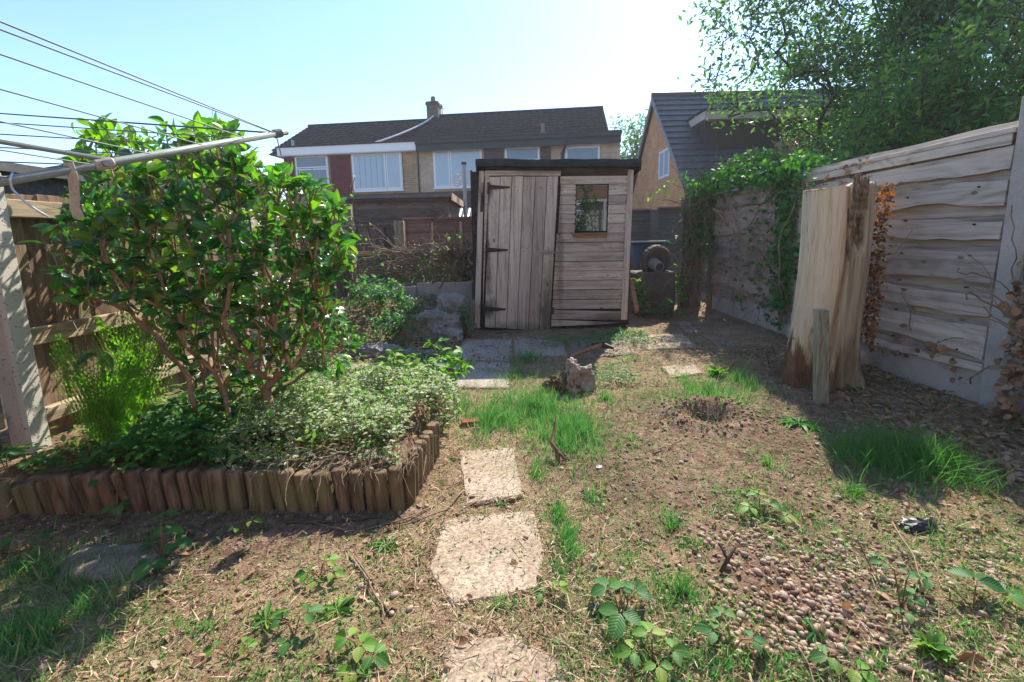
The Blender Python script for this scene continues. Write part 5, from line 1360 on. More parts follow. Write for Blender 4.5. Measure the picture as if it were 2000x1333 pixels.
# dead tangle inside the crown
m_ = MB()
for k in range(420):
    c = np.array(random.choice(T)) * 0.85 + np.array([-1.4, 2.3, 1.3]) * 0.15
    d = rvec(1)[0] * random.uniform(0.04, 0.16); m_.tube([c, c + d * 0.5 + rvec(1)[0] * 0.015, c + d], [0.0022, 0.0018, 0.001], 4, False)
tag(m_.build('dead_twigs', BARK_T, cam_b), kind='stuff')
def sprig(parent, px, Y, ls, mat=L_CAM_Y, L=0.075):
    """a single shoot leaving the crown"""
    pts = [at(x, y, Y=Y) for x, y in px]; m_ = MB().tube(pts, [0.003] * (len(pts) - 1) + [0.0015], 5); m_.build('shoot', BARK_T, parent)
    P, D, N = [], [], []
    for k in range(ls):
        t = 0.3 + 0.7 * k / max(1, ls - 1); f = t * (len(pts) - 1); i = min(int(f), len(pts) - 2); p = pts[i].lerp(pts[i + 1], f - i)
        ax_ = (pts[-1] - pts[0]).normalized(); v = Vector(rvec(1)[0]); v = (v - ax_ * v.dot(ax_)).normalized()
        P.append(p); D.append(ax_ * 0.6 + v); N.append(Vector((0, -0.5, 1)) + Vector(rvec(1)[0]) * 0.4)
    leaves('young_leaves', mat, P, D, N, L, L * 0.5, LEAF_FAT, parent)
sprig(cam_b, [(190, 330), (187, 280), (188, 240)], 2.25, 7)
sprig(cam_b, [(330, 300), (325, 265), (322, 240)], 2.2, 6)
sprig(cam_b, [(130, 560), (105, 500), (80, 465)], 2.1, 5, L=0.09)
sprig(cam_b, [(545, 400), (540, 360), (540, 340)], 2.1, 7)
sprig(cam_b, [(600, 420), (612, 375), (618, 365)], 2.1, 6)
sprig(cam_b, [(640, 440), (660, 400), (672, 405)], 2.15, 5)
sprig(cam_b, [(425, 300), (425, 265), (430, 245)], 2.2, 4)
sprig(cam_b, [(640, 690), (660, 705), (665, 715)], 1.95, 5, L_CAM, 0.08)
sprig(cam_b, [(210, 640), (200, 680), (190, 690)], 1.95, 4, L_CAM, 0.09)
for k, px in enumerate((((380, 290), (379, 245), (380, 228)), ((415, 290), (412, 245), (408, 228)), ((480, 400), (492, 330), (492, 300)), ((250, 300), (258, 262), (248, 240)))):
    pts = [at(x, y, Y=2.15) for x, y in px]; MB().tube(pts, [0.003, 0.0025, 0.001], 5).build('dead_twig', BARK, cam_b)

# ------------------------------------------------------------------ mixed plants
def fern(root_px, z0, fronds, label):
    b = at(*root_px, Z=z0)
    f = thing('fern', label, 'fern', (b.x, b.y, z0), 0, 'ferns in the bed'); P, D, N, L = [], [], [], []; st_ = MB()
    for (dx, dy, h, bend) in fronds:
        pts = []
        for i in range(15):
            t = i / 14; pts.append(Vector((b.x + dx * t ** 1.3, b.y + dy * t ** 1.3, z0 + h * t - bend * t ** 2.5)))
        st_.tube(pts, [0.003 * (1 - 0.7 * i / 14) for i in range(15)], 4)
        for i in range(2, 15):
            ax_ = (pts[i] - pts[i - 1]).normalized(); sd = ax_.cross(Vector((0, -1, 0.35))).normalized()
            t = i / 14; ln = 0.12 * math.sin(math.pi * min(1, 0.15 + t * 0.85)) ** 0.8 + 0.01
            for sgn in (-1, 1):
                pd = (sd * sgn + ax_ * 0.45 + Vector((0, 0, -0.12))).normalized()
                m = max(3, int(ln / 0.017))
                for q in range(m):
                    tt_ = q / m; pp = pts[i] + pd * ln * tt_
                    for s2 in (-1, 1):
                        P.append(pp); D.append(ax_ * s2 + pd * 0.4); N.append(sd.cross(ax_) + Vector(rvec(1)[0]) * 0.25); L.append(0.027 * (1 - 0.65 * tt_))
    st_.build('stalks', STEM_G, f); L = np.array(L); leaves('fronds', L_FERN, P, D, N, L, L * 0.5, LEAF_LOW, f); return f
random.seed(3)
fern((215, 885), 0.17, [(random.uniform(-0.22, 0.28), random.uniform(-0.1, 0.12), random.uniform(0.35, 0.62), random.uniform(0.02, 0.14)) for _ in range(13)], 'bright green fern clump growing between the concrete post and the camellia')
fern((270, 835), 0.17, [(random.uniform(-0.3, 0.3), random.uniform(0.0, 0.2), random.uniform(0.45, 0.75), random.uniform(0.05, 0.15)) for _ in range(7)], 'taller paler fern behind the bright clump, against the sunlit left fence')
# dark stubs of cut fronds at its foot
ob = MB(); q = gp(190, 905)
for k in range(26):
    dx = random.uniform(-0.1, 0.18); ob.tube([(q.x + dx, q.y + random.uniform(-.03, .05), q.z - 0.02), (q.x + dx * 1.35 - 0.02, q.y, q.z + random.uniform(0.04, 0.09))], [0.004, 0.003], 5)
ob = ob.build('fern_stubs', m_plain('dead_frond', (0.1, 0.045, 0.025), 0.9)); rebase(ob, q); tag(ob, 'cut dark brown frond stubs at the foot of the bright fern', 'plant stubs')

def cover(name, label, n, fn, mat, L, W, kind='stuff', tm=LEAF, cat=None, up=0.5, lay=0.9):
    P = np.array([fn() for _ in range(n)]); D = rvec(n); D[:, 2] = np.abs(D[:, 2]) * up; N = rvec(n) * (1 - lay) + np.array([0, -0.15, lay])
    l = rng.uniform(L * 0.6, L * 1.25, n); ob = leaves(name, mat, P, D, N, l, l * W, tm); return tag(ob, label, cat, kind=kind)
def var_pt():
    while True:
        x = random.uniform(-1.55, -0.34); y = random.uniform(1.79, 2.95)
        d = ((x + 0.85) / 0.68) ** 2 + ((y - 2.3) / 0.62) ** 2
        if d < 1: break
    h = 0.2 + 0.13 * (1 - d) ** 0.6 + 0.10 * mnoise.noise(Vector((x * 5, y * 5, 0))) + 0.05 * mnoise.noise(Vector((x * 13, y * 13, 4)))
    if mnoise.noise(Vector((x * 9, y * 9, 7))) < -0.28 and random.random() < 0.8: return var_pt()
    if y < 1.88: h = min(h, 0.2)
    if x > -0.5 and y < 2.25: return var_pt()
    if y < 1.95 and -0.95 < x < -0.55 and random.random() < 0.7: return var_pt()
    return (x, y, h * (1 - 0.35 * random.random() ** 2) + (0.05 * random.random() if random.random() < 0.1 else 0))
cover('ground_cover', 'low variegated green and cream ground cover spilling over the log edging', 8500, var_pt, L_VAR, 0.026, 0.55)
cover('ground_cover', 'yellow-green shoots mixed through the variegated plants', 1500, lambda: (lambda p: (p[0], p[1], p[2] + 0.03 * random.random()))(var_pt()), L_WEED, 0.03, 0.5, up=0.9, lay=0.5)
m_ = MB()
for k in range(900):
    x, y, z = var_pt(); d = rvec(1)[0] * 0.08; d[2] = abs(d[2]) * 0.5
    m_.tube([(x, y, z - 0.07), (x + d[0] * 0.6, y + d[1] * 0.6, z - 0.02 + d[2] * 0.5), (x + d[0], y + d[1], z + d[2] + 0.012)], [0.0016, 0.0013, 0.0008], 4, False)
tag(m_.build('undergrowth', TWIG), 'thin bare stems tangled through the variegated ground cover', kind='stuff')
m_ = MB()
for k in range(70):
    x = random.gauss(-0.68, 0.2); x = min(-0.42, max(-1.3, x)); p = Vector((x, random.uniform(1.80, 1.92), random.uniform(0.175, 0.2)))
    pts = [p]; d = Vector((random.uniform(-0.6, 0.6), -1, 0.25)); 
    for _ in range(6):
        d = (d + Vector(rvec(1)[0]) * 0.45 + Vector((0, 0, -0.42 if p.y < 1.75 else -0.05))).normalized(); p = p + d * 0.03
        if p.z < 0.165 and p.y > 1.715: p.y = 1.715
        pts.append(p.copy())
    m_.tube(pts, [0.0022, 0.002, 0.0018, 0.0016, 0.0013, 0.001, 0.0008], 4, False)
tag(m_.build('undergrowth', TWIG), 'dry reddish root strands hanging over the tops of the logs', kind='stuff')
def ivy_pt():
    x = random.gauss(-1.52, 0.19); y = random.uniform(1.79, 2.3); return (x, y, 0.15 + random.random() ** 1.5 * 0.24 * math.exp(-((x + 1.52) / 0.25) ** 2) + 0.01)
cover('ivy', 'dark ivy creeping round the foot of the camellia', 1500, ivy_pt, L_IVY, 0.04, 0.8)
def bedweed():
    x = random.uniform(-2.3, -0.6); y = random.uniform(1.87, 3.6); return (x, y, gh(x, y) + random.random() ** 2 * 0.1)
cover('undergrowth', 'low green weeds under and behind the camellia', 4200, bedweed, L_WEED, 0.035, 0.55)

def clump(name, label, cat, px, Y, w, h, d, n_st, mat, L, W, per=4, tm=LEAF, stem=STEM_G, grp=None, lean=(0, 0), z0=None, back=3):
    """leafy plant: stems fanning from one base"""
    p = at(*px, Y=Y) if z0 is None else at(*px, Z=z0); p.z = gh(p.x, p.y) if z0 is None else z0
    t = thing(name, label, cat, p, 0, grp); T = []
    for k in range(n_st):
        a_, r_ = random.uniform(0, 2 * math.pi), math.sqrt(random.random()); T.append(np.array([p.x + math.cos(a_) * r_ * w + lean[0], p.y + math.sin(a_) * r_ * d + lean[1], p.z + h * (0.35 + 0.65 * random.random()) * (1 - 0.45 * r_ * r_)]))
    roots = [np.array([p.x + random.uniform(-w, w) * 0.25, p.y + random.uniform(-d, d) * 0.25, p.z - 0.02]) for _ in range(max(1, n_st // 7))]
    sk = grow(roots, T, 0.05, 0.15, 0.2); branches('stems', stem, sk, 0.004, 0.0014, t, 4)
    P, D, N = tip_leaves(sk, per, 1.0, back, 0.006, 0.7); l = rng.uniform(L * 0.55, L * 1.2, len(P))
    leaves('leaves', mat, P, D, N, l, l * W, tm, t); return t
random.seed(21)
G1 = 'green weeds in the rockery'
clump('nettle_clump', 'bushy nettle-like clump in front of the low concrete wall', 'weed', (735, 640), 5.2, 0.36, 0.42, 0.25, 95, L_NET, 0.055, 0.5, grp=G1)
clump('nettle_clump', 'leafy clump below the bushy one, above the rubble stones', 'weed', (772, 690), 4.6, 0.22, 0.36, 0.18, 55, L_NET, 0.05, 0.5, grp=G1)
clump('nettle_clump', 'small pale leafed weed on top of the largest rockery stone', 'weed', (805, 620), 5.1, 0.18, 0.2, 0.12, 28, L_NET, 0.045, 0.55, grp=G1)
clump('elder_seedling', 'dark broad leafed weed touching the left side of the shed door frame', 'weed', (893, 612), 5.05, 0.2, 0.5, 0.12, 26, L_NET, 0.085, 0.5, grp=G1)
clump('nettle_clump', 'yellow-green weeds between the camellia and the rockery', 'weed', (660, 660), 4.4, 0.32, 0.26, 0.35, 60, L_WEED, 0.05, 0.5, grp=G1)
clump('bramble', 'tall bright leafed shoots rising beside the grey door slabs', 'bramble', (860, 800), 2.85, 0.2, 0.42, 0.12, 20, L_WEED, 0.075, 0.55, 3, LEAF_SER, grp='brambles', lean=(0.03, 0.05))
clump('bramble', 'loose leafy weeds behind the variegated plants, right of the camellia stems', 'weed', (660, 770), 2.9, 0.28, 0.26, 0.2, 26, L_WEED, 0.055, 0.5, 3, grp='brambles')
clump('bramble', 'bright weeds at the far end of the variegated plants, beside the planks', 'weed', (835, 760), 3.05, 0.22, 0.24, 0.2, 22, L_WEED, 0.05, 0.5, 3, grp='brambles')
clump('bramble', 'straggly variegated stems at the right end of the log edging', 'weed', (850, 850), 2.45, 0.14, 0.22, 0.16, 22, L_VAR, 0.04, 0.5, 4, grp='brambles')
clump('bramble', 'leafy bramble among the variegated plants, left of the bright shoots', 'bramble', (790, 800), 2.75, 0.18, 0.3, 0.15, 14, L_WEED, 0.07, 0.55, 3, LEAF_SER, grp='brambles')
clump('seedling', 'bright leafy seedling right of the shed beside the ribbed pot', 'weed', (1252, 590), 6.0, 0.13, 0.75, 0.12, 16, L_WEED, 0.085, 0.5, grp='weeds right of the shed')
clump('seedling', 'bright weed at the left edge of the ivy, right of the ribbed pot', 'weed', (1322, 560), 6.3, 0.14, 0.72, 0.12, 14, L_WEED, 0.085, 0.5, grp='weeds right of the shed')
clump('seedling', 'dark leafed weed at the foot of the concrete block', 'weed', (1300, 600), 5.9, 0.2, 0.3, 0.15, 18, L_NET, 0.06, 0.5, grp='weeds right of the shed')
clump('seedling', 'cut greens lying beside the right corner of the shed', 'weed', (1225, 665), 4.9, 0.2, 0.08, 0.12, 24, L_NET, 0.055, 0.3, grp='weeds right of the shed')

def trifoliate(root, name, label, stems, mat=L_BRAM, L=0.06, grp='small brambles in the foreground', cat='bramble'):
    """bramble: each stem ends in three serrated leaflets; stems = [(dx, dy, dz, scale)]"""
    t = thing(name, label, cat, root, 0, grp); P, D, N, Ls = [], [], [], []; m_ = MB()
    for (dx, dy, dz, sc_) in stems:
        e = root + Vector((dx, dy, dz)); md = root.lerp(e, 0.5) + Vector((0, 0, dz * 0.3 + 0.008))
        if len(stems) > 2: m_.tube([root, md, e], [0.0024, 0.002, 0.0013], 5)
        elif not P: first = [e, md, root]
        else: m_.tube(first + [md, e], [0.0013, 0.002, 0.0024, 0.002, 0.0013], 5)
        out_ = Vector((dx, dy, 0.0)); out_ = out_.normalized() if out_.length > 1e-3 else Vector((1, 0, 0)); sd = Vector((-out_.y, out_.x, 0))
        for (v, k) in ((out_ * 1.0 + Vector((0, 0, -0.1)), 1.0), (out_ * 0.15 + sd, 0.8), (out_ * 0.15 - sd, 0.8)):
            P.append(e + v.normalized() * 0.006); D.append(v); N.append(Vector((random.uniform(-.3, .3), random.uniform(-.5, 0.1), 1))); Ls.append(L * k * sc_)
    m_.build('stems', STEM_R, t); Ls = np.array(Ls); leaves('leaves', mat, P, D, N, Ls, Ls * 0.72, LEAF_SER, t); return t
def tri(px, label, stems, **k): return trifoliate(gp(*px), 'bramble', label, stems, **k)
tri((1215, 1215), 'largest bramble sprig in front, with broad leaves right of the bottom slab', [(-0.03, 0.06, 0.06, 1.0), (0.05, 0.05, 0.055, 0.9), (-0.01, -0.02, 0.05, 1.15), (0.02, 0.1, 0.02, 0.8)], L=0.062)
tri((1900, 1190), 'bramble runner with pale broad leaves at the right edge', [(-0.08, 0.06, 0.05, 0.8), (0.03, 0.03, 0.07, 1.2), (0.09, 0.0, 0.05, 1.1), (-0.15, 0.02, 0.03, 0.7)], L=0.06)
tri((1760, 1190), 'thin upright bramble shoot standing in the pebbles', [(-0.05, 0.02, 0.14, 0.7), (0.03, 0.02, 0.1, 0.6), (0.01, -0.02, 0.05, 0.6), (-0.02, -0.04, 0.03, 0.7)], L=0.045)
tri((318, 1095), 'shaded bramble sprig beside the flat oval stone', [(0.0, 0.03, 0.09, 1.1), (0.05, 0.0, 0.07, 0.9), (-0.05, 0.02, 0.05, 0.8), (0.0, -0.05, 0.03, 1.1), (-0.02, 0.05, 0.14, 0.9)], L=0.06)
tri((230, 1005), 'bramble climbing in front of the mossy logs at the left', [(0.0, 0.02, 0.1, 1.0), (-0.05, 0.0, 0.15, 0.9), (0.03, 0.02, 0.2, 0.9), (0.02, -0.02, 0.05, 1.0)], L=0.055)
tri((478, 1035), 'tiny pale bramble sprig on the bare soil below the log edging', [(0.03, 0.0, 0.04, 0.8), (-0.02, -0.01, 0.02, 0.7)], L=0.045, mat=L_WEED)
tri((625, 1130), 'small three leaved sprig left of the middle slab', [(0.02, 0.02, 0.05, 0.8), (-0.04, 0.0, 0.02, 0.8), (0.05, -0.01, 0.03, 0.7), (0.0, -0.03, 0.02, 0.6)], L=0.05, mat=L_WEED)
tri((705, 1285), 'bramble sprig at the bottom left of the slabs', [(0.0, 0.0, 0.04, 1.0), (0.04, -0.02, 0.03, 0.9), (-0.04, 0.02, 0.04, 0.9), (0.0, -0.05, 0.02, 1.0)], L=0.05, mat=L_WEED)
tri((575, 1245), 'bramble sprig left of the bottom left one, in dry straw', [(0.03, 0.02, 0.06, 1.0), (-0.04, 0.02, 0.04, 0.8), (0.0, -0.03, 0.02, 0.8)], L=0.045)
tri((1485, 1010), 'small yellow-green bramble on the sunny ground in front of the trunk', [(-0.05, -0.01, 0.05, 0.9), (0.04, 0.01, 0.05, 0.9), (0.0, 0.03, 0.08, 0.8), (0.07, -0.04, 0.03, 0.8)], L=0.055, mat=L_WEED)
tri((60, 1080), 'dark bramble leaves at the far left edge under the logs', [(-0.05, 0.0, 0.06, 1.0), (0.01, 0.03, 0.05, 0.8), (-0.07, -0.05, 0.03, 0.9)], L=0.06)
tri((15, 930), 'bramble leaves at the left edge in front of the dark panel', [(0.0, 0.02, 0.1, 1.0), (-0.05, 0.02, 0.07, 1.0), (0.06, 0.03, 0.05, 0.9)], L=0.08)
tri((1430, 1270), 'low bramble leaves in the litter at the bottom', [(-0.04, 0.02, 0.04, 0.9), (0.05, 0.0, 0.03, 0.8), (0.0, 0.06, 0.05, 0.8)], L=0.05)
tri((1640, 1300), 'pale bramble leaf pair at the bottom, left of the big brown leaf', [(0.02, -0.03, 0.02, 1.0), (-0.03, 0.0, 0.03, 0.9)], L=0.05, mat=L_WEED)
tri((1080, 1180), 'small bramble sprig in the straw right of the middle slab', [(0.02, 0.02, 0.04, 0.8), (-0.03, 0.01, 0.03, 0.7)], L=0.045, mat=L_WEED)
tri((1275, 1290), 'leafy sprig at the bottom edge, below the largest bramble sprig', [(0.0, 0.03, 0.05, 1.0), (0.05, 0.0, 0.03, 0.9), (-0.05, 0.0, 0.03, 0.9), (0.0, -0.04, 0.03, 0.8)], L=0.05, mat=L_WEED)
tri((450, 1285), 'pale sprig in the dry grass at the bottom left', [(0.03, 0.01, 0.03, 0.8), (-0.04, 0.0, 0.03, 0.7)], L=0.04, mat=L_WEED)
tri((1710, 1130), 'reddish tipped bramble shoot leaning left over the pebbles', [(-0.08, 0.06, 0.12, 0.6), (0.02, 0.02, 0.06, 0.7)], L=0.04, mat=L_WEED)
tri((900, 905), 'wilted bramble leaves lying on the corner of the upper tan slab', [(0.02, 0.0, 0.012, 0.9), (-0.04, 0.01, 0.012, 0.8)], L=0.05)
def rosette(px, label, n, L, mat, cat='weed', grp='leafy rosettes', h=0.3, W=0.22):
    p = gp(*px); P = [p + Vector((0, 0, 0.004))] * n; an_ = rng.uniform(0, 2 * math.pi, n); D = np.stack([np.cos(an_), np.sin(an_), rng.uniform(0.1, h, n)], 1)
    l = rng.uniform(L * 0.6, L * 1.1, n); ob = leaves('weed_rosette', mat, [tuple(q) for q in P], D, np.tile([0, 0, 1.0], (n, 1)) + rvec(n) * 0.2, l, l * W, LEAF_SER); rebase(ob, p); return tag(ob, label, cat, grp)
rosette((1560, 830), 'dark leafed rosette at the edge of the trunk shadow', 26, 0.11, L_BRAM)
rosette((660, 1195), 'jagged dandelion rosette left of the slabs', 13, 0.07, L_WEED)
rosette((520, 1215), 'dandelion rosette in dry straw at the lower left', 10, 0.07, L_WEED)
rosette((755, 1068), 'small rosette between the log corner and the middle slab', 16, 0.06, L_WEED)
rosette((980, 985), 'tiny clover rosette on the edge between two slabs', 14, 0.035, L_MOSS, W=0.6)
rosette((1590, 1240), 'small jagged rosette among the pebbles', 9, 0.06, L_BRAM)
rosette((1822, 1275), 'dense little leafy weed left of the big brown leaf', 60, 0.05, L_WEED, h=1.6, W=0.5)
rosette((1665, 765), 'little dark weed at the foot of the trunk, right of the stake', 14, 0.06, L_BRAM, h=1.2)
rosette((1402, 735), 'leafy weed in the grass left of the trunk', 26, 0.12, L_WEED, h=1.6)
rosette((540, 1215), 'yellowing leaves beside the straw rosette', 6, 0.05, L_ORANGE)

# vines: twisted stems with a few leaves
def vine(label, pts_fn, n, mat, rad, leafmat, nl, L, cat='vine', name='vine', leaf_fn=None, W=0.7, base=(0, 0, 0)):
    t = thing(name, label, cat, base); m_ = MB(); P = []
    for k in range(n):
        pts = pts_fn(); m_.tube(pts, [rad * random.uniform(0.6, 1.3)] * len(pts), 5, False); P += pts[1:]
    m_.build('stems', mat, t)
    if nl:
        if leaf_fn: P = [leaf_fn() for _ in range(nl)]
        else: P = [random.choice(P) + Vector(rvec(1)[0]) * 0.03 for _ in range(nl)]
        l = rng.uniform(L * 0.6, L * 1.2, nl); D = rvec(nl); D[:, 2] -= 0.3; N = rvec(nl) * 0.5 + np.array([-0.3, -0.6, 0.5]); leaves('leaves', leafmat, [tuple(p) for p in P], D, N, l, l * W, LEAF, t)
    return t
def wander(p, d, n, step, jit, grav=0.0):
    p, d = Vector(p), Vector(d).normalized(); out = [p.copy()]
    for _ in range(n):
        d = (d + Vector(rvec(1)[0]) * jit + Vector((0, 0, -grav))).normalized(); p = p + d * step; out.append(p.copy())
    return out
random.seed(5)
vine('dry twisted vine stems sprawling over the timber rail left of the shed', lambda: wander((random.uniform(-1.75, -0.55), 6.2 + random.uniform(-0.12, 0.15), random.uniform(0.6, 1.0)), (random.choice([-1, 1]), 0, random.uniform(-0.3, 0.5)), 9, 0.07, 0.55, 0.03), 150, TWIG, 0.006, L_WEED, 90, 0.05, base=(-1.0, 6.2, 0.5))
vine('gnarled ivy stump with cut branches on the rail beside the shed', lambda: wander((-0.62 + random.uniform(-0.08, 0.08), 6.1, random.uniform(0.45, 0.85)), (random.uniform(-1, 0.6), -0.1, random.uniform(0.1, 1)), 7, 0.06, 0.4), 40, TWIG, 0.016, L_WEED, 150, 0.045, base=(-0.6, 6.1, 0.5), name='ivy_stump')
def under():
    x = random.uniform(-2.0, -0.55); return (x, 6.12 + random.uniform(-0.05, 0.2), 0.5 + random.random() ** 1.3 * 0.38)
cover('undergrowth', 'dark green leaves and stems under the wire fence left of the shed', 420, under, L_IVY, 0.05, 0.6, up=1.0, lay=0.3)
vine('dry stems wrapped round the old corner post right of the camellia', lambda: wander((-2.16 + random.uniform(-0.12, 0.2), 5.9, random.uniform(0.4, 1.5)), (random.uniform(-0.6, 0.6), -0.2, random.uniform(-1, 1)), 8, 0.07, 0.5), 40, TWIG, 0.006, L_WEED, 80, 0.06, base=(-2.15, 5.9, 0.3))
# vine-smothered old post at the end of the right fence
q = at(1358, 400, Y=6.5)
ob = MB().box((q.x - 0.16, 6.5, 0), (q.x + 0.14, 6.62, 1.6)).build('old_gate_post', MW['dark_z'], bevel=0.01); rebase(ob, (q.x, 6.55, 0)); tag(ob, 'dark timber boards under the tangle of dry vines at the fence end', 'post')
vine('tangle of thin dry vines hanging down the far end of the right fence', lambda: wander((q.x + random.uniform(-0.2, 0.3), 6.4 - random.random() * 0.2, random.uniform(0.2, 1.6)), (random.uniform(-0.5, 0.5), -0.15, random.choice([-1, 1])), 9, 0.09, 0.38), 90, TWIG, 0.004, L_IVY, 60, 0.06, base=(q.x, 6.4, 0))
vine('brown creeper stems with sparse green leaves over the farther fence panel', lambda: wander((FX - 0.05, random.uniform(4.5, 6.2), random.uniform(0.3, 1.6)), (-0.02, random.uniform(-1, 1), random.uniform(-0.7, 0.4)), 9, 0.07, 0.35), 95, TWIG, 0.003, L_IVY, 200, 0.055, base=(FX - 0.05, 5.3, 0.3), leaf_fn=lambda: Vector((FX - 0.06 - random.random() * 0.05, min(6.2, 4.45 + abs(random.gauss(0, 0.6))), 0.15 + random.random() * 1.4)))
# ivy on the fence post behind the trunk and over the top of the fence
def ivy_post():
    z = random.uniform(0.35, 1.8); w = 0.1 + 0.16 * sstep(1.3, 1.75, z) + 0.04 * math.sin(z * 9)
    return Vector((FX - 0.09 - random.random() * (0.06 + 0.14 * sstep(1.4, 1.8, z)), 4.45 + random.gauss(0, w), z))
vine('ivy column climbing the fence post left of the trunk', lambda: wander((FX - 0.07, 4.45 + random.uniform(-0.1, 0.1), 0.2), (0, random.uniform(-0.1, 0.1), 1), 18, 0.08, 0.2), 14, TWIG, 0.005, L_IVY, 760, 0.06, 'ivy', 'ivy_plant', ivy_post, base=(FX - 0.08, 4.4, 0))
def ivy_top():
    t = random.random(); y = 4.35 + 2.4 * t
    h = (0.26 + 0.26 * t) * math.sin(math.pi * min(1, 0.1 + t * 0.95)) ** 0.7
    a_ = random.uniform(0, math.pi); r_ = math.sqrt(random.uniform(0.3, 1))
    return Vector((FX + 0.15 + 0.42 * r_ * math.cos(a_) - 0.05, y, 1.6 + h * r_ * math.sin(a_) * 1.15 + random.gauss(0, 0.03)))
vine('rounded mass of climbing ivy over the top of the farther fence panel', lambda: wander((FX, random.uniform(4.5, 6.5), 1.6), (random.uniform(-0.4, 0.3), random.uniform(-0.6, 0.6), 1), 8, 0.06, 0.4), 60, TWIG, 0.005, L_IVY, 3400, 0.06, 'ivy', 'ivy_plant', ivy_top, base=(FX, 5.4, 1.6))
def ivy_end():
    z = random.uniform(0.9, 1.95); return Vector((FX - 0.12 + random.gauss(0, 0.14), 6.35 + random.gauss(0, 0.12), z - 0.2 * random.random()))
vine('green ivy draped over the fence corner beside the dry vine tangle', lambda: wander((FX - 0.1, 6.4, 1.6), (random.uniform(-0.6, 0.2), -0.3, random.uniform(-0.5, 1)), 9, 0.06, 0.35), 25, TWIG, 0.004, L_IVY, 800, 0.065, 'ivy', 'ivy_plant', ivy_end, base=(FX - 0.1, 6.4, 0.9))
pts = [at(x, y, Y=6.2) for x, y in ((1345, 335), (1320, 350), (1295, 362), (1268, 384))]
t = thing('ivy_shoot', 'single leafy shoot reaching left from the ivy in front of the orange gable', 'shoot', pts[0]); MB().tube(pts, 0.003, 5).build('stem', STEM_G, t)
P = [pts[0].lerp(pts[-1], i / 16) + Vector(rvec(1)[0]) * 0.02 for i in range(17)]; leaves('leaves', L_WEED, [tuple(p) for p in P], rvec(17) + np.array([-0.4, 0, -0.4]), rvec(17) * 0.5 + np.array([0, -0.6, 0.5]), 0.06, 0.03, LEAF, t)
# brown dead creeper
vine('dead creeper with orange curled leaves up the right side of the bare trunk', lambda: wander((cB.x + 0.235 + random.uniform(0, 0.04), cB.y - 0.06, random.uniform(0.15, 0.6)), (0.02, -0.02, 1), random.randint(7, 14), 0.07, 0.13), 9, TWIG, 0.0022, L_ORANGE, 460, 0.032, 'creeper', 'dead_creeper', lambda: Vector((cB.lerp(cT, (tz := random.uniform(0.2, 0.95))).x + 0.235 + random.random() * 0.05 - 0.02 * tz, cB.y - 0.1 + random.gauss(0, 0.04), 0.02 + tz * 1.45)), base=(cB.x + 0.24, cB.y - 0.05, 0.1))
vine('dead brown creeper with withered leaves behind the nearest concrete post', lambda: wander((FX - 0.05, random.uniform(1.7, 2.42), random.uniform(0.1, 0.7)), (-0.1, random.uniform(-0.5, 0.5), 1), 10, 0.06, 0.45), 40, TWIG, 0.0035, L_DEAD, 520, 0.05, 'creeper', 'dead_creeper', lambda: Vector((FX - 0.06 - random.random() * 0.09, 2.4 - abs(random.gauss(0, 0.22)), 0.08 + random.random() ** 1.2 * 0.85)), base=(FX - 0.05, 2.2, 0.1))
vine('withered creeper bits along the foot of the silvery panel', lambda: wander((FX - 0.045, random.uniform(2.58, 4.2), random.uniform(0.22, 0.5)), (-0.05, random.uniform(-1, 1), random.uniform(-0.2, 0.6)), 6, 0.05, 0.4), 16, TWIG, 0.002, L_DEAD, 110, 0.045, 'creeper', 'dead_creeper', base=(FX - 0.04, 3.2, 0.25))
vine('withered stems hanging on the top of the silvery panel near the ivy', lambda: wander((FX - 0.045, random.uniform(3.5, 4.2), random.uniform(1.4, 1.6)), (-0.05, random.uniform(-1, 1), random.uniform(-0.6, 0.2)), 5, 0.05, 0.4), 12, TWIG, 0.002, L_DEAD, 70, 0.045, 'creeper', 'dead_creeper', base=(FX - 0.04, 3.9, 1.4))
vine('thin red dead bindweed on the left fence beside the pitted post', lambda: wander((lp(2.35).x + 0.06, random.uniform(2.3, 2.5), 0.95), (0, random.uniform(-0.2, 0.3), -1), 9, 0.06, 0.3), 4, STEM_R, 0.002, L_ORANGE, 9, 0.03, 'vine', 'dead_vine', base=(lp(2.35).x + 0.06, 2.4, 0.4))

# ------------------------------------------------------------------ trees
def tree(name, label, base, height, crown_c, crown_r, n_t, n_stems, mat, L, W, per, r0, bark, leaf_jit, lump=0.45, low=0.0, tm=LEAF_LOW, back=2, step=0.22, grp=None, keep=None, extra=()):
    t = thing(name, label, 'tree', base, 0, grp); T = []
    while len(T) < n_t:
        v = rvec(1)[0] * random.random() ** 0.42
        p = np.array([crown_c[0] + v[0] * crown_r[0], crown_c[1] + v[1] * crown_r[1], crown_c[2] + v[2] * crown_r[2]])
        if mnoise.noise(Vector(p) * (1.3 / max(0.6, crown_r[0] / 2.2))) < -0.12 * lump * 2 and random.random() < 0.85: continue
        if keep and not keep(p): continue
        T.append(p)
    T += [np.array(e) for e in extra]
    roots = [np.array([base[0] + random.uniform(-0.3, 0.3) * min(1, n_stems - 1), base[1] + random.uniform(-0.3, 0.3) * min(1, n_stems - 1), base[2] - 0.05]) for _ in range(n_stems)]
    mids = []
    for r_ in roots:
        for k in range(3):
            f = (k + 1) / 3.5; mids.append(r_ + (np.array(crown_c) + rng.normal(size=3) * np.array(crown_r) * 0.35 - r_) * f)
    sk = grow(roots, mids + T, step, 0.2, 0.35)
    branches('trunk', bark, sk, r0, 0.004, t, 6, 0.5)
    P, D, N = tip_leaves(sk, per, 1.0, back, leaf_jit, 0.45); l = rng.uniform(L * 0.6, L * 1.25, len(P))
    leaves('crown', mat, P, D, N, l, l * W, tm, t); return t
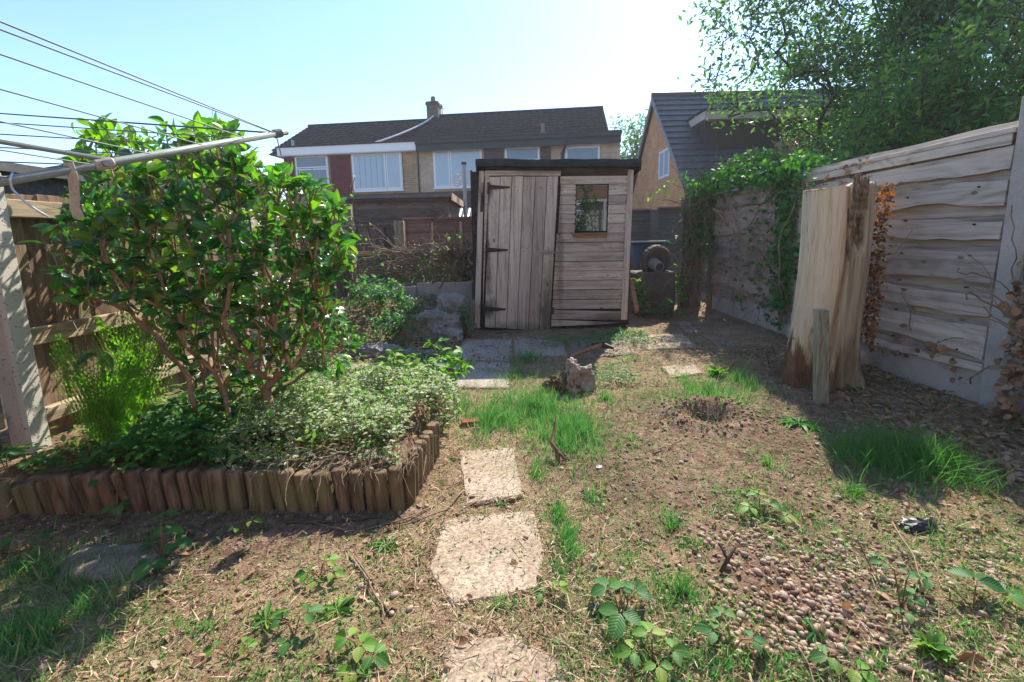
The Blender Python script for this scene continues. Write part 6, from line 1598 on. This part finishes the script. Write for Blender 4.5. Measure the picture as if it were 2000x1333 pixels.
random.seed(31); rng = np.random.default_rng(5)
ex = [tuple(at(x, y, Y=9.2)) for x, y in ((1370, 15), (1400, 40), (1430, 70), (1385, 10), (1450, 110), (1385, 155), (1410, 190), (1440, 165), (1425, 20), (1480, 30), (1460, 60), (1400, 150), (1470, 140), (1500, 90), (1520, 40), (1490, 180), (1440, 210), (1500, 215))]
ex += [tuple(Vector(e) + Vector(rvec(1)[0]) * 0.2) for e in ex for _ in range(2)]
tree('large_tree', 'large multi-stemmed tree with dense small leaves beyond the right fence', (7.0, 9.3, 0), 9, (7.7, 9.4, 5.2), (3.3, 1.5, 3.7), 2500, 10, L_TREE, 0.12, 0.43, 8, 0.085, BARK, 0.17, grp='trees beyond the right fence', extra=ex, back=4, step=0.3, keep=lambda p: p[2] > 4.3 + 0.35 * math.sin(p[0] * 3) or p[0] > 6.2)
tree('small_tree', 'dark bushy tree low behind the silvery fence panel', (4.4, 4.9, 0), 3.2, (4.7, 5.2, 2.2), (1.05, 1.2, 0.95), 520, 5, L_TREE, 0.085, 0.42, 9, 0.03, BARK, 0.09, grp='trees beyond the right fence', back=3)
tree('small_tree', 'tree with sky showing through at the right edge above the fence', (5.6, 4.6, 0), 5, (5.9, 4.9, 3.4), (1.1, 1.0, 1.7), 420, 6, L_TREE, 0.085, 0.42, 6, 0.03, BARK, 0.1, grp='trees beyond the right fence', back=2)
q = at(1245, 320, Y=22)
tree('distant_tree', 'pale green tree between the two houses', (q.x + 0.4, 23, 0), 7, (q.x + 0.2, 23, 4.6), (1.9, 1.5, 2.4), 330, 1, L_TREE2, 0.2, 0.5, 5, 0.14, BARK, 0.2, back=3, step=0.4)
tree('garden_bush', 'leafy bush by the house wall, mirrored in the shed window', (1.9, -3.6, 0), 3, (2.0, -3.6, 1.7), (0.75, 0.5, 1.4), 300, 3, L_WEED, 0.12, 0.4, 5, 0.04, BARK, 0.06, back=3)

# ------------------------------------------------------------------ grass, straw, pebbles, litter
random.seed(9); rng = np.random.default_rng(9)
GP, GD, GL, GW = [], [], [], []
def tuft(px, rpx, n, h, lean=(0, 0), w=0.0021):
    c = gp(*px); e = at(px[0] + rpx[0], px[1], Z=0); f1 = at(px[0], px[1] + rpx[1], Z=0)
    rx, ry = abs(e.x - c.x), abs(f1.y - c.y)
    for _ in range(n):
        a_, r_ = random.uniform(0, 2 * math.pi), min(1.9, abs(random.gauss(0, 0.72)))
        x, y = c.x + math.cos(a_) * r_ * rx, c.y + math.sin(a_) * r_ * ry
        cl_ = mnoise.noise(Vector((x * 14, y * 14, 3.3)))
        if cl_ < -0.1 and random.random() < 0.6: continue
        GP.append((x, y, gh(x, y) - 0.004)); GD.append((random.gauss(lean[0], 0.4) + cl_ * 0.8, random.gauss(lean[1], 0.4), 1)); GL.append(h * random.uniform(0.35, 1.15) * (0.75 + 0.8 * max(0, cl_))); GW.append(w * random.uniform(0.5, 1.1))
for a in (((1040, 800), (95, 62), 6000, 0.11), ((1110, 850), (50, 50), 3600, 0.12), ((960, 820), (50, 42), 2000, 0.1), ((1000, 740), (60, 25), 500, 0.1), ((1030, 705), (45, 20), 700, 0.12), ((1130, 830), (70, 50), 700, 0.08),
          ((1390, 770), (80, 30), 1500, 0.1), ((1440, 745), (40, 30), 700, 0.12), ((1340, 740), (40, 20), 300, 0.08),
          ((1310, 1030), (22, 18), 170, 0.12), ((1330, 1160), (50, 40), 420, 0.1), ((1105, 1060), (30, 50), 330, 0.08), ((1160, 980), (22, 25), 150, 0.09), ((1045, 925), (25, 30), 200, 0.08), ((965, 1190), (50, 18), 170, 0.05), ((1090, 1120), (20, 20), 120, 0.05),
          ((80, 1230), (110, 110), 1700, 0.1), ((150, 1120), (140, 40), 600, 0.09), ((30, 1120), (50, 60), 300, 0.09), ((260, 1090), (60, 40), 80, 0.12),
          ((900, 800), (25, 40), 260, 0.16), ((700, 650), (60, 30), 300, 0.1), ((640, 830), (60, 40), 200, 0.08), ((1560, 1020), (120, 70), 380, 0.035), ((1460, 960), (120, 70), 420, 0.035), ((1230, 860), (120, 60), 420, 0.05), ((1290, 780), (100, 40), 420, 0.045), ((1500, 910), (25, 30), 130, 0.09), ((1570, 1080), (90, 40), 220, 0.03), ((1230, 1090), (90, 90), 420, 0.035), ((1250, 1250), (160, 60), 420, 0.04), ((1400, 1300), (160, 40), 320, 0.06), ((1700, 1300), (160, 40), 220, 0.05), ((860, 940), (40, 60), 160, 0.03), ((400, 1230), (240, 90), 420, 0.05), ((560, 1130), (180, 60), 260, 0.03), ((1750, 1060), (120, 60), 120, 0.05), ((1900, 1250), (90, 60), 160, 0.05), ((1240, 700), (90, 20), 400, 0.06), ((1350, 760), (110, 35), 700, 0.07), ((1480, 1000), (120, 60), 500, 0.05), ((1180, 780), (110, 40), 700, 0.06), ((1340, 1060), (100, 60), 350, 0.05), ((1090, 1010), (40, 70), 420, 0.07), ((1150, 740), (60, 25), 240, 0.06)):
    tuft(*a)
nrm = lambda n: rng.normal(size=(n, 3)) * np.array([0.5, 0.5, 0.2]) + np.array([0, -0.2, 0.0])
tag(leaves('grass', L_GRASS, GP, GD, nrm(len(GP)), np.array(GL), np.array(GW) * 2, BLADE), 'tufts and wisps of green grass over the garden floor', kind='stuff')
GP, GD, GL, GW = [], [], [], []
tuft((1745, 905), (95, 45), 3000, 0.19, (0.15, 0.0)); tuft((1810, 910), (40, 40), 700, 0.18, (0.4, 0.1)); tuft((1660, 960), (60, 50), 320, 0.07)
tag(leaves('grass', L_GRASS_D, GP, GD, nrm(len(GP)), np.array(GL), np.array(GW) * 2, BLADE_BEND), 'long bent grass lying in the trunk shadow on the right', kind='stuff')
# scatter over the whole visible floor
slab_boxes = [(o.location, max((v.co.xy.length for v in o.data.vertices))) for o in col.objects if o.name.startswith('paving_slab')]
def on_slab(x, y, k=0.72):
    return any((x - l.x) ** 2 + (y - l.y) ** 2 < (r * k) ** 2 for l, r in slab_boxes)
def floor_pts(n, dens):
    out = []
    while len(out) < n:
        y = 0.85 + (5.3 - 0.85) * random.random() ** 1.9; x = random.uniform(-1.4 * y - 0.2, min(2.72, 1.35 * y + 0.45))
        if x < -2.4 or (x < -0.42 and 1.78 < y < 2.9): continue
        if y > 3.0 and x < -0.9: continue
        d = dens(x, y)
        if random.random() < d * (0.16 if on_slab(x, y) else 1): out.append((x, y, max(gh(x, y), 0.012 if on_slab(x, y, 0.9) else -1)))
    return np.array(out)
nz = lambda x, y, s_, o_: 0.5 + 0.9 * mnoise.noise(Vector((x * s_, y * s_, o_)))
def straw_d(x, y): return (0.12 + 0.85 * litter(x, y)) * max(0.08, nz(x, y, 2.3, 5))
P = floor_pts(21000, straw_d); P[:, 2] += 0.002 + rng.random(len(P)) * 0.012
D = rvec(len(P)); D[:, 2] = np.abs(D[:, 2]) * 0.28; l = rng.uniform(0.012, 0.05, len(P)) * rng.choice([0.6, 1.0, 1.8], len(P), p=[0.45, 0.45, 0.1])
tag(leaves('straw_litter', L_STRAW, P, D, rvec(len(P)) * 0.6 + np.array([0, 0, 1.0]), l, rng.uniform(0.0014, 0.0042, len(P)), STRAW), 'dry straw and grass stalks strewn over the ground', kind='stuff')
P = floor_pts(15000, lambda x, y: max(0.03, nz(x, y, 3.1, 8) - 0.08)); P[:, 2] += 0.004
D = rvec(len(P)); D[:, 2] = np.abs(D[:, 2]) * 0.7; l = rng.uniform(0.006, 0.017, len(P))
tag(leaves('ground_cover', L_MOSS, P, D, rvec(len(P)) * 0.4 + np.array([0, 0, 1.0]), l, l * 0.65, LEAF_LOW), 'tiny green weeds speckling the soil', kind='stuff')
def dead_d(x, y): return 0.08 + 0.9 * sstep(1.5, 2.4, x) + 0.6 * max(0, nz(x, y, 2.0, 2) - 0.6)
P = floor_pts(2600, dead_d); P[:, 2] += 0.006; D = rvec(len(P)); D[:, 2] *= 0.35; l = rng.uniform(0.014, 0.04, len(P))
tag(leaves('leaf_litter', L_DEAD, P, D, rvec(len(P)) * 0.7 + np.array([0, 0, 1.0]), l, l * 0.6, LEAF), 'small brown dead leaves scattered on the soil', kind='stuff')
P = floor_pts(16000, lambda x, y: max(0.0, nz(x, y, 1.7, 12) - 0.2) * (0.5 + 0.6 * litter(x, y)) * (1.3 if x > 0.1 else 0.6))
D = rvec(len(P)) * 0.7; D[:, 2] = np.abs(D[:, 2]) + 0.35; l = rng.uniform(0.015, 0.062, len(P)) * rng.choice([0.6, 1.0, 1.3], len(P))
tag(leaves('grass', L_GRASS, P, D, rvec(len(P)), l, rng.uniform(0.0016, 0.003, len(P)), BLADE), 'thin sparse short grass coming up through the litter', kind='stuff')
# soil and litter creeping over the slabs' edges
P = []
for o_ in [o for o in col.objects if o.name.startswith('paving_slab')]:
    vs_ = [o_.location + v.co for v in o_.data.vertices]; n_ = len(vs_) // 3; rim = vs_[n_:2 * n_]
    for _ in range(int(n_ * 17)):
        p = random.choice(rim); q = p.lerp(o_.location, abs(random.gauss(0, 0.10)) - 0.03); P.append((q.x + random.gauss(0, 0.006), q.y + random.gauss(0, 0.006), p.z + 0.003))
P = np.array(P); D = rvec(len(P)); D[:, 2] *= 0.2; l = rng.uniform(0.006, 0.03, len(P))
tag(leaves('straw_litter', L_STRAW, P, D, rvec(len(P)) * 0.6 + np.array([0, 0, 1.0]), l, rng.uniform(0.0015, 0.006, len(P)), STRAW), 'crumbs of straw and dry moss creeping over the slab edges', kind='stuff')
# soil crumbs
iv, if_ = ico(1)
def stones(P, lo, hi, flat=0.6):
    n = len(P); a_ = rng.uniform(0, 2 * math.pi, n); sx = lo + (hi - lo) * rng.random(n) ** 1.3; sy = sx * rng.uniform(0.5, 0.95, n); sz = sx * rng.uniform(flat * 0.7, flat * 1.1, n)
    ca_, sa_ = np.cos(a_), np.sin(a_); Mx = np.zeros((n, 3, 3)); Mx[:, 0, 0] = ca_ * sx; Mx[:, 0, 1] = -sa_ * sy; Mx[:, 1, 0] = sa_ * sx; Mx[:, 1, 1] = ca_ * sy; Mx[:, 2, 2] = sz
    tl = rng.normal(size=n) * 0.3; Mx[:, 2, 0] = sx * np.sin(tl) * 0.5
    P = P.copy(); P[:, 2] += sz * rng.uniform(0.1, 0.7, n); return P, Mx
P = floor_pts(5200, lambda x, y: max(0.03, 1.1 - litter(x, y))); P, Mx = stones(P, 0.0015, 0.0065, 0.7)
CRUMB = m_noise('soil_crumb', [(0.3, (0.12, 0.085, 0.062)), (0.7, (0.32, 0.235, 0.175))], 12, 0.95, 0.5, 0.004, 90)
v2 = [(x * (1 + 0.3 * math.sin(7 * y + 3 * z)), y * (1 + 0.25 * math.sin(9 * x)), z) for x, y, z in iv]
tag(mass('soil_crumbs', CRUMB, v2, if_, P, Mx, smooth=False), 'crumbs and clods of dark soil on the dug ground', kind='stuff')
hp = []
for _ in range(480):
    a_, r_ = random.uniform(0, 2 * math.pi), abs(random.gauss(0.2, 0.09)); x, y = HOLE.x + math.cos(a_) * r_ * 1.3, HOLE.y + math.sin(a_) * r_; hp.append((x, y, gh(x, y)))
P, Mx = stones(np.array(hp), 0.003, 0.012, 0.8)
tag(mass('soil_crumbs', m_plain('fresh_dark_soil', (0.17, 0.12, 0.088), 0.95), v2, if_, P, Mx, smooth=False), 'loose dark clods round the small dug hole', kind='stuff')
# pebbles: a gravel spread, and the larger ones singly
PC = [(at(1640, 1085, Z=0), 0.36, 0.26), (at(1830, 1120, Z=0), 0.36, 0.26), (at(1560, 1200, Z=0), 0.16, 0.13), (at(1450, 1080, Z=0), 0.14, 0.1), (at(1720, 1250, Z=0), 0.24, 0.12)]
def peb_d(x, y): return min(1.0, sum(math.exp(-(((x - c.x) / a) ** 2 + ((y - c.y) / b) ** 2)) for c, a, b in PC) + (0.05 if x > 0.15 else 0.012))
P = floor_pts(2700, lambda x, y: (0.3 + 0.7 * sstep(0.35, 0.6, nz(x, y, 4.0, 6))) * peb_d(x, y) if y < 2.6 else 0.004); P, Mx = stones(P, 0.004, 0.0145, 0.68)
tag(mass('gravel', PEBBLE, iv, if_, P, Mx), 'spread of small rounded tan pebbles at the lower right', kind='stuff')
P = floor_pts(1500, lambda x, y: 0.3 + 0.7 * max(0.0, 1.0 - litter(x, y))); P, Mx = stones(P, 0.0015, 0.005, 0.7)
tag(mass('gravel', m_plain('pale_chips', (0.52, 0.45, 0.38), 0.9, var=0.3), iv, if_, P, Mx), 'tiny pale chips of stone speckling the bare soil', kind='stuff')
iv3, if3 = ico(2)
m0 = None
big = [(1740, 940), (1905, 1035), (1530, 1165), (1590, 1265), (1660, 1222), (1648, 1200), (1450, 1185), (1445, 1205), (1440, 1240), (1430, 1243), (1420, 1110), (1700, 1300), (1705, 1322), (1690, 1290), (1160, 1090), (1175, 1105), (1600, 1150), (1790, 1085), (1640, 1060), (1760, 1105), (1865, 1110), (1940, 1085), (1800, 1135), (1935, 1105), (1480, 1120), (1500, 1095), (720, 1180), (735, 1170), (755, 1185), (770, 1165), (800, 1192), (765, 1200), (1215, 1115), (1285, 900), (1330, 905), (1620, 1240), (1645, 1270), (1540, 1240)]
plab = 'rounded tan pebble lying loose on the soil, larger than the gravel'
for k, (x, y) in enumerate(big):
    p = gp(x, y); r = random.uniform(0.010, 0.0165)
    if m0 is None:
        m0 = mass('pebble', PEBBLE, iv3, if3, [(0, 0, 0)], np.array([np.diag([1.0, 0.75, 0.55])])).data
        ob = bpy.data.objects['pebble']
    else:
        ob = bpy.data.objects.new('pebble', m0); col.objects.link(ob)
    ob.location = p + Vector((0, 0, r * 0.35)); ob.scale = (r, r * random.uniform(0.8, 1.1), r); ob.rotation_euler = (random.uniform(-.2, .2), random.uniform(-.2, .2), random.uniform(0, 6))
    tag(ob, plab, 'pebble', 'larger loose pebbles')
# twigs
def twig(pxs, r, label, mat=TWIG, lift=0.008):
    pts = [gp(*p) + Vector((0, 0, lift)) for p in pxs]
    out = []
    for i in range(len(pts) - 1):
        for k in range(4): out.append(pts[i].lerp(pts[i + 1], k / 4) + Vector(rvec(1)[0]) * r * 0.5)
    out.append(pts[-1]); m_ = MB().tube(out, [r * (1 - 0.5 * i / len(out)) for i in range(len(out))], 6); ob = m_.build('twig', mat, smooth=True); rebase(ob, pts[0]); return tag(ob, label, 'twig', 'dry twigs on the ground')
twig([(905, 962), (870, 1000), (780, 1032)], 0.004, 'long curved twig left of the upper tan slab, uppermost of the twig pile')
twig([(930, 925), (890, 950), (840, 955)], 0.003, 'thin twig crossing the edge of the upper tan slab')
twig([(955, 972), (910, 995), (865, 1020)], 0.004, 'straight twig at the lower corner of the upper tan slab')
twig([(850, 990), (800, 1015), (690, 1045), (600, 1020)], 0.0035, 'long twig running from the twig pile to the foot of the logs')
twig([(685, 1090), (720, 1140), (745, 1185), (752, 1215)], 0.004, 'pale bent twin stalk lying left of the middle slab')
twig([(693, 1092), (735, 1150), (760, 1200)], 0.003, 'paler stalk lying beside the bent twin stalk')
twig([(1275, 890), (1330, 862)], 0.004, 'short stick on the bare soil below the dug hole')
twig([(1560, 1270), (1590, 1322)], 0.003, 'pale straight stick among the pebbles at the bottom')
twig([(560, 1022), (640, 1024), (740, 1012)], 0.008, 'dark rotting stick along the foot of the log edging', BARK)
twig([(1830, 745), (1900, 700), (1990, 640)], 0.002, 'thin pale stalk leaning against the silvery panel', TWIG, 0.02)
twig([(1690, 1010), (1760, 1020), (1770, 1025)], 0.003, 'grey stalk beside the black plastic scrap')
twig([(1740, 1050), (1780, 1120), (1800, 1190)], 0.004, 'reddish bramble stalk arching over the pebbles', STEM_R, 0.06)
p = gp(1420, 1110); e = p + Vector((0.03, 0.01, 0.07))
ob = MB().tube([p + Vector((-0.03, -0.02, 0)), p + Vector((0, 0, 0.03)), e], [0.006, 0.007, 0.004], 7).tube([p + Vector((0, 0, 0.03)), p + Vector((-0.02, 0.02, 0.075))], [0.005, 0.003], 6).build('twig', BARK, smooth=True); rebase(ob, p); tag(ob, 'forked brown stub sticking up at the edge of the pebbles', 'twig', 'dry twigs on the ground')

# root stump lump and bent root
p = gp(1118, 765)
rs = thing('root_lump', 'uprooted lump of pale root and soil lying on the grass in front of the shed', 'root', p)
rock('root', m_noise('pale_root', [(0.3, (0.22, 0.15, 0.1)), (0.5, (0.42, 0.33, 0.25)), (0.72, (0.6, 0.52, 0.43))], 14, 0.95, 1.0, 0.03, 50), p + Vector((0.03, 0.05, 0.075)), (0.085, 0.07, 0.105), 9, rs, 5, 0.6, 1.5)
rock('soil_clod', m_noise('dry_turf', [(0.3, (0.08, 0.055, 0.03)), (0.7, (0.22, 0.165, 0.09))], 22, 0.98, 1.0, 0.03, 70), p + Vector((-0.07, 0.03, 0.04)), (0.09, 0.07, 0.06), 15, rs, 5, 0.5, 1.5)
m_ = MB()
for k in range(90):
    a_ = random.uniform(0, 2 * math.pi); q = p + Vector((math.cos(a_) * 0.1 - 0.03, math.sin(a_) * 0.07 + 0.04, random.uniform(0.02, 0.16))); d = Vector((math.cos(a_), math.sin(a_), -0.5)) * random.uniform(0.02, 0.07); m_.tube([q, q + d * 0.5 + Vector((0, 0, 0.01)), q + d], [0.0016, 0.0013, 0.0008], 4, False)
m_.build('rootlets', TWIG, rs)
p = gp(1090, 905)
ob = MB().tube([p, p + Vector((0.0, 0.03, 0.05)), p + Vector((-0.025, 0.08, 0.07)), p + Vector((-0.01, 0.12, 0.10)), p + Vector((0.0, 0.16, 0.13)), p + Vector((0.01, 0.18, 0.17))], [0.011, 0.012, 0.009, 0.006, 0.005, 0.003], 8)
ob.tube([p + Vector((0.0, 0.03, 0.05)), p + Vector((0.03, 0.01, 0.02)), p + Vector((0.07, 0.0, 0.01))], [0.009, 0.006, 0.003], 7); ob = ob.build('bent_root', m_plain('red_brown_root', (0.17, 0.085, 0.055), 0.85), smooth=True); rebase(ob, p); tag(ob, 'bent red-brown root sticking out of the tall grass by the path', 'root')
# pickaxe
h0, h1 = at(1122, 694, Z=0.05), at(1172, 675, Z=0.07)
pk = thing('mattock', 'mattock with wooden handle and dark iron head lying on the slabs before the shed', 'mattock', (h0.x, h0.y, 0.03))
hd_ = (h1 - h0).normalized()
MB().tube([h0, h0.lerp(h1, 0.5), h1, h1 + hd_ * 0.04], [0.016, 0.018, 0.02, 0.022], 10).build('handle', MW['handle'], pk, smooth=True)
sd = hd_.cross(Vector((0, 0, 1))).normalized()
MB().tube([h1 + sd * 0.12 + hd_ * 0.05 - Vector((0, 0, 0.02)), h1 + hd_ * 0.03, h1 - sd * 0.13 + hd_ * 0.05 - Vector((0, 0, 0.02))], [0.012, 0.032, 0.012], 6).build('head', IRON, pk)
MB().tube([h0 - hd_ * 0.01, h0 - hd_ * 0.09 + sd * 0.03], [0.014, 0.02], 6).build('ferrule', GALV, pk)
# black plastic scrap, big brown leaf, brick, white scraps
p = gp(1795, 1030)
v, f = ico(3); m_ = MB()
m_.add([(p.x + x * 0.062 * (1 + 0.5 * mnoise.noise(Vector((x, y, z)) * 2)), p.y + y * 0.04 * (1 + 0.4 * mnoise.noise(Vector((x, y, z)) * 3.1)), p.z + 0.01 + max(-0.2, z) * 0.02 * (1 + 0.9 * mnoise.noise(Vector((x, y, z)) * 2.7 + Vector((4, 0, 0))))) for x, y, z in v], f)
ob = m_.build('plastic_scrap', BLACKP); rebase(ob, p); tag(ob, 'crumpled scrap of black plastic on the ground at the lower right', 'plastic scrap')
p = gp(1905, 1308)
ob = leaves('brown_leaf', m_leaf('big_brown_leaf', [(0.25, 0.1, 0.045), (0.3, 0.13, 0.06)], 0.25, 0.5, 0.3, (1.3, 1.0, 0.6), vein=0.4, bumpy=0.5), [tuple(p + Vector((-0.05, 0.01, 0.012)))], [(1, -0.12, 0.02)], [(0, -0.5, 1)], 0.11, 0.042, LEAF_SER); rebase(ob, p); tag(ob, 'large red-brown dead leaf in the bottom right corner', 'leaf')
p = gp(918, 830)
ob = MB().box((-0.05, -0.03, -0.01), (0.05, 0.03, 0.03), Matrix.Translation(p) @ Matrix.Rotation(0.2, 4, 'Z')).build('brick', m_plain('old_red_brick', (0.25, 0.09, 0.06), 0.9), bevel=0.004); rebase(ob, p); tag(ob, 'piece of red brick half hidden in the grass above the path', 'brick')
for (x, y, lab) in ((1757, 938, 'white curled scrap on the soil at the edge of the trunk shadow'), (1168, 916, 'white scrap on the soil right of the tall grass'), (920, 972, 'crumpled white scrap left of the upper tan slab')):
    p = gp(x, y); ob = leaves('paper_scrap', PALE, [tuple(p + Vector((-0.012, 0, 0.006)))], [(1, 0.3, 0.25)], [(0.2, -0.4, 1)], 0.035, 0.02, LEAF); rebase(ob, p); tag(ob, lab, 'scrap', 'pale scraps on the ground')
# cut greens withering on the slabs and the floor
def cut_pt():
    x, y = random.choice([(1150, 668), (1190, 660), (1215, 662), (1250, 665), (1090, 668), (1210, 740), (1180, 720)]); p = at(x + random.gauss(0, 22), y + random.gauss(0, 5), Z=0.04); return (p.x, p.y, 0.035 + random.random() * 0.035)
cover('leaf_litter', 'cut withering greens strewn in front of the shed', 900, cut_pt, L_NET, 0.05, 0.2, up=0.25)
def rock_pt():
    x = random.uniform(-2.2, -0.55); y = random.uniform(3.4, 5.9); return (x, y, gh(x, y) + 0.01 + 0.05 * random.random() ** 3)
cover('leaf_litter', 'brown leaves and stems littering the rockery slope', 2600, rock_pt, L_DEAD, 0.05, 0.4, up=0.5)
cover('undergrowth', 'scattered green weeds over the rockery slope', 1500, rock_pt, L_NET, 0.05, 0.5, up=0.8)
def yard_pt():
    x = random.uniform(-0.45, 2.6); y = random.uniform(3.6, 5.35); return (x, y, 0.012 + 0.02 * random.random() ** 2)
cover('leaf_litter', 'dry bits and leaves on the ground in front of the shed', 2600, yard_pt, L_DEAD, 0.028, 0.35, up=0.3)
cover('undergrowth', 'scattered little weeds and clippings in front of the shed', 900, yard_pt, L_NET, 0.028, 0.4, up=0.6)
def dead_bed():
    x = random.uniform(-2.2, -0.5); y = random.uniform(1.86, 3.4); return (x, y, gh(x, y) + 0.01)
cover('leaf_litter', 'brown litter on the soil of the bed', 1500, dead_bed, L_DEAD, 0.03, 0.5, up=0.3)
def dead_right():
    y = random.uniform(1.6, 4.2); x = random.uniform(2.1, 2.72); return (x, y, gh(x, y) + 0.012)
cover('leaf_litter', 'brown leaf litter piled along the foot of the right fence', 1300, dead_right, L_DEAD, 0.04, 0.6, up=0.4)
